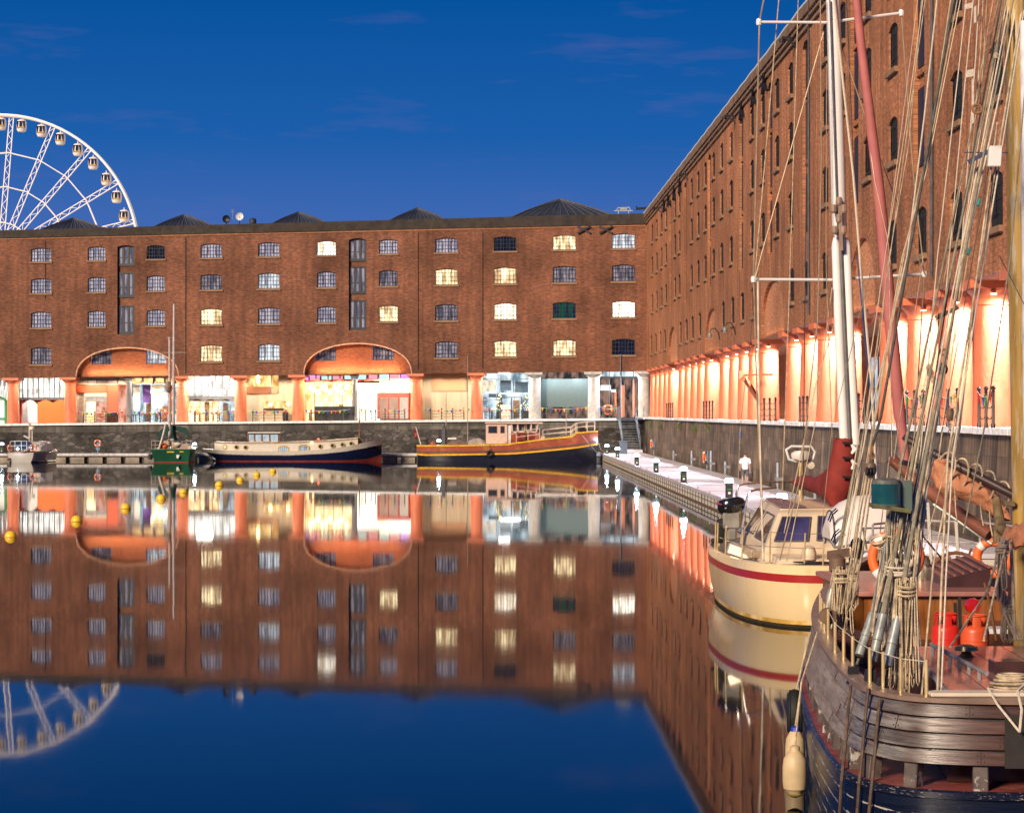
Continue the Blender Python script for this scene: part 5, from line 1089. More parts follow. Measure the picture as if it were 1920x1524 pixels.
def tyre(c, r, label, u=(1, 0, 0), w=(0, 0, 1), t=None, group=None, squash=1):
    t_ = thing('tyre_fender', label, 'tyre', c, group=group); MB().torus(c, r * .72, t or r * .32, u, w, 28, 10).build('tyre', mat('rubber', (.012, .012, .012), .7, bump=.3), t_, True); return t_
p = px(918.5, 850, Y0 - 2.5); q_ = tyre(p, .30, 'black tyre fender hanging on the red barge side'); MB().tube([p + V((0, 0, .2)), px(919, 833.5, Y0 - 2.42)], .025, 5).build('rope', TEAK, q_)
for P in ([px(1087, 810, 201.6), px(1104, 832, 201), px(1119, 848, 202), px(1132, 850, 204)], [px(1121, 828, 202.8), px(1126, 842, 203), px(1137, 851, 204)]):
    b = MB().tube(P, .035, 6); tag(solo(b, 'mooring_rope', mat('rope_grey', (.30, .25, .19), .9), 'dark slack mooring rope falling across the red bow' if P[0].x < px(1100, 0, 202).x else 'pale mooring rope from the red stem to the walkway', 'rope', P[-1]))
# green boat, stern on
Y0 = 196.5; g0 = px(321, 866, Y0); GB = thing('sailing_boat', 'green hulled sailing boat seen from its stern with dark green sail covers', 'sailing boat', g0); GRH = mat('green_hull', (.014, .085, .042), .3, var=.3, vs=1.2, coat=.4, stretch=(1, 1, .4)); DG = mat('dark_green_canvas', (.012, .05, .04), .85, var=.2)
sc_ = Y0 / F; rings = []
for yy, hb, hw_, zt in ((0, 1.70, 1.45, 1.16), (2, 1.85, 1.65, 1.15), (5, 1.7, 1.4, 1.25), (7.5, .9, .5, 1.4), (9, .08, .04, 1.55)):
    rings.append([g0 + V((s_ * (hw_ * .8 if z < 0 else hw_ + (hb - hw_) * (z / zt) ** .6), yy - .25 * z, z)) for s_, z in ((-1, -.4), (-1, .05), (-1, .5), (-1, zt * .8), (-1, zt), (1, zt), (1, zt * .8), (1, .5), (1, .05), (1, -.4))])
for r in rings:
    for p in r: p.z -= g0.z
MB().loft(rings, False, True).build('hull', GRH, GB, True); b = MB(); rr_ = [[p + V((0, -.02, 0)) for p in r] for r in rings]; b.tube([rings[0][1] + V((0, -.02, -.02)), rings[0][8] + V((0, -.02, -.02))], .06, 6); [b.tube([r[k] for r in rings], .06, 6) for k in (1, 8)]; b.build('boot_top', REDB, GB); b = MB(); [b.tube([r[k] for r in rings], .05, 6) for k in (4, 5)]; b.tube([rings[0][4], rings[0][5]], .05, 6); b.build('gunwale', mat('green_gunwale', (.10, .22, .14), .5), GB)
b = MB(); pbox(b, 313, 326.5, 846.3, 848.2, Y0 - .28, Y0 - .2); b.build('stern_mark', YELB, GB); b = MB(); pbox(b, 337, 344, 846, 847.6, Y0 - .28, Y0 - .2); b.build('stern_mark', YELB, GB); b = MB(); b.loft([[px(331, 852, Y0 - .3), px(330.5, 858, Y0 - .3), px(334, 860, Y0 - .3), px(337, 853, Y0 - .3)], [px(331, 852, Y0 - .1), px(330.5, 858, Y0 - .1), px(334, 860, Y0 - .1), px(337, 853, Y0 - .1)]], True, True); b.build('rudder_head', WHITE, GB)
ALU = mat('mast_alloy', (.55, .46, .42), .4, metal=.2); b = MB(); b.tube([px(318, 836, Y0 + 2), px(318, 632, Y0 + 2)], [.13, .10], 8); b.tube([px(318, 776, Y0 + 2), px(318, 790, Y0 + 2)], [.2, .2], 8); b.build('mizzen_mast', ALU, GB); b = MB(); b.tube([px(325, 836, Y0 + 5), px(326.3, 570, Y0 + 5)], [.15, .10], 8); b.build('main_mast', ALU, GB)
b = MB(); [b.tube([px(x0, y, Y0 + d), px(x1, y, Y0 + d)], .03, 5) for x0, x1, y, d in ((304, 349, 661, 5), (290, 346, 727, 2), (316, 355, 743, 5))]; b.bar(px(314, 633, Y0 + 2), px(321, 633, Y0 + 2), .05, .05); b.build('spreader', ALU, GB); b = MB(); b.tube([px(311, 794, Y0), px(306, 815, Y0), px(298, 842, Y0)], .09, 8); b.build('boom', ALU, GB); b = MB(); b.lathe([(.05, .6), (.22, .5), (.28, .1), (.2, -.3), (.05, -.4)], px(315, 727, Y0 + 1.8), 8); b.build('radar_reflector', mat('rusty_metal', (.30, .20, .15), .6), GB)
b = MB()
def sheet(P, Qs, th=.06):
    b.loft([[p, q, q + V((0, th, -.02)), p + V((0, th, -.02))] for p, q in zip(P, Qs)], True, True)
sheet([px(316, 798, Y0 + 1), px(308, 801, Y0 + 1), px(300, 807, Y0 + 1), px(296, 815, Y0 + 1)], [px(318, 806, Y0 + 1), px(312, 814, Y0 + 1), px(304, 822, Y0 + 1), px(296.5, 824, Y0 + 1)]); sheet([px(326, 798, Y0 + 1), px(338, 800, Y0 + 1), px(349, 802, Y0 + 1), px(353.5, 808, Y0 + 1), px(354, 819, Y0 + 1)], [px(327, 806, Y0 + 1), px(337, 808, Y0 + 1), px(345, 811, Y0 + 1), px(350, 816, Y0 + 1), px(353, 820, Y0 + 1)])
b.loft([[px(x, y, Y0 + 1 + dy) for x, dy in ((xa, 0), ((xa + xb) / 2, -.35), (xb, 0), ((xa + xb) / 2, .4))] for xa, xb, y in ((320, 327, 796), (320, 329, 806), (319, 331, 818), (320, 334, 826))], True, True); b.build('sail_cover', DG, GB, True)
b = MB(); b.ball(px(306.5, 837, Y0 + .5), .38, 12, (1.1, 1, .8)); b.build('buoy_ball', ORA, GB, True); b = MB(); pbox(b, 306, 318, 826, 837, Y0 + 1, Y0 + 2); pbox(b, 322, 336, 830, 840, Y0 + .6, Y0 + 1.5); b.build('deck_gear', mat('gear_tan', (.42, .30, .2), .7, var=.3), GB, bevel=.08); b = MB(); b.ball(px(321, 825, Y0 + .8), .22, 8, (1.6, 1, .7)); b.ball(px(333, 833, Y0 + .4), .25, 8, (1.4, 1, .8)); b.build('white_bag', CREAM, GB, True)
b = MB(); P = [px(x, 842.5, Y0 + .1) for x in (284, 291, 300)]; rail(b, P, (.4, .75), .02); P = [px(x, 842.5, Y0 + .1) for x in (341, 350, 357)]; rail(b, P, (.35, .7), .02); b.tube([px(340, 836, Y0), px(356, 833, Y0)], .04, 6); b.tube([px(348, 825, Y0), px(360, 827, Y0)], .04, 6); b.build('pushpit', ALU, GB); pb = MB().tube([px(283, 851, Y0), px(281, 861, Y0)], [.22, .2], 8); tag(solo(pb, 'fender', BLK, 'dark fender at the left side of the green boat', 'fender', px(282, 858, Y0)))
# small white boat at the left edge
Y0 = 196.5; g0 = px(47, 866, Y0); g0.z = 0; WB = thing('motor_sailer', 'small white motor sailer with dark blue canopy and stump mast at the left edge', 'boat', g0); rings = []
for yy, hb, hw_, zt, xo in ((0, 1.15, .8, .82, -.35), (.4, 1.5, 1.15, .82, -.15), (2.0, 1.72, 1.45, .85, .0), (5, 1.75, 1.5, .9, .15), (7.5, 1.0, .6, 1.05, .3)):
    rings.append([g0 + V((xo + s_ * (hw_ * .8 if z < 0 else hw_ + (hb - hw_) * (z / zt) ** .6), yy - .35 * z, z)) for s_, z in ((-1, -.4), (-1, .08), (-1, .4), (-1, zt * .8), (-1, zt), (1, zt), (1, zt * .8), (1, .4), (1, .08), (1, -.4))])
MB().loft(rings, False, True).build('hull', mat('offwhite_hull', (.62, .56, .48), .3, var=.06, coat=.3), WB, True); b = MB(); [b.tube([r[k] for r in rings], .05, 6) for k in (4, 5)]; b.build('rubbing_strake', NAVY, WB); b = MB(); [b.tube([r[k] + V((0, -.02, .0)) for r in rings], .07, 6) for k in (1, 8)]; b.build('boot_top', NAVY, WB)
b = MB(); b.loft([[g0 + V((x + .2, y, z)) for x, z in ((-1.1 * w_, .95), (-1.0 * w_, 1.6 * h_), (0, 1.75 * h_), (1.0 * w_, 1.6 * h_), (1.1 * w_, .95))] for y, w_, h_ in ((2.2, .7, .8), (3, 1, 1), (6, 1, 1.05))], False, True); b.build('cabin', MATS['offwhite_hull'], WB); b = MB(); pbox(b, 27, 60, 830, 841, Y0 + 2.0, Y0 + 2.1); b.build('windscreen', mat('blue_glass', (.03, .06, .14), .08), WB)
b = MB(); b.loft([[px(26 + 34 * k / 8, 831 - 4.5 * math.sin(math.pi * k / 8) ** .6, Y0 + y) for k in range(9)] for y in (1.9, 3.2, 5)], False); b.loft([[px(26 + 34 * k / 8, 833.5 - 4.5 * math.sin(math.pi * k / 8) ** .6, Y0 + 1.88) for k in range(9)], [px(26 + 34 * k / 8, 830.6 - 4.5 * math.sin(math.pi * k / 8) ** .6, Y0 + 1.88) for k in range(9)]]); b.build('canopy', mat('navy_canvas', (.015, .025, .07), .85), WB, True)
b = MB(); b.tube([px(56, 833, Y0 + 3), px(55.5, 793, Y0 + 3)], [.11, .09], 8); b.build('mast', ALU, WB); b = MB(); b.tube([px(60.5, 836, Y0 + 2), px(60.5, 806, Y0 + 2)], .05, 6); b.lathe([(.2, 0), (.26, .06), (.26, .28), (.2, .32)], px(60.5, 806, Y0 + 2), 12); b.build('radar_pole', mat('pole_cream', (.7, .6, .45), .5), WB); b = MB(); b.bar(px(44.5, 817, Y0 + 2.5), px(56, 822, Y0 + 2.5), .10, .14); b.build('boom', ALU, WB); b = MB(); b.bar(px(14, 862, Y0 - .3), px(62, 841, Y0 + 1.5), .14, .14); b.build('bowsprit', TEAK, WB)
b = MB(); P = [px(x, y, Y0 + d) for x, y, d in ((19, 846, 1), (28, 845, .6), (40, 845, .4), (50, 845, .6), (62, 845, 1.4), (74, 846, 2.5))]; rail(b, P, (.45, .85), .022); b.build('pulpit', WHITE, WB); b = MB(); pbox(b, 72, 82, 829, 845, Y0 + 3, Y0 + 4.5); b.build('spray_screen', mat('clear_screen', (.35, .33, .31), .3), WB); MB().ball(px(33, 841.5, Y0 - .2), .13, 10).build('deck_light', CAPG, WB); lamp('POINT', 'deck_light_lamp', px(33, 841, Y0 - .7), 40, (.72, .86, 1), .1)
lifebuoy(px(18.5, 840, Y0 + 1), .26, 'orange life ring on the left rail of the small white boat', (.5, .86, 0)); lifebuoy(px(62, 839, Y0 + 1.2), .26, 'orange life ring by the radar pole of the small white boat')
# ------------------------------------------------------------------ the cream yacht
YC = thing('yacht', 'cream yacht with a red stripe round its hull, white mast and red sail cover', 'yacht', (7.0, 51, 0))
YCR = mat('cream_gelcoat', (.84, .63, .34), .22, var=.04, vs=1.5, coat=.5, col2=(.62, .38, .12), c2lo=.56, c2hi=.80, c2s=2.4, stretch=(1, 1, .3)); REDS = mat('red_stripe', (.36, .02, .015), .3, var=.08); ALGA = mat('waterline_algae', (.045, .032, .012), .8, var=.5, vs=6, stretch=(1, 1, 4)); CDK = mat('grey_deck', (.20, .165, .14), .7, var=.15); CHR = mat('stainless', (.7, .68, .65), .15, metal=1); GRAYTRIM = mat('trim_grey', (.12, .11, .11), .5)
def yo(t, hb, hl, z, cx=7.0, cy=51.4, e=.72):   # plan outline of the hull at one level
    c, s_ = math.cos(t), math.sin(t); far = s_ > 0
    ee = .95 if far else e
    return V((cx - math.copysign(abs(c) ** ee, c) * hb, cy + math.copysign(abs(s_) ** ee, s_) * hl * (1.05 if far else 1), z))
TT = [2 * math.pi * k / 72 for k in range(72)]
def yband(levels, name, m, closed=True):
    return MB().loft([[yo(t, hb, hl, z) for t in TT] for hb, hl, z in levels], True).build(name, m, YC, True)
yband([(1.5, 5.2, -.5), (1.78, 5.55, 0), (1.80, 5.59, .065)], 'waterline_band', ALGA); yband([(1.80, 5.59, .065), (1.81, 5.6, .15)], 'stained_band', mat('yellow_stained_gelcoat', (.58, .34, .07), .4, var=.3, vs=2, col2=(.80, .58, .28), c2lo=.5, c2hi=.62, c2s=2)); yband([(1.81, 5.6, .15), (1.88, 5.68, .4), (1.93, 5.72, .7), (1.95, 5.74, .93)], 'hull', YCR); yband([(1.953, 5.743, .93), (1.957, 5.745, 1.09)], 'stripe', REDS); yband([(1.95, 5.74, 1.09), (1.94, 5.73, 1.27), (1.90, 5.69, 1.29), (1.88, 5.67, 1.24)], 'toe_rail', YCR)
MB().poly(*[yo(t, 1.89, 5.68, 1.235) for t in TT]).build('deck', CDK, YC)
Bq = [V((5.72, 47.5, 1.24)), V((8.35, 47.5, 1.24)), V((8.2, 54.2, 1.24)), V((5.85, 53.2, 1.24))]; Mq = [V((5.80, 47.6, 1.55)), V((8.25, 47.6, 1.55)), V((8.1, 54.2, 1.55)), V((5.9, 53.2, 1.55))]; Tq = [V((6.16, 48.3, 2.24)), V((8.1, 48.3, 2.24)), V((7.9, 54.4, 2.24)), V((6.45, 54.0, 2.24))]
cb_ = MB().loft([Bq, Mq, Tq, [p.lerp(V((7.1, 51, 2.34)), .12) + V((0, 0, .07)) for p in Tq]], True, True); cb_.build('pilothouse', mat('cream_cabin', (.74, .58, .40), .4, var=.05), YC, bevel=.05)
def on_face(a, b, c, d, u, v): return (a.lerp(b, u)).lerp(d.lerp(c, u), v)
def face_win(a, b, c, d, u0, u1, v0, v1, name='window', fm=GRAYTRIM, gm=None, off=.02, skew=0):
    n = (b - a).cross(d - a).normalized() * -1
    if n.dot(V((0, 0, CZ)) - a) < 0: n = -n
    P = [on_face(a, b, c, d, u, v) + n * off for u, v in ((u0, v0), (u1, v0), (u1 - skew, v1), (u0 + skew, v1))]
    fo = MB().tube(P + [P[0]], .022, 6).build(name, fm, YC); MB().poly(*[p - n * .005 for p in P]).build('pane', gm, fo)
VGL = mat('violet_glass', (.05, .045, .13), .06, var=.4, vs=2)
a, b_, c, d = Mq[0], Mq[1], Tq[1], Tq[0]
face_win(a, b_, c, d, .06, .36, .16, .86, gm=VGL, skew=-.0); face_win(a, b_, c, d, .44, .72, .18, .88, gm=VGL); face_win(a, b_, c, d, .78, .96, .18, .88, gm=VGL)
a, b_, c, d = Mq[3], Mq[0], Tq[0], Tq[3]; face_win(a, b_, c, d, .55, .93, .10, .86, gm=DGL); face_win(a, b_, c, d, .12, .46, .14, .84, gm=DGL)
MB().loft([[p + V((0, 0, .012)) for p in (V((6.25, 48.6, 2.325)), V((6.8, 48.6, 2.335)), V((6.9, 53.8, 2.335)), V((6.55, 53.8, 2.325)))], [p + V((0, 0, .03)) for p in (V((6.25, 48.6, 2.325)), V((6.8, 48.6, 2.335)), V((6.9, 53.8, 2.335)), V((6.55, 53.8, 2.325)))]], True, True).build('hatch_panel', mat('smoked_panel', (.16, .13, .17), .3), YC)
# forward coaming, vents and deck gear
b = MB(); b.loft([[V((5.95, 46.9, 1.24)), V((7.9, 46.8, 1.24)), V((7.9, 47.6, 1.24)), V((5.85, 47.6, 1.24))], [V((6.0, 46.95, 1.34)), V((7.85, 46.85, 1.34)), V((7.85, 47.6, 1.42)), V((5.9, 47.6, 1.42))]], True, True); b.build('foredeck_coaming', MATS['cream_cabin'], YC)
b = MB(); b.lathe([(.15, 0), (.16, .14), (.12, .25), (.04, .29)], (6.62, 46.95, 1.33), 12); b.build('ventilator', MATS['cream_cabin'], YC, True)
p = px(1382, 1036, 49.2); b = MB().obox(p + V((.12, 0, .02)), (.30, -.10, -.10), (.05, .25, 0), (.04, 0, .13)); b.build('chrome_locker', mat('satin_steel', (.62, .52, .40), .38, metal=.5, var=.2), YC, bevel=.04)
b = MB(); [b.obox(px(1402 + 9 * k, 1036 + 5 * k, 48.6), (.09, -.02, -.05), (0, .12, 0), (.02, 0, .06)) for k in range(3)]; b.lathe([(.09, -.1), (.09, .1)], px(1420, 1040, 48.3), 10, 'x'); b.build('windlass', MATS['gear_tan'], YC)
b = MB(); [b.tube([V((5.6 + .2 * k, 48.6 - .8 * k, 1.27)), V((6.2 + .25 * k, 47.5 - .35 * k, 1.29)), V((7.4, 46.6 - .1 * k, 1.28))], .018, 5) for k in range(4)]; b.build('deck_line', BLK, YC)
STB = mat('stanchion_brass', (.72, .52, .24), .3, metal=.4)
sp_ = [px(1340.5, 1033, 51.2), px(1344.5, 1041, 50.6), px(1348, 1012, 53), px(1360, 1050, 49.2), px(1391, 1057, 47.6), px(1443, 1058, 46.9), px(1508, 1060, 46.3), px(1543, 1058, 46.4)]
for p in sp_: MB().tube([V((p.x, p.y, 1.25)), V((p.x + .02, p.y, 1.92))], .017, 7).build('stanchion', STB, YC, True)
b = MB(); P = [V((p.x + .02, p.y, 1.90)) for p in sp_]; P = [P[2], P[1], P[0]] + P[3:]; b.tube(P, .006, 4); b.tube([q - V((0, 0, .3)) for q in P], .006, 4); b.build('lifeline', CHR, YC)
b = MB(); b.tube([px(1381, 1000, 52.5), px(1380.5, 925, 52.5), px(1385, 911, 52.5), px(1396, 907, 53), px(1432, 904, 54), px(1494, 903, 55)], .022, 7); b.tube([px(1390, 996, 51), px(1399, 940, 51), px(1405, 922, 51), px(1418, 918, 52), px(1455, 914, 53.5)], .026, 7); b.build('pushpit', CHR, YC, True)
for q0, q1 in (((1498, 870), (1493, 905)), ((1508, 870), (1540, 886))): pass
RD = [px(x, y, 53) for x, y in ((1474, 843), (1484, 836.5), (1521, 837), (1528, 847), (1524, 861), (1512, 864), (1490, 864), (1479, 861)) ]
MB().tube(RD + [RD[0], RD[1]], .03, 6).build('radar_frame', WHITE, YC, True); b = MB(); b.loft([[px(1502, 854, 53) + V((w_ * .24 * math.cos(t), .22 * math.sin(t), z)) for t in [2 * math.pi * k / 20 for k in range(20)]] for w_, z in ((.55, -.11), (.9, -.08), (1, 0), (.96, .06), (.6, .11))], True, True); b.build('radar_scanner', mat('radar_white', (.72, .66, .60), .35, var=.03), YC, True)
b = MB(); b.tube([px(1502, 864, 53), px(1501, 940, 53)], .045, 8); b.build('radar_pole', mat('pole_yellowed', (.72, .52, .18), .4), YC); MB().lathe([(.02, -.05), (.09, -.04), (.09, .04), (.02, .05)], px(1520, 872, 53), 10, 'y').build('horn', MATS['pole_cream'], YC)
# mast, spreaders, poles
mb_, mt_ = px(1590, 960, 46.9), px(1557.5, -160, 46.9); MASTW = mat('mast_white', (.88, .83, .78), .3, var=.03, coat=.3)
b = MB(); b.tube([mb_, px(1575.5, 462, 46.9), px(1574, 425, 46.9), mt_], [.09, .09, .155, .145], 14); MAST = b.build('mast', MASTW, YC, True); b = MB(); b.bar(px(1556, 0, 46.71), px(1571, 440, 46.71), .025, .03); b.build('sail_track', GRAYTRIM, MAST)
for x0, x1 in ((1566, 1583.5), (1586, 1604)):
    MB().tube([px(x0 + .5, 446, 46.8), px(x0 + 1, 462, 46.8), px((x0 * .55 + x1 * .45), 640, 46.8), px(x1, 834, 46.8)], [.05, .092, .098, .102], 12).build('stowed_pole', MASTW, YC, True)
MB().tube([px(1576, 462, 46.75), px(1594, 834, 46.75)], .05, 8).build('mast_gap_cover', GRAYTRIM, YC)
b = MB(); b.tube([px(1575, 372, 46.6), px(1578, 470, 46.6)], .05, 6)
for x, y in ((1563, 392), (1582, 392), (1565, 432), (1581, 432), (1573, 410), (1573, 378)): b.lathe([(.05, -.09), (.07, -.05), (.07, .05), (.05, .09)], px(x, y, 46.6), 8)
b.build('pole_fitting', MATS['rusty_metal'], YC)
for (x0, y0), (x1, y1) in (((1423, 42), (1558, 43)), ((1565, 41), (1690, 25)), ((1413, 524), (1575, 525)), ((1585, 523), (1733, 514))):
    b = MB(); b.tube([px(x0, y0, 46.9 + (.4 if x1 > 1600 else -.2)), px(x1 if x0 < 1500 else x0, y1 if x0 < 1500 else y0, 46.9)] if x0 < 1500 else [px(x0, y0, 46.9), px(x1, y1, 47.2)], .032, 8); b.lathe([(.05, -.06), (.06, 0), (.05, .06)], px(x0, y0, 46.7) if x0 < 1500 else px(x1, y1, 47.2), 8); b.build('spreader', MASTW, YC, True)
# red sail cover: a sleeve round the mast foot and a bag along the boom
RSC = mat('red_sail_cover', (.24, .022, .014), .8, var=.22, vs=3, bump=.5, bs=5)
prof = [(1563, 1601, 822), (1560, 1604, 845), (1555, 1606, 870), (1547, 1606, 895), (1543, 1602, 915), (1548, 1594, 932), (1556, 1580, 947)]
b = MB(); b.loft([[px((xa + xb) / 2, y, 46.9) + V(((xb - xa) / 2 * 46.9 / F * math.cos(2 * math.pi * k / 16), .26 * math.sin(2 * math.pi * k / 16) * (1 if i < 5 else .6), .02 * math.sin(k * 2.3 + i))) for k in range(16)] for i, (xa, xb, y) in enumerate(prof)], True, True)
b.loft([[px(x, (y0 + y1) / 2, Y) + V((.17 * math.cos(2 * math.pi * k / 14), 0, (y1 - y0) / 2 * Y / F * math.sin(2 * math.pi * k / 14) + .02 * math.sin(k * 3 + i * 2))) for k in range(14)] for i, (x, y0, y1, Y) in enumerate(((1562, 872, 944, 47.1), (1548, 885, 936, 48), (1534, 895, 926, 49.3), (1520, 893, 920, 50.6), (1507, 891, 917, 52), (1498, 896, 912, 53)))], True, True)
b.build('sail_cover', RSC, YC, True); b = MB(); b.tube([px(1502, 901, 51.8), px(1545, 893, 48.6)], .03, 6); b.build('boom_rail', CHR, YC)
b = MB()
for y in (830, 858, 894): b.bar(px(1580, y, 46.55), px(1597, y + 1, 46.6), .04, .05)
b.build('strap', BLK, YC); b = MB(); [b.tube([px(1597, y, 46.58), px(1604, y + 9, 46.6), px(1597, y + 18, 46.58)], [.03, .07, .03], 8) for y in (833, 862)]; b.build('mast_showing', MASTW, YC, True)
ROPE = mat('rope_tan', (.58, .45, .29), .9, var=.45, vs=9, bump=.6, bs=90); ROPW = mat('rope_pale', (.64, .54, .42), .9, var=.15, vs=30); WIRE = mat('rigging_wire', (.42, .31, .20), .5, metal=.3); WIRED = mat('rigging_dark', (.05, .05, .06), .6); ROPB = mat('rope_blue', (.02, .06, .22), .8); TARR = mat('tarred_wire', (.075, .07, .055), .75, var=.4, vs=12); OLIVE = mat('weathered_shroud', (.25, .212, .142), .85, var=.35, vs=14)
def line(par, name, m, pts, r, n=6): return MB().tube([px(*p) for p in pts], r, n).build(name, m, par, True)
for P, r, m in (([(1436, -20, 47), (1424, 41, 46.9), (1418, 300, 46.8), (1413, 523, 46.7), (1420, 760, 46.9), (1432, 1052, 47)], .018, WIRE), ([(1462, -20, 47), (1440, 240, 47), (1415, 522, 46.7)], .012, ROPE), ([(1544, 62, 46.9), (1427, 480, 46.6), (1416, 522, 46.6)], .014, WIRE), ([(1421, 523, 46.7), (1424, 790, 46.9), (1431, 1050, 47)], .022, MATS['pole_cream']), ([(1538, -10, 46.6), (1540, 300, 46.6), (1533, 600, 46.6), (1500, 900, 46.5), (1462, 1050, 46.4)], .014, WIRE),
    ([(1516, -10, 49), (1511, 400, 49), (1508, 700, 49), (1506, 935, 50)], .010, WIRED), ([(1497, -10, 52), (1484, 420, 52), (1475, 700, 52), (1466, 940, 52)], .012, ROPE), ([(1690, 26, 47.2), (1712, 320, 47.2), (1733, 514, 47.2), (1716, 800, 47), (1690, 1030, 46.6)], .014, WIRE), ([(1569, 62, 46.9), (1640, 270, 46.8), (1733, 514, 47.1)], .012, WIRE), ([(1563, -10, 46.7), (1578, 130, 46.7), (1600, 330, 46.6), (1612, 480, 46.5), (1634, 720, 46.2), (1648, 1000, 46)], .026, ROPW), ([(1607, 480, 46.3), (1622, 640, 46.3), (1643, 850, 46.3), (1652, 1000, 46.2)], .012, ROPB),
    ([(1550, 120, 46.6), (1549, 500, 46.6), (1560, 820, 46.6)], .010, WIRE), ([(1587, -10, 48), (1600, 300, 48), (1640, 900, 48)], .010, WIRED), ([(1603, 480, 47), (1530, 720, 47), (1470, 1000, 46.8)], .011, ROPE), ([(1560, 540, 46.7), (1527, 800, 46.6), (1475, 1052, 46.4)], .012, WIRE)):
    line(YC, 'shroud', m, P, r)
line(YC, 'pennant', mat('pennant_blue', (.01, .12, .45), .7), [(1388, 806, 60), (1388, 820, 60)], .03, 6); line(YC, 'flag_halyard', ROPE, [(1424, 480, 50), (1388, 800, 60), (1380, 1000, 52)], .008)
PKS = mat('pink_sail_cover', (.44, .13, .12), .75, var=.15, vs=2, bump=.3, bs=4); fs = [(1604, -20, 46.6, .085), (1614, 80, 46.5, .09), (1630, 210, 46.4, .10), (1646, 340, 46.3, .115), (1657, 450, 46.2, .125), (1668, 580, 46.1, .13), (1678, 690, 46, .13), (1687, 780, 45.9, .125), (1689, 790, 45.9, .11), (1694, 830, 45.8, .10), (1700, 880, 45.7, .085), (1703, 930, 45.6, .06), (1707, 1000, 45.5, .03)]
MB().tube([px(*p[:3]) for p in fs], [p[3] for p in fs], 12).build('furled_sail', PKS, YC, True)
b = MB(); [b.tube([px(fs[i][0], fs[i][1], fs[i][2]) + V((.13 * math.cos(w), .13 * math.sin(w) - .03, 0)) * (fs[i][3] / .13) for i, w in ((k, k * 1.3 + o) for k in range(1, 8))], .008, 4) for o in (0,)]; b.build('furling_line', WIRE, YC)
OM = thing('outboard_motor', 'black outboard motor with a red flash clamped to the yacht stern rail', 'outboard motor', px(1372, 985, 51.5)); Yo = 51.5
b = MB(); b.loft([[px(1371, y, Yo) + V((w_ * math.cos(t) * .32, .22 * w_ * math.sin(t), .03 * math.cos(t))) for t in [2 * math.pi * k / 16 for k in range(16)]] for y, w_ in ((964, .45), (958, .85), (951, .98), (942, 1), (936, .86), (933, .5))], True, True); b.build('cowling', mat('cowling_black', (.012, .012, .013), .12, coat=.6), OM, True)
b = MB(); b.bar(px(1341, 941, Yo - .21), px(1353, 946, Yo - .24), .03, .05, (0, -1, 0)); b.build('flash', REDS, OM); b = MB(); b.obox(px(1371, 975, Yo), (.2, 0, 0), (0, .14, 0), (0, 0, .20)); b.obox(px(1372, 995, Yo), (.11, 0, 0), (0, .1, 0), (0, 0, .22)); b.build('bracket', mat('bracket_grey', (.25, .23, .20), .6, var=.3), OM, bevel=.04); b = MB(); b.obox(px(1350, 995, Yo), (.10, 0, 0), (0, .08, 0), (.03, 0, .28)); b.obox(px(1345, 1012, Yo), (.15, 0, .02), (0, .09, 0), (0, 0, .05)); b.build('leg', BLK, OM, bevel=.03); b = MB(); b.loft([[px(1391, 950, Yo + .1), px(1397, 985, Yo + .1), px(1386, 985, Yo + .1)], [px(1391, 950, Yo + .2), px(1397, 985, Yo + .2), px(1386, 985, Yo + .2)]], True, True); b.build('yellow_board', YELB, OM)
# white tender and its dinghy between the yacht and the ketch
WT = thing('tender', 'white open tender with navy bottom lying between the cream yacht and the wooden ketch', 'boat', (8.0, 42, 0)); LIL = mat('tender_white', (.72, .68, .74), .35, var=.05)
def wt(hb, hl, z): return [V((8.0 + math.copysign(abs(math.cos(t)) ** .5, math.cos(t)) * hb, 42.3 + math.copysign(abs(math.sin(t)) ** .6, math.sin(t)) * hl, z)) for t in [2 * math.pi * k / 40 for k in range(40)]]
MB().loft([wt(1.25, 1.7, -.3), wt(1.45, 1.9, .0), wt(1.5, 1.95, .55)], True).build('bottom', NAVY, WT, True); MB().loft([wt(1.5, 1.95, .55), wt(1.55, 2.0, 1.15), wt(1.45, 1.9, 1.17), wt(1.40, 1.85, .9)], True).build('hull', LIL, WT, True); MB().poly(*wt(1.42, 1.87, .9)).build('deck', LIL, WT)
b = MB(); b.box(6.75, 7.15, 40.9, 41.8, .9, 1.85); b.box(7.15, 7.9, 41.0, 41.8, .9, 1.5); b.box(7.6, 9.2, 41.6, 42.4, .9, 1.62); b.build('console', LIL, WT, bevel=.05); b = MB(); [b.ball(px(x, y, 41), r, 10) for x, y, r in ((1607, 1020, .13), (1605, 1035, .10), (1602, 1050, .11))]; b.obox(px(1606, 1035, 41), (.09, 0, 0), (0, .09, 0), (.02, 0, .2)); b.build('engine', mat('engine_black', (.012, .012, .012), .25), WT, True)
tarp(1600, 1628, 1073, 1086, 40.3, mat('rope_heap_brown', (.22, .14, .10), .9, var=.5, vs=14, bump=.8, bs=25), 9, WT)
DG_ = thing('dinghy', 'white upturned dinghy with dark edge stripes stowed above the tender', 'dinghy', px(1630, 1012, 44.2)); rings = []
for i, (x, yt, yb_, w_) in enumerate(((1549, 985, 1008, .55), (1556, 957, 1022, .62), (1575, 941, 1020, .66), (1600, 930, 1014, .7), (1640, 926, 1010, .7), (1680, 932, 1008, .62), (1708, 948, 1006, .45), (1722, 975, 1004, .2))):
    rings.append([V(((x - HX) * 44.2 / F, 44.2 - w_ * math.cos(math.pi * k / 12), px(x, yb_ + (yt - yb_) * math.sin(math.pi * k / 12) ** .6, 44.2).z)) for k in range(13)])
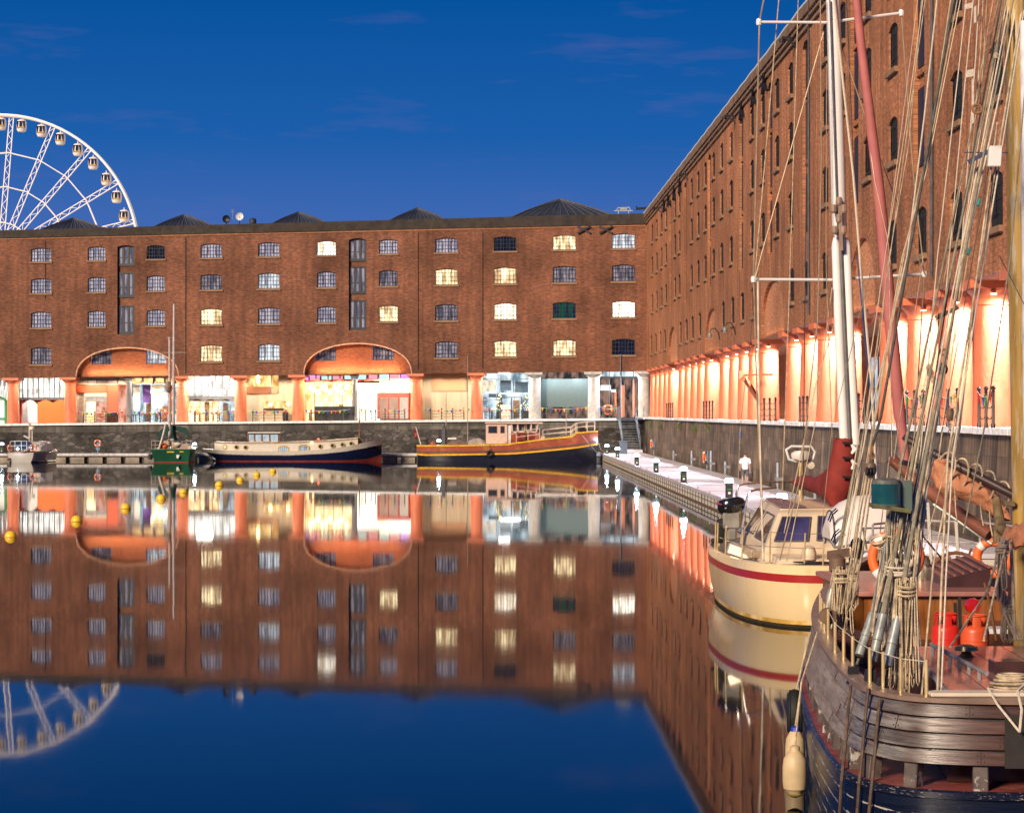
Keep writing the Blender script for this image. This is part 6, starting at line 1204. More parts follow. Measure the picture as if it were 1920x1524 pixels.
MB().loft(rings, False, True).build('shell', mat('dinghy_white', (.80, .70, .64), .4, var=.05), DG_, True); b = MB(); b.tube([r[0] for r in rings], .03, 6); b.tube(rings[1], .02, 5); b.build('edge_trim', GRAYTRIM, DG_); b = MB(); [b.tube([px(1553 + o, 975 + o2, 43.5), px(1558 + o, 962 + o2, 43.45), px(1568 + o, 953 + o2, 43.4)], .015, 5) for o, o2 in ((0, 0), (3, 3), (6, 38), (9, 41))]; b.build('stripe', NAVY, DG_)
b = MB(); b.tube([px(1612, 1000, 43.2), px(1618, 990, 43.2), px(1720, 989, 43.2)], .02, 6); b.tube([px(1618, 990, 43.2), px(1625, 1030, 43.2)], .02, 6); b.build('cradle_bar', GRAYTRIM, DG_)
# ------------------------------------------------------------------ the wooden ketch in the foreground
KT = thing('ketch', 'old wooden ketch with weathered plank bulwarks, navy hull and rope hung shrouds', 'sailing ship', (6.2, 26, 0))
OUT = [(6.9, 39.6), (5.95, 37.2), (5.0, 33.4), (4.22, 29.3), (3.84, 25.8), (3.68, 23.6), (3.64, 22.4), (3.68, 21.7), (3.92, 21.15), (4.35, 20.93), (4.95, 20.85), (5.7, 20.8), (6.5, 20.8), (7.3, 20.9), (8.0, 21.2), (8.5, 22.0), (8.8, 24), (8.85, 27), (8.7, 31), (8.4, 35), (7.9, 38.4)]
def smooth_loop(P, n=6):
    m = len(P); o = []
    for i in range(m):
        p0, p1, p2, p3 = (V((*P[(i + k) % m], 0)) for k in (-1, 0, 1, 2))
        for k in range(n):
            t = k / n; o.append(.5 * ((2 * p1) + (p2 - p0) * t + (2 * p0 - 5 * p1 + 4 * p2 - p3) * t * t + (3 * p1 - p0 - 3 * p2 + p3) * t ** 3))
    return o
LOOP = smooth_loop(OUT); NL = len(LOOP); NRM = []
for i in range(NL):
    d = LOOP[(i + 1) % NL] - LOOP[i - 1]; NRM.append(V((-d.y, d.x, 0)).normalized() * -1)
if (LOOP[NL // 4] - V((6.3, 28, 0))).dot(NRM[NL // 4]) < 0: NRM = [-n for n in NRM]
def ring_(o, z): return [LOOP[i] + NRM[i] * o + V((0, 0, z + max(0, (LOOP[i].y - 26)) * .012)) for i in range(NL)]
def kmat(name, base, light, seam, gap=.0, rough=.4, white=(.5, .47, .42), lo=.62, grey=None, sw=.030, sg=.16):
    "painted or bare planks: a long grain, and chipped pale wear along the seams"
    m = bpy.data.materials.new(name); m.use_nodes = True; MATS[name] = m; nt = m.node_tree; N = nt.nodes; L = nt.links; b = N['Principled BSDF']; b.inputs['Roughness'].default_value = rough
    g = N.new('ShaderNodeNewGeometry'); mp = N.new('ShaderNodeMapping'); mp.inputs['Scale'].default_value = (1.2, 1.2, 16); L.new(g.outputs['Position'], mp.inputs[0])
    n1 = N.new('ShaderNodeTexNoise'); n1.inputs['Scale'].default_value = 1.4; n1.inputs['Detail'].default_value = 6; n1.inputs['Roughness'].default_value = .65; L.new(mp.outputs[0], n1.inputs['Vector'])
    cr = N.new('ShaderNodeValToRGB'); cr.color_ramp.elements[0].position = .38; cr.color_ramp.elements[1].position = .68; cr.color_ramp.elements[0].color = (*base, 1); cr.color_ramp.elements[1].color = (*light, 1); L.new(n1.outputs['Fac'], cr.inputs[0])
    sp = N.new('ShaderNodeSeparateXYZ'); L.new(g.outputs['Position'], sp.inputs[0]); dv = N.new('ShaderNodeMath'); dv.operation = 'PINGPONG'; dv.inputs[1].default_value = seam / 2; L.new(sp.outputs['Z'], dv.inputs[0])
    r1 = N.new('ShaderNodeMapRange'); r1.inputs[1].default_value = .0; r1.inputs[2].default_value = sw; r1.inputs[3].default_value = sg; r1.inputs[4].default_value = -.02; L.new(dv.outputs[0], r1.inputs[0])
    mp2 = N.new('ShaderNodeMapping'); mp2.inputs['Scale'].default_value = (1.6, 1.6, 15); L.new(g.outputs['Position'], mp2.inputs[0]); n2 = N.new('ShaderNodeTexNoise'); n2.inputs['Scale'].default_value = 2.0; n2.inputs['Detail'].default_value = 8; n2.inputs['Roughness'].default_value = .7; L.new(mp2.outputs[0], n2.inputs['Vector'])
    ad = N.new('ShaderNodeMath'); L.new(r1.outputs[0], ad.inputs[0]); L.new(n2.outputs['Fac'], ad.inputs[1]); r2 = N.new('ShaderNodeMapRange'); r2.inputs[1].default_value = lo; r2.inputs[2].default_value = lo + .03; L.new(ad.outputs[0], r2.inputs[0])
    res = cr.outputs[0]
    if grey:   # long side goes silver grey in patches: weathering plus a painted-in sheen
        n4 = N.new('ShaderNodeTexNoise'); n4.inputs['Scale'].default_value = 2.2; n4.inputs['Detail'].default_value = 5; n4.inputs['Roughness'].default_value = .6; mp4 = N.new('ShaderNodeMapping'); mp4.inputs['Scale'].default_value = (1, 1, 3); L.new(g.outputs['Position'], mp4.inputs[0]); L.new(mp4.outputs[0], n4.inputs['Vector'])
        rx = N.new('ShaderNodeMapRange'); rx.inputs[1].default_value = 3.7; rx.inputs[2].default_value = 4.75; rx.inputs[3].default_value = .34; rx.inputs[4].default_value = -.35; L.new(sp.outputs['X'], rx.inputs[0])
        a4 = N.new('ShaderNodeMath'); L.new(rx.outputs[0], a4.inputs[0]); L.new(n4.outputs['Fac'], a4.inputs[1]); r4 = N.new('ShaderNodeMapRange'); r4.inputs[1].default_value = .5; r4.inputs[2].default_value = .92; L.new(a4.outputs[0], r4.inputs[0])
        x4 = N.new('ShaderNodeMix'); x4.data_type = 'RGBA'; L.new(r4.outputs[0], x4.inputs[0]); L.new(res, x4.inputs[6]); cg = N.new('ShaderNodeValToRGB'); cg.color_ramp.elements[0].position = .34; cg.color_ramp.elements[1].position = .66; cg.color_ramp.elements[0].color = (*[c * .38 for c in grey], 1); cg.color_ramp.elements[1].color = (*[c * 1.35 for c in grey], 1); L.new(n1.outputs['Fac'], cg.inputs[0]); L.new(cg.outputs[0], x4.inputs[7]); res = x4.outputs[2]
    oi = N.new('ShaderNodeObjectInfo'); ro = N.new('ShaderNodeMapRange'); ro.inputs[3].default_value = .72; ro.inputs[4].default_value = 1.28; L.new(oi.outputs['Random'], ro.inputs[0])
    mo = N.new('ShaderNodeMix'); mo.data_type = 'RGBA'; mo.blend_type = 'MULTIPLY'; mo.inputs[0].default_value = 1; L.new(res, mo.inputs[6]); L.new(ro.outputs[0], mo.inputs[7]); res = mo.outputs[2]
    mx = N.new('ShaderNodeMix'); mx.data_type = 'RGBA'; L.new(r2.outputs[0], mx.inputs[0]); L.new(res, mx.inputs[6]); mx.inputs[7].default_value = (*white, 1); L.new(mx.outputs[2], b.inputs['Base Color'])
    bp = N.new('ShaderNodeBump'); bp.inputs['Strength'].default_value = .5; bp.inputs['Distance'].default_value = .01; L.new(n1.outputs['Fac'], bp.inputs['Height']); L.new(bp.outputs[0], b.inputs['Normal'])
    return m
PLK = kmat('weathered_sheen_planks', (.060, .028, .023), (.14, .075, .06), .142, rough=.33, white=(.035, .02, .016), lo=.78, grey=(.235, .215, .195), sw=.027, sg=.58); KNV = kmat('navy_worn_planks', (.003, .005, .014), (.008, .012, .03), .17, rough=.30, white=(.46, .42, .36), lo=.66, sw=.03, sg=.2)
RDK = mat('red_deck_paint', (.24, .05, .04), .55, var=.25, vs=3, col2=(.34, .11, .08), c2s=5); WORN = mat('worn_post', (.09, .065, .055), .6, var=.4, vs=8, col2=(.42, .38, .34), c2lo=.56, c2hi=.6, c2s=7); RAILM = mat('rail_cap_wood', (.26, .17, .13), .35, var=.25, vs=4); VARN = mat('varnished_wood', (.30, .10, .025), .18, var=.35, vs=3, stretch=(6, 1, 1), coat=.6); MAHO = mat('mahogany_boards', (.46, .20, .15), .28, var=.25, vs=3, stretch=(1, 6, 1), coat=.2); DKW = mat('dark_varnish', (.06, .025, .02), .3, var=.3, coat=.3)
MB().loft([ring_(.02, -.6), ring_(.12, 0), ring_(.17, .45), ring_(.18, .90)], True).build('hull', KNV, KT, True)
MB().loft([ring_(.21, .84), ring_(.22, .90), ring_(.18, .915), ring_(.17, .86)], True).build('rubbing_strake', mat('strake_navy_worn', (.010, .013, .032), .3, col2=(.38, .34, .30), c2lo=.60, c2hi=.64, c2s=5, stretch=(3, 3, 14)), KT, True)
MB().poly(*ring_(.178, .912)).build('deck', RDK, KT)
for k in range(4):
    z1, z0 = 1.70 - .142 * k, 1.70 - .142 * (k + 1) + .011; o1, o0 = .0 + .03 * k, .026 + .03 * (k + 1)
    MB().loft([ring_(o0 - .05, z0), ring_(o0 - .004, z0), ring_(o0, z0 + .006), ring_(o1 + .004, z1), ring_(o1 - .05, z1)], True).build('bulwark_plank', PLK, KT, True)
    b = MB()
    for i in range((k * 5) % 7 + 3, NL, 13):
        if LOOP[i].y < 32:
            t = V((-NRM[i].y, NRM[i].x, 0)); p0, p1 = LOOP[i] + NRM[i] * (o0 + .001) + V((0, 0, z0 + .004)), LOOP[i] + NRM[i] * (o1 + .006) + V((0, 0, z1)); b.obox((p0 + p1) / 2, t * .004, NRM[i] * .004, (p1 - p0) / 2)
            for s_ in (-.03, .03):
                for f in (.25, .7): b.obox(p0.lerp(p1, f) + t * s_, t * .006, NRM[i] * .003, V((0, 0, .006)))
    b.build('butt_joint', DKW, KT)
MB().loft([ring_(-.07, 1.70), ring_(.03, 1.13), ring_(-.02, 1.13), ring_(-.10, 1.70)], True).build('bulwark_lining', DKW, KT)
def skinY(x, y, o):
    "distance at which the sight line through a pixel meets the ship's side grown by o"
    Y = 19.0
    while Y < 32:
        p = px(x, y, Y); c = False; P = [LOOP[i] + NRM[i] * o for i in range(0, NL, 2)]; j = len(P) - 1
        for i in range(len(P)):
            if (P[i].y > p.y) != (P[j].y > p.y) and p.x < (P[j].x - P[i].x) * (p.y - P[i].y) / (P[j].y - P[i].y) + P[i].x: c = not c
            j = i
        if c: return Y
        Y += .03
    return 24
MB().loft([ring_(-.11, 1.70), ring_(.055, 1.70), ring_(.06, 1.745), ring_(-.11, 1.75), ring_(-.11, 1.70)], True).build('rail_cap', RAILM, KT)
acc = 0; last = 0
for i in range(NL):
    acc += (LOOP[i] - LOOP[i - 1]).length
    if acc - last > .52 and LOOP[i].y < 33:
        last = acc; n = NRM[i]; t = V((-n.y, n.x, 0)); c = LOOP[i] + n * .05 + V((0, 0, 1.03)); MB().obox(c, t * .07, n * .07, V((0, 0, .13)) + n * -.015).build('bulwark_post', WORN, KT, bevel=.01)
for i in range(6, NL, 9):
    if LOOP[i].y < 30: MB().obox(LOOP[i] + NRM[i] * .095 + V((0, 0, 1.28)), V((-NRM[i].y, NRM[i].x, 0)) * .012, NRM[i] * .012, V((0, 0, .012))).build('bolt_head', IRON, KT)
sb = MB(); sb.bar(px(1909, 1340, 20.64), px(1909, 1440, 20.62), .06 * 4, .03, (0, 1, 0)); sb.build('blank_board', mat('board_dark_brown', (.03, .022, .018), .6), KT)
# raised deck with its hatch rail, vent, box
a_ = [V((4.30, 21.25, 0)), V((8.1, 21.25, 0)), V((8.1, 25.4, 0)), V((4.72, 25.4, 0))]; up = lambda z: [p + V((0, 0, z)) for p in a_]
MB().loft([up(.92), up(1.70)], True).build('deckhouse_side', DKW, KT); MB().loft([up(1.70), up(1.765)], True, True).build('deckhouse_top', MAHO, KT); b = MB(); P = up(1.76); b.tube([P[3], P[0]], .03, 6); b.build('grey_edge_trim', GREYC, KT)
b = MB(); [b.bar(V((4.7 + .42 * k, 21.3, 1.767)), V((4.95 + .40 * k, 25.38, 1.767)), .012, .004) for k in range(8)]; b.build('board_seam', DKW, KT)
hr = [px(1746, 1229, 24.5), px(1850, 1282, 21.9)]; p0, p1 = V((hr[0].x, hr[0].y, 1.88)), V((hr[1].x, hr[1].y, 1.86)); b = MB(); b.tube([p0, p1], .022, 7); [b.tube([p0.lerp(p1, f), V((*p0.lerp(p1, f).xy, 1.765))], .02, 6) for f in (.03, .2, .37, .54, .71, .88)]; b.build('grab_rail', GREYC, KT, True)
p = px(1812, 1222, 24.3); MB().lathe([(.10, 0), (.06, .03), (.05, .06), (.13, .07), (.12, .11), (.06, .13), (.01, .135)], (p.x, p.y, 1.766), 16).build('mushroom_vent', mat('old_brass', (.32, .25, .13), .25, metal=.8), KT, True)
p = px(1893, 1257, 22.6); b = MB(); b.box(p.x - .15, p.x + .15, p.y, p.y + .3, 1.766, 1.90); b.build('hatch_box', DKW, KT, bevel=.01); b = MB(); p0, p1 = px(1742, 1300, 21.05), px(1925, 1300, 21.05); b.box(p0.x, p1.x, 20.95, 21.2, 1.752, 1.79); b.build('cream_board', mat('cream_board_paint', (.72, .60, .46), .5, var=.08), KT, bevel=.01)
RC = thing('rope_coil', 'coil of tan rope lying on the near rail of the wooden ketch', 'rope', px(1893, 1285, 21.3)); b = MB(); rr = random.Random(11); pc = px(1897, 1284, 21.3)
for k in range(9): b.torus(pc + V((rr.uniform(-.02, .02), rr.uniform(-.02, .02), -.03 + .016 * k)), .19 + rr.uniform(-.03, .03) - .008 * k, .012, (1, 0, 0), (0, 1, rr.uniform(-.06, .06)), 26, 6)
b.build('coil', ROPE, RC, True); b = MB(); b.tube([px(1853, 1290, 21.1), px(1870, 1320, 20.7), px(1912, 1372, 20.5)], .012, 6); b.tube([px(1912, 1372, 20.5), px(1916, 1330, 20.5), px(1908, 1295, 20.7), px(1925, 1280, 20.9)], .014, 6); b.build('rope_end', ROPW, RC, True)
# brass stanchions with a cord
STP = [(1538, 1208, 28.9), (1540.5, 1212, 28.1), (1546, 1222, 27.3), (1553, 1228, 26.5), (1566, 1246, 24.9), (1582, 1256, 24.1), (1599, 1268, 23.3), (1631, 1290, 22.2), (1656, 1300, 21.8), (1689, 1304, 21.35), (1737, 1309, 21.1)]; tops = []
for x, y, Y in STP:
    p = px(x, y, Y); p.z = 1.745; h = .34; MB().tube([p, p + V((0, 0, h))], .018, 8).build('stanchion', STB, KT, True); tops.append(p + V((0, 0, h - .02)))
MB().tube(tops, .005, 4).build('guard_cord', ROPW, KT)
# chain plates, turnbuckles, shrouds
LWR = [((1597, 1272), (1611, 1228), (1637, 1150), (1690, 870), (1868, 20), 22.9), ((1630, 1278), (1636, 1240), (1656, 1152), (1712, 860), (1882, 20), 22.3), ((1652, 1296), (1663, 1248), (1683, 1157), (1735, 860), (1896, 20), 21.9)]
GALT = mat('turnbuckle_grey', (.34, .36, .34), .4, var=.3, vs=10, metal=.3, col2=(.2, .12, .07), c2lo=.6, c2hi=.7, c2s=12)
for a0, a1, a2, a3, a4, Y in LWR:
    b = MB(); b.tube([px(a1[0], a1[1], Y), px(a2[0], a2[1], Y + .15)], .048, 10); b.tube([px(*(V(a1).lerp(V(a2), .45)), Y + .05), px(*(V(a1).lerp(V(a2), .52)), Y + .06)], .052, 10); b.build('turnbuckle', GALT, KT, True)
    b = MB(); b.tube([px(a0[0], a0[1] + 4, Y), px(a1[0], a1[1] + 6, Y)], .022, 6); b.torus(px(*(V(a0).lerp(V(a1), .35)), Y), .06, .018, V((.25, 0, 1)).normalized(), (0, 1, 0), 14, 6); b.obox(px(*(V(a0).lerp(V(a1), .15)), Y - .03), (.05, 0, 0), (0, .05, 0), (.01, 0, .09)); b.build('shackle', IRON, KT)
    b = MB(); b.tube([px(x, y, skinY(x, y, o)) for x, y, o in ((a0[0] - 2, a0[1] + 12, .09), (a0[0] - 8, a0[1] + 70, .13), (a0[0] - 13, a0[1] + 130, .17), (a0[0] - 19, a0[1] + 190, .245), (a0[0] - 24, 1545, .245))], .017, 7); b.build('chain_plate_rod', mat('rusty_rod', (.10, .06, .04), .7, var=.5, vs=12), KT)
    b = MB(); b.tube([px(a2[0], a2[1], Y + .15), px((a2[0] * .6 + a3[0] * .4), (a2[1] * .6 + a3[1] * .4), Y + .6), px(a3[0], a3[1], Y + 1), px((a3[0] * .45 + a4[0] * .55), (a3[1] * .45 + a4[1] * .55), Y + 2), px(a4[0], a4[1], Y + 3), px(a4[0] + 20, -80, Y + 3.2)], [.034, .024, .018, .011, .009, .009], 8); b.build('shroud', OLIVE, KT, True)
b = MB(); b.bar(px(1647, 1042, 23.2), px(1712, 1050, 23.4), .055, .10); b.build('spreader_board', mat('weathered_oak', (.26, .20, .12), .8, var=.35, vs=6), KT, bevel=.01); b = MB(); b.bar(px(1640, 1126, 22.9), px(1688, 1140, 22.8), .05, .05); b.build('belaying_bar', GREYC, KT, bevel=.01); b = MB(); b.bar(px(1692, 866, 23.8), px(1732, 877, 23.8), .10, .05); b.build('shroud_clamp', IRON, KT, bevel=.008); b = MB(); b.bar(px(1754, 597, 24.6), px(1797, 576, 24.6), .05, .045); b.build('wooden_bar', mat('bar_purple_wood', (.16, .09, .08), .7, var=.3), KT, bevel=.008); b = MB(); b.bar(px(1816, 304, 25), px(1856, 283, 25), .04, .05); b.tube([px(1808, 286, 25), px(1890, 287, 25)], .006, 4); b.build('reflector_arm', mat('arm_blue_grey', (.06, .07, .12), .5), KT); b = MB(); b.obox(px(1865, 294, 24.8), (.072, 0, 0), (0, .05, 0), (.008, 0, .115)); b.build('white_panel', mat('panel_white', (.82, .78, .72), .4, var=.02), KT, bevel=.01)
LT = thing('starboard_lantern', 'green glass ship lantern on a weathered board lashed to the shrouds', 'lantern', px(1668, 955, 23)); b = MB(); b.lathe([(.14, -.13), (.15, -.12), (.15, .12), (.14, .13)], px(1661, 929, 23), 20); b.build('lens', mat('green_lens', (.008, .07, .075), .12, var=.3, coat=.6), LT, True); b = MB(); b.lathe([(.15, 0), (.16, .02), (.16, .035)], px(1661, 951, 23), 16); b.build('lantern_base', mat('cap_grey', (.11, .11, .10), .6, var=.4, vs=12), LT, True); b = MB(); b.lathe([(.11, .0), (.15, .01), (.14, .05), (.08, .07)], px(1661, 909, 23), 16); b.build('lantern_cap', mat('cap_grey', (.11, .11, .10), .6, var=.4, vs=12), LT, True); b = MB(); b.obox(px(1690, 930, 23.1), (.10, 0, 0), (0, .10, 0), (0, 0, .16)); b.build('housing', mat('lantern_green_grey', (.10, .14, .12), .5, var=.15), LT, bevel=.01); b = MB(); b.obox(px(1668, 952, 23), (.19, 0, -.028), (0, .15, 0), (0, 0, .022)); b.build('base_board', mat('mossy_board', (.13, .12, .05), .85, var=.4, vs=8), LT)
rr = random.Random(21)
def jig(P, a): return [(x + rr.uniform(-a, a), y + rr.uniform(-a, a), Y) for x, y, Y in P]
RP = [([(1757, 1318, 21.5), (1766, 1080, 22), (1777, 860, 22.8), (1839, 480, 24.4), (1888, 189, 25.4), (1921, -10, 26)], .016, ROPE), ([(1764, 1318, 21.5), (1774, 1080, 22), (1786, 860, 22.8), (1846, 480, 24.4), (1893, 189, 25.4), (1925, -10, 26)], .012, ROPW), ([(1728, 1305, 21.6), (1750, 1060, 22.4), (1800, 800, 23.2), (1826, 560, 24), (1870, 230, 25.2)], .014, ROPE),
    ([(1668, 1150, 22.6), (1706, 930, 23.3), (1752, 660, 24.2), (1800, 430, 25), (1872, 90, 25.8), (1890, -10, 26)], .013, ROPE), ([(1700, 1210, 22.2), (1726, 960, 23.2), (1768, 700, 24.2), (1812, 440, 25), (1884, 80, 25.8), (1902, -10, 26)], .016, ROPE), ([(1700, 1000, 23), (1748, 740, 24), (1785, 500, 24.8), (1850, 150, 25.6), (1880, -10, 26)], .012, TARR), ([(1713, 1100, 22.8), (1755, 800, 24), (1800, 520, 24.8), (1878, 160, 25.6), (1910, -10, 26)], .014, ROPW), ([(1680, 1120, 22.8), (1722, 900, 23.4), (1776, 600, 24.4), (1836, 300, 25.2), (1896, -10, 26)], .012, ROPW),
    ([(1558, 1180, 28), (1590, 1000, 28), (1626, 800, 28), (1660, 660, 28), (1701, 480, 28), (1733, 220, 28), (1758, -10, 28)], .014, ROPW), ([(1590, 1130, 27), (1625, 880, 27), (1692, 480, 27), (1739, 315, 27), (1803, -10, 27)], .009, WIRE), ([(1575, 1180, 27), (1612, 940, 27), (1688, 500, 27), (1735, 320, 27), (1797, -10, 27)], .009, ROPE), ([(1583, 1180, 27.5), (1622, 900, 27.5), (1695, 480, 27.5), (1744, 260, 27.5), (1784, -10, 27.5)], .011, ROPE), ([(1552, 1160, 29), (1600, 880, 29), (1660, 480, 29), (1701, 220, 29), (1732, -10, 29)], .009, WIRE), ([(1566, 1180, 29), (1610, 900, 29), (1668, 480, 29), (1704, 270, 29), (1728, 0, 29)], .007, ROPE),
    ([(1712, 1010, 25.5), (1758, 480, 25.5), (1796, 145, 25.5), (1813, -10, 25.5)], .009, ROPW), ([(1730, 1010, 25.5), (1780, 480, 25.5), (1812, 130, 25.5), (1826, -10, 25.5)], .009, ROPW), ([(1738, 900, 25.5), (1802, 480, 25.5), (1830, 100, 25.5), (1836, -10, 25.5)], .009, ROPW), ([(1760, 860, 25.5), (1808, 480, 25.5), (1838, 100, 25.5), (1844, -10, 25.5)], .009, ROPE), ([(1790, 640, 25.5), (1815, 480, 25.5), (1845, 100, 25.5), (1851, -10, 25.5)], .008, ROPE), ([(1640, 480, 27), (1560, 800, 28), (1540, 1000, 28)], .006, WIRE), ([(1666, 480, 26), (1650, 640, 26.4), (1592, 960, 27), (1562, 1100, 27.4)], .008, ROPE),
    ([(1668, 856, 26), (1650, 1000, 26)], .008, ROPE), ([(1667, 480, 30), (1672, 856, 27)], .007, ROPE), ([(1731, 480, 30), (1676, 860, 27)], .006, ROPE), ([(1718, 990, 25), (1760, 1040, 26), (1776, 1060, 28)], .014, ROPE), ([(1874, 480, 26), (1920, 570, 25)], .007, WIRED), ([(1926, 120, 25.5), (1895, 480, 24.8), (1846, 800, 24), (1806, 1000, 23.6)], .011, OLIVE)]
for k in range(5):
    f = k / 4; x0, x1 = 1655 + 70 * f + rr.uniform(-8, 8), 1862 + 62 * f + rr.uniform(-6, 6); RP.append(([(x0, 1090 + rr.uniform(-60, 80), 22.9), (x0 + (x1 - x0) * .32, 800, 23.9), (x0 + (x1 - x0) * .60, 480, 24.9), (x1 + rr.uniform(-6, 6), -10, 26)], rr.uniform(.005, .008), (ROPE, ROPW, WIRE, TARR)[k % 4]))
for k in range(2):
    x0, x1 = 1562 + 7 * k, 1722 + 14 * k; RP.append(([(x0, 1150, 28), (x0 + 36 + k, 900, 28), (x0 + 98 + k * 2, 480, 27.5), (x1, -10, 27)], rr.uniform(.005, .008), (ROPW, ROPE, WIRE)[k % 3]))
for P, r, m in RP: line(KT, 'halyard', m, P, r * .78)
# hanging hanks of rope on the pin rails
def hank(name, label, x, y0, y1, w, Y, n, seed, m=ROPE, own=True):
    r_ = random.Random(seed); t = thing(name, label, 'rope', px(x, y0, Y)) if own else KT; b = MB()
    for k in range(n):
        a = x + r_.uniform(-w, w); c = a + r_.uniform(-w, w) * .7; q_ = y1 - r_.random() ** 2 * (y1 - y0) * .45; s_ = r_.uniform(3, 9); dy = r_.uniform(-.10, .10)
        b.tube([px(a, y0 + r_.uniform(-4, 8), Y + dy), px((a * .6 + c * .4) - s_ * .4, y0 + (q_ - y0) * .4, Y + dy), px(c - s_ * .6, q_ - 8, Y + dy), px(c, q_, Y + dy), px(c + s_ * .6, q_ - 8, Y + dy), px((a * .5 + c * .5) + s_ * .5, y0 + (q_ - y0) * .35, Y + dy), px(a + 3, y0 + r_.uniform(-4, 8), Y + dy)], .0085, 5)
    for k in range(4): b.torus(px(x + r_.uniform(-2, 2), y0 + 12 + 5 * k, Y - .05), (w + 3) * Y / F * .8, .012, (1, 0, 0), (0, 1, r_.uniform(-.25, .25)), 16, 5)
    b.build('hank' if own else 'rope_hank', m, t, True)
hank('rope_hank', 'thick hank of tan rope hanging beside the three grey turnbuckles', 1698, 1085, 1302, 19, 22.1, 30, 1); hank('rope_hank', 'pale hank of rope hanging from the weathered board below the green lantern', 1684, 1050, 1215, 26, 22.9, 26, 2, ROPW); hank('rope_hank', 'hank of rope at the far left shrouds in front of the cream hull', 1577, 1065, 1190, 15, 26.8, 20, 3); hank('rope_hank', 'small hank of rope in front of the navy side of the white tender', 1600, 1060, 1145, 8, 26.4, 8, 8); hank('rope_hank', 'hank of rope tied at the foot of the yellow wooden mast', 1888, 1120, 1205, 9, 25.2, 12, 4); hank('rope_hank', 'long grey rope hank hanging beside the yellow mast', 1878, 1010, 1130, 9, 25, 9, 5, mat('rope_greybrown', (.33, .25, .19), .9, var=.2))
b = MB()
for k in range(26):
    t_ = rr.random(); x = 1645 + rr.uniform(0, 70); y = 1020 + rr.uniform(-14, 14); b.torus(px(x, y, 23.2), rr.uniform(.04, .09), .011, (1, 0, rr.uniform(-.5, .5)), (0, 1, rr.uniform(-.5, .5)), 14, 5)
b.build('lashing', ROPE, KT, True)
b = MB()
b2 = MB()
for k in range(40):
    x0 = 1634 + rr.uniform(0, 74); y0, y1 = 1225 - rr.uniform(0, 120), 960 - rr.uniform(0, 40)
    (b if k % 3 == 0 else b2).tube([px(*q) for q in jig([(x0, y0, 22.6), (x0 + (1225 - y0) * .12 + 8, (y0 * .6 + y1 * .4), 22.9), (x0 + 20, (y0 * .3 + y1 * .7), 23.2), (x0 + 30, y1, 23.5)], 6)], rr.uniform(.006, .011), 5)
b2.build('loose_rope', ROPE, KT, True)
b.build('frayed_lines', GALT, KT, True)
# left shroud gear
b = MB(); b.tube([px(1541, 1185, 28.4), px(1560, 1105, 28.5)], .05, 10); b.tube([px(1536, 1196, 28.4), px(1541, 1185, 28.4)], .03, 8); b.build('turnbuckle', GALT, KT, True); b = MB(); b.tube([px(1560, 1105, 28.5), px(1568, 1060, 28.5), px(1604, 870, 28.6)], [.035, .03, .02], 8); b.build('shroud', OLIVE, KT)
b = MB(); b.obox(px(1572, 1038, 27.2), (.13, 0, .02), (0, .05, 0), (0, 0, .05)); b.lathe([(.03, -.12), (.10, -.07), (.10, .07), (.03, .12)], px(1570, 1058, 27), 10); b.build('deadeye_block', mat('block_wood', (.17, .10, .06), .55, var=.3), KT, True); b = MB(); b.lathe([(.02, -.05), (.10, -.045), (.10, .045), (.02, .05)], px(1552, 1155, 26.6), 14, 'y'); b.build('pulley', MATS['block_wood'], KT, True)
# tackle block with hook
TK = thing('tackle_block', 'triple wooden pulley block hanging from a hook in front of the red sail cover', 'pulley', px(1632, 900, 25.5)); b = MB(); b.loft([[px(1632, y, 25.5) + V((w_ * .065 * math.cos(t), w_ * .07 * math.sin(t), 0)) for t in [2 * math.pi * k / 14 for k in range(14)]] for y, w_ in ((889, .9), (882, 1.1), (874, 1.05), (868, .8))], True, True); b.build('block', MATS['block_wood'], TK, True); b = MB(); [b.lathe([(.045, -.012), (.055, 0), (.045, .012)], px(1626 + 6 * k, 884, 25.42), 12, 'x') for k in range(3)]; b.build('sheave', IRON, TK); b = MB(); b.torus(px(1635, 855, 25.5), .03, .010, (1, 0, 0), (0, 0, 1), 12, 5); b.torus(px(1635, 843, 25.5), .04, .012, (0, 1, 0), (0, 0, 1), 14, 5); b.build('hook', mat('rust', (.30, .14, .05), .7), TK); b = MB(); [b.tube([px(1626 + 5 * k, 890, 25.45), px(1600 + 9 * k, 1030, 25.9), px(1578 + 8 * k, 1150, 26.4)], .012, 6) for k in range(3)]; b.build('fall_rope', ROPE, TK, True); MB().tube([px(1635, 838, 25.5), px(1652, 780, 25.8), px(1690, 560, 26.5), px(1745, 250, 27), px(1790, -10, 27.4)], .018, 6).build('pendant_wire', TARR, TK)
BL = thing('pulley_block', 'single dark pulley block on a rope before the near orange columns', 'pulley', px(1782, 775, 23.5)); b = MB(); b.loft([[px(1782, y, 23.5) + V((w_ * .045 * math.cos(t), w_ * .05 * math.sin(t), 0)) for t in [2 * math.pi * k / 12 for k in range(12)]] for y, w_ in ((789, .6), (783, 1), (774, 1.05), (766, .6))], True, True); b.build('block', MATS['block_wood'], BL, True); b = MB(); [b.torus(px(1781, 793 + 5.5 * k, 23.5), .017, .006, (1, 0, 0) if k % 2 else (0, 1, 0), (0, 0, 1), 10, 5) for k in range(4)]; b.build('chain', mat('chain_steel', (.4, .36, .3), .4, metal=.6), BL)
for x, y, s_ in ((1766, 692, .055), (1832, 205, .05), (1768, 660, .03)): MB().torus(px(x, y, 24.3), s_, .014, (1, 0, 0), (0, .3, 1), 16, 6).build('iron_ring', MATS['rust'], KT, True)
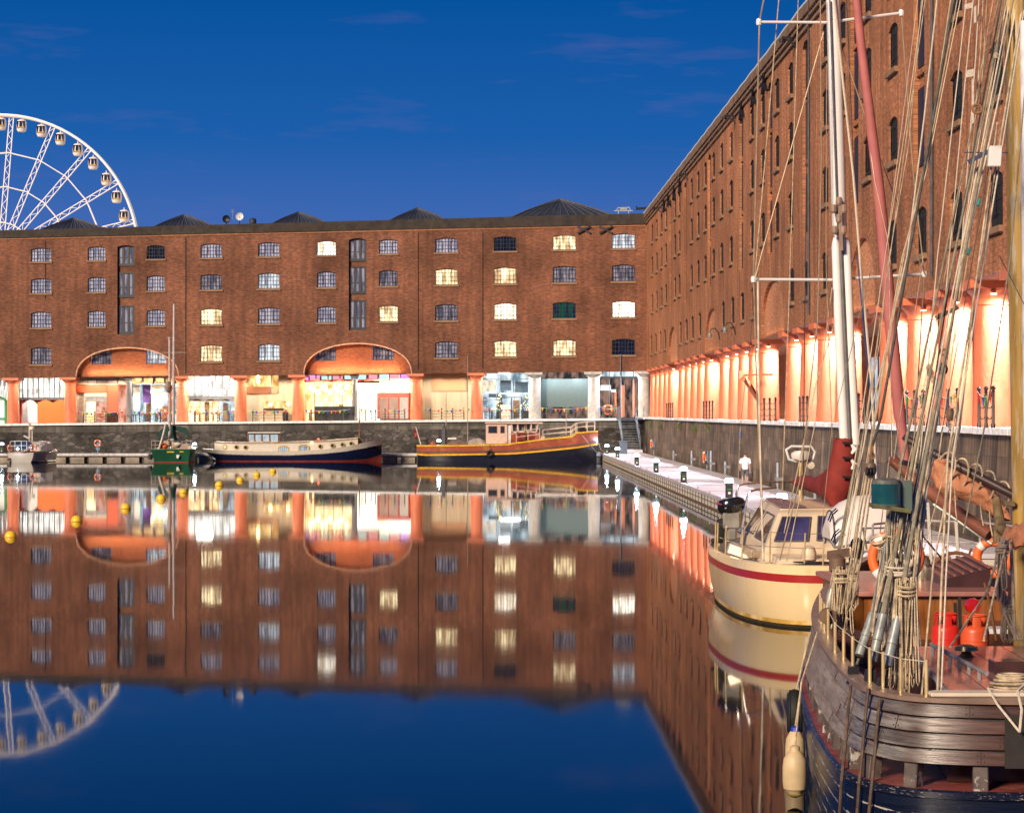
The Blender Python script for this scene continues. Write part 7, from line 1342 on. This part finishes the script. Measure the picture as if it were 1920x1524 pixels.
b = MB(); [b.ball(px(x, y, 24.4), r, 8, (1, 1, 1.4)) for x, y, r in ((1742, 690, .035), (1745, 700, .04), (1750, 712, .03), (1762, 690, .03), (1868, 105, .03), (1745, 778, .035), (1730, 780, .03))]; b.build('rope_knot', ROPE, KT, True)
b = MB(); [b.tube([px(x, y, 24.35), px(x + 3, y - 12, 24.4)], .016, 6) for x, y in ((1815, 478), (1834, 386), (1754, 720))]; b.build('teal_tape', mat('teal_tape', (.02, .28, .24), .6), KT)
[MB().obox(px(x, y, 25.3), (w_, 0, .01), (0, .008, 0), (0, 0, h)).build('white_whipping', ROPW, KT) for x, y, w_, h in ((1816, 12, .045, .03), (1828, 28, .012, .09), (1818, 138, .045, .04), (1824, 190, .012, .25), (1824, 322, .035, .035), (1824, 385, .010, .2))]
# masts
YM = mat('yellow_varnished_mast', (.52, .31, .07), .4, var=.25, vs=2, stretch=(6, 6, .6), col2=(.62, .50, .32), c2lo=.52, c2hi=.62, c2s=3); b = MB(); b.tube([px(1903, -60, 26), px(1910, 480, 26), px(1921, 1010, 26), (6.17, 26, 1.0)], [.125, .128, .135, .14], 14); b.build('main_mast', YM, KT, True)
b = MB(); b.tube([px(1921, 40, 25.6), px(1928, 860, 25.6)], .055, 10); b.build('white_spar', mat('white_spar_paint', (.78, .75, .78), .35), KT, True); b = MB(); b.box(6.04, 6.3, 25.86, 26.14, 1.0, 1.6); b.build('mast_collar', DKW, KT)
GAFF = mat('dark_tarred_spar', (.05, .026, .024), .45, var=.4, vs=6); b = MB(); b.tube([px(1694, 818, 27), px(1702, 824, 27), px(1765, 857, 26.8), px(1825, 889, 26.6), px(1905, 930, 26.4)], [.035, .045, .05, .055, .05], 10); b.build('gaff', GAFF, KT, True); b = MB(); b.tube([px(1669, 857, 28), px(1687, 874, 28), px(1747, 925, 27.6), px(1856, 1003, 27)], [.07, .072, .078, .08], 12); b.build('boom', mat('boom_redbrown', (.24, .085, .05), .3, var=.2, vs=4, coat=.3), KT, True); b = MB(); b.tube([px(1750, 945, 27.5), px(1860, 1020, 27)], .02, 8); b.build('boom_track', GALT, KT)
TAN = mat('tan_sail', (.58, .235, .12), .85, var=.2, vs=5, bump=.6, bs=10); rr = random.Random(17); rings = []
sp = [(1745, 880, 12), (1755, 890, 26), (1768, 895, 34), (1785, 905, 28), (1800, 912, 24), (1822, 918, 22), (1845, 930, 26), (1862, 945, 25), (1880, 958, 18), (1892, 968, 8)]
for i, (x, y, r) in enumerate(sp): rings.append([px(x, y, 26.7) + V((.35 * r * 26.7 / F * math.cos(t) * .5, .13 * math.cos(t) * 1.0, r * 26.7 / F * math.sin(t))) * (1 + .09 * math.sin(5 * t + i * .9) + .05 * math.sin(9 * t + i * .7)) for t in [2 * math.pi * k / 22 for k in range(22)]])
R2 = []
for a, b_ in zip(rings, rings[1:]):
    for f in (0, .33, .66): R2.append([p.lerp(q, f) + V((rr.gauss(0, .006), rr.gauss(0, .006), rr.gauss(0, .010))) for p, q in zip(a, b_)])
R2.append(rings[-1]); MB().loft(R2, True, True).build('furled_sail', TAN, KT, True)
rings = [[px(x, y, 25.4) + V((.03 * math.cos(t), .14 * math.cos(t), r * 25.4 / F * math.sin(t))) * (1 + .14 * math.sin(4 * t + i) + rr.uniform(-.10, .10)) for t in [2 * math.pi * k / 16 for k in range(16)]] for i, (x, y, r) in enumerate(((1876, 1016, 5), (1882, 1014, 14), (1889, 1008, 20), (1896, 1007, 17), (1904, 1005, 25), (1913, 1003, 21), (1922, 1001, 27), (1940, 1000, 24)))]
MB().loft(rings, True, True).build('furled_jib', TAN, KT, True); b = MB()
for x, y, r in ((1772, 880, 30), (1796, 892, 30), (1823, 900, 28), (1846, 915, 30), (1873, 935, 30)): b.torus(px(x, y, 26.65), r * 26.6 / F, .012, V((.35, -.5, .3)).normalized(), (0, 0, 1), 20, 6)
b.build('gasket_rope', ROPE, KT, True); b = MB(); [b.tube([px(x, y, 26.4), px(x + 2, y + h * .6, 26.4), px(x + 6, y + h, 26.3)], .008, 5) for x, y, h in ((1790, 915, 70), (1838, 940, 45), (1855, 955, 50), (1864, 950, 30))]; b.build('reef_point', ROPE, KT)
b = MB(); b.tube([px(1868, 935, 26.2), px(1876, 990, 25.8), px(1890, 1000, 25.6)], [.05, .07, .06], 8); b.obox(px(1893, 944, 25.9), (.06, 0, -.005), (0, .05, 0), (0, 0, .03)); b.obox(px(1871, 1000, 25.9), (.05, 0, .03), (0, .06, 0), (0, 0, .09)); b.build('gooseneck', mat('gooseneck_worn', (.22, .15, .07), .6, var=.5, vs=10), KT, bevel=.01); b = MB(); [b.tube([px(1888 + 3 * k, 1020, 25.5), px(1868 + 4 * k, 1090, 25.2), px(1884 + 7 * k, 1150, 25.1), px(1905 + 5 * k, 1200, 25)], .014, 6) for k in range(3)]; b.tube([px(1845, 1200, 22.5), px(1867, 1100, 24), px(1890, 1010, 25.2)], .014, 6); b.tube([px(1782, 1212, 22.5), px(1850, 1110, 24.4), px(1878, 1020, 25.4)], .014, 6); b.tube([px(1895, 1010, 25.3), px(1903, 1200, 25)], .02, 6); b.build('mast_rope', ROPE, KT, True)
b = MB(); b.tube([px(1846, 1092, 26), px(1860, 1150, 26), px(1868, 1200, 26)], .018, 6); b.build('boat_hook', TEAK, KT)
# after cabin and its gear
MB().box(5.15, 7.05, 31.1, 35.0, .92, 1.86).build('cabin_side', VARN, KT); b = MB(); b.box(5.05, 7.12, 31.0, 35.1, 1.862, 1.93); b.build('cabin_roof', MAHO, KT, bevel=.012); b = MB(); b.box(5.0, 7.2, 30.2, 31.0, .92, 1.28); b.box(5.2, 6.2, 29.2, 30.1, .92, 1.2); b.box(6.6, 7.3, 29.0, 30.9, .92, 1.55); b.build('bench', DKW, KT, bevel=.02); b = MB(); b.box(4.9, 5.12, 26.9, 27.2, .92, 1.75); b.build('pale_locker', mat('locker_tan', (.55, .40, .28), .5), KT, bevel=.02)
b = MB(); P = [px(1786, 1072, 32.2), px(1868, 1072, 32.2)]; x0, x1 = 6.42, 7.05; b.loft([[V((x0, 31.8, 1.93)), V((x1, 31.8, 1.93)), V((x1, 33.4, 1.93)), V((x0, 33.4, 1.93))], [V((x0, 31.8, 2.05)), V((x1, 31.8, 2.2)), V((x1, 33.4, 2.28)), V((x0, 33.4, 2.12))]], True, True); b.build('skylight', DKW, KT); b = MB(); [b.bar(V((x0 + .12 * k, 31.8, 2.065 + .03 * k)), V((x0 + .12 * k, 33.4, 2.14 + .03 * k)), .03, .03) for k in range(6)]; b.build('skylight_slat', mat('slat_pink_wood', (.30, .13, .09), .4), KT); b = MB(); b.lathe([(.13, 0), (.13, .26), (.08, .33), (.02, .35)], (6.42, 33.6, 1.93), 14); b.build('metal_can', mat('tin', (.40, .34, .24), .3, metal=.5), KT, True)
b = MB(); wc_ = V((7.45, 36, 1.75)); b.torus(wc_, .42, .03, (1, 0, 0), (0, .3, .95), 28, 8); [b.tube([wc_, wc_ + V((math.cos(a) * .55, .3 * math.sin(a) * .55, .95 * math.sin(a) * .55))], .02, 6) for a in [math.pi * k / 4 + .3 for k in range(8)]]; b.build('steering_wheel', TEAK, KT, True)
b = MB(); rail(b, [V((6.3, 37.2, 1.8)), V((7.2, 38.6, 1.8)), V((8.2, 37.8, 1.8)), V((8.7, 35.5, 1.8))], (.4, .75), .02); b.build('stern_rail', ALU, KT); b = MB(); [b.tube([V((x, 37.3, 1.7)), V((x - .05, 37.4, 2.9))], .03, 6) for x in (7.3, 7.75)]; b.build('stern_post', CREAM, KT)
lifebuoy(px(1680, 1044, 33), .35, 'large orange lifebuoy with white bands behind the lashed shrouds', (.92, -.39, 0), (.05, 0, 1), .075); lifebuoy(px(1862, 1046, 36), .26, 'orange lifebuoy beside the furled tan sail at the far end of the boom', (.9, -.43, 0), (0, 0, 1), .075)
def bottle(x, y, Y, m, label):
    p = px(x, y, Y); z = .95; H_ = 2.03 - z; t = thing('gas_bottle', label, 'gas bottle', (p.x, p.y, z), group='gas bottles on the ketch deck'); MB().lathe([(.15, 0), (.165, .03), (.165, H_ - .20), (.158, H_ - .165), (.135, H_ - .14), (.08, H_ - .125)], (p.x, p.y, z), 22).build('body', m, t, True); b = MB(); n = 18
    for a0, a1 in ((-.55, 3.75), (4.3, 5.1)): b.loft([[V((p.x + .128 * math.cos(a), p.y + .128 * math.sin(a), z + H_ - .15)), V((p.x + .128 * math.cos(a), p.y + .128 * math.sin(a), z + H_ - .01))] for a in [a0 + (a1 - a0) * k / n for k in range(n + 1)]])
    b.torus((p.x, p.y, z + H_ - .01), .128, .012, (1, 0, 0), (0, 1, 0), 22, 6); b.build('collar', m, t, True); b = MB(); b.lathe([(.03, -.14), (.03, -.07), (.045, -.06), (.045, -.03)], (p.x, p.y, z + H_), 10); b.build('valve', MATS['brass'], t)
    b = MB(); b.torus((p.x, p.y, z + H_ - .30), .166, .004, (1, 0, 0), (0, 1, 0), 24, 5); b.build('seam', m, t)
bottle(1773, 1200, 26.6, mat('gas_red', (.62, .025, .015), .35, var=.06, vs=3), 'bright red gas bottle, the left one of the pair'); bottle(1828, 1200, 26.4, mat('gas_orange', (.66, .09, .025), .4, var=.1, vs=3), 'faded orange gas bottle, the right one of the pair')
b = MB(); [b.bar(px(x, y0, 27.2), px(x + 2, y1, 27.2), .05, .03) for x, y0, y1 in ((1791, 1130, 1180), (1799, 1118, 1180))]; b.build('dark_post', BLK, KT); b = MB(); b.lathe([(.02, -.04), (.085, -.03), (.09, .03), (.02, .04)], px(1824, 1135, 26.8), 16, 'y'); b.build('red_lamp', mat('red_lens', (.5, .01, .012), .1, coat=.5), KT, True); MB().tube([px(1824, 1142, 26.8), px(1822, 1165, 26.8)], .02, 6).build('lamp_stem', IRON, KT)
b = MB(); b.box(6.35, 6.95, 28.9, 29.3, 1.56, 1.62); b.build('white_roll', WHITE, KT); b = MB(); b.tube([(6.28, 25.5, .95), (6.28, 25.5, 2.3)], .06, 8); b.build('white_pipe', CREAM, KT); b = MB(); [b.torus((4.05, 24.2 + .1 * k, .95 + .02 * k), .22, .015, (1, 0, 0), (0, 1, 0), 20, 5) for k in range(4)]; b.build('deck_rope', ROPE, KT, True)
b = MB(); [b.torus((5.55, 20.98, 1.0), .13 + .012 * k, .014, (1, 0, 0), (0, .5, .86), 18, 5) for k in range(4)]; b.build('rope_in_scupper', ROPE, KT, True)
# fenders and tyre on the port side
p = px(1490, 1336, 29.0); ty = tyre(p, .285, 'old black tyre hung on the navy side of the wooden ketch', (.12, .99, 0), (0, 0, 1), .105)
b = MB(); [b.torus(p + V((o * .13, 0, 0)), .29, .008, (.12, .99, 0), (0, 0, 1), 28, 5) for o in (-.5, .1, .6)]; b.build('tread_ridge', BLK, ty); MB().tube([p + V((.02, 0, .28)), px(1508, 1230, 29.2), px(1520, 1185, 29.3)], .012, 5).build('rope', ROPE, ty)
def fender(x, y0, y1, Y, r, label, top, g='sausage fenders on the ketch side'):
    a, b_ = px(x, y0, Y), px(x, y1, Y); h = a.z - b_.z; t = thing('fender', label, 'fender', (b_.x, Y, b_.z), group=g); MB().lathe([(.03, 0), (.07, .02), (.075, .05), (r * .93, .10), (r, .18), (r, h - .20), (r * .92, h - .11), (r * .6, h - .04), (.05, h - .005)], (b_.x, Y, b_.z), 20).build('body', mat('fender_cream', (.58, .43, .24), .5, var=.15, vs=5, col2=(.35, .24, .12), c2lo=.6, c2hi=.72, c2s=5), t, True); MB().lathe([(r * .6, -.06), (.06, -.02), (.055, .03), (.03, .045)], (b_.x, Y, a.z), 14).build('end_cap', top, t, True); MB().torus((b_.x, Y, b_.z + .04), .07, .02, (1, 0, 0), (0, 1, 0), 18, 6).build('bottom_ring', mat('mossy_ring', (.20, .14, .03), .8, var=.4), t); MB().tube([V((b_.x, Y, a.z + .03)), px(x + 12, 1280, Y + .6), px(x + 42, 1185, Y + 1.4)], .011, 5).build('lanyard', ROPE, t)
fender(1491, 1367, 1470, 27.2, .12, 'cream fender with a bright blue top, behind the plain one', mat('fender_blue', (.02, .04, .36), .4)); fender(1490.5, 1404, 1494, 25.4, .14, 'plain grubby cream fender touching the water', MATS['fender_cream'])
# ------------------------------------------------------------------ the masters are no part of the scene
for o in PROTO: bpy.data.objects.remove(o)
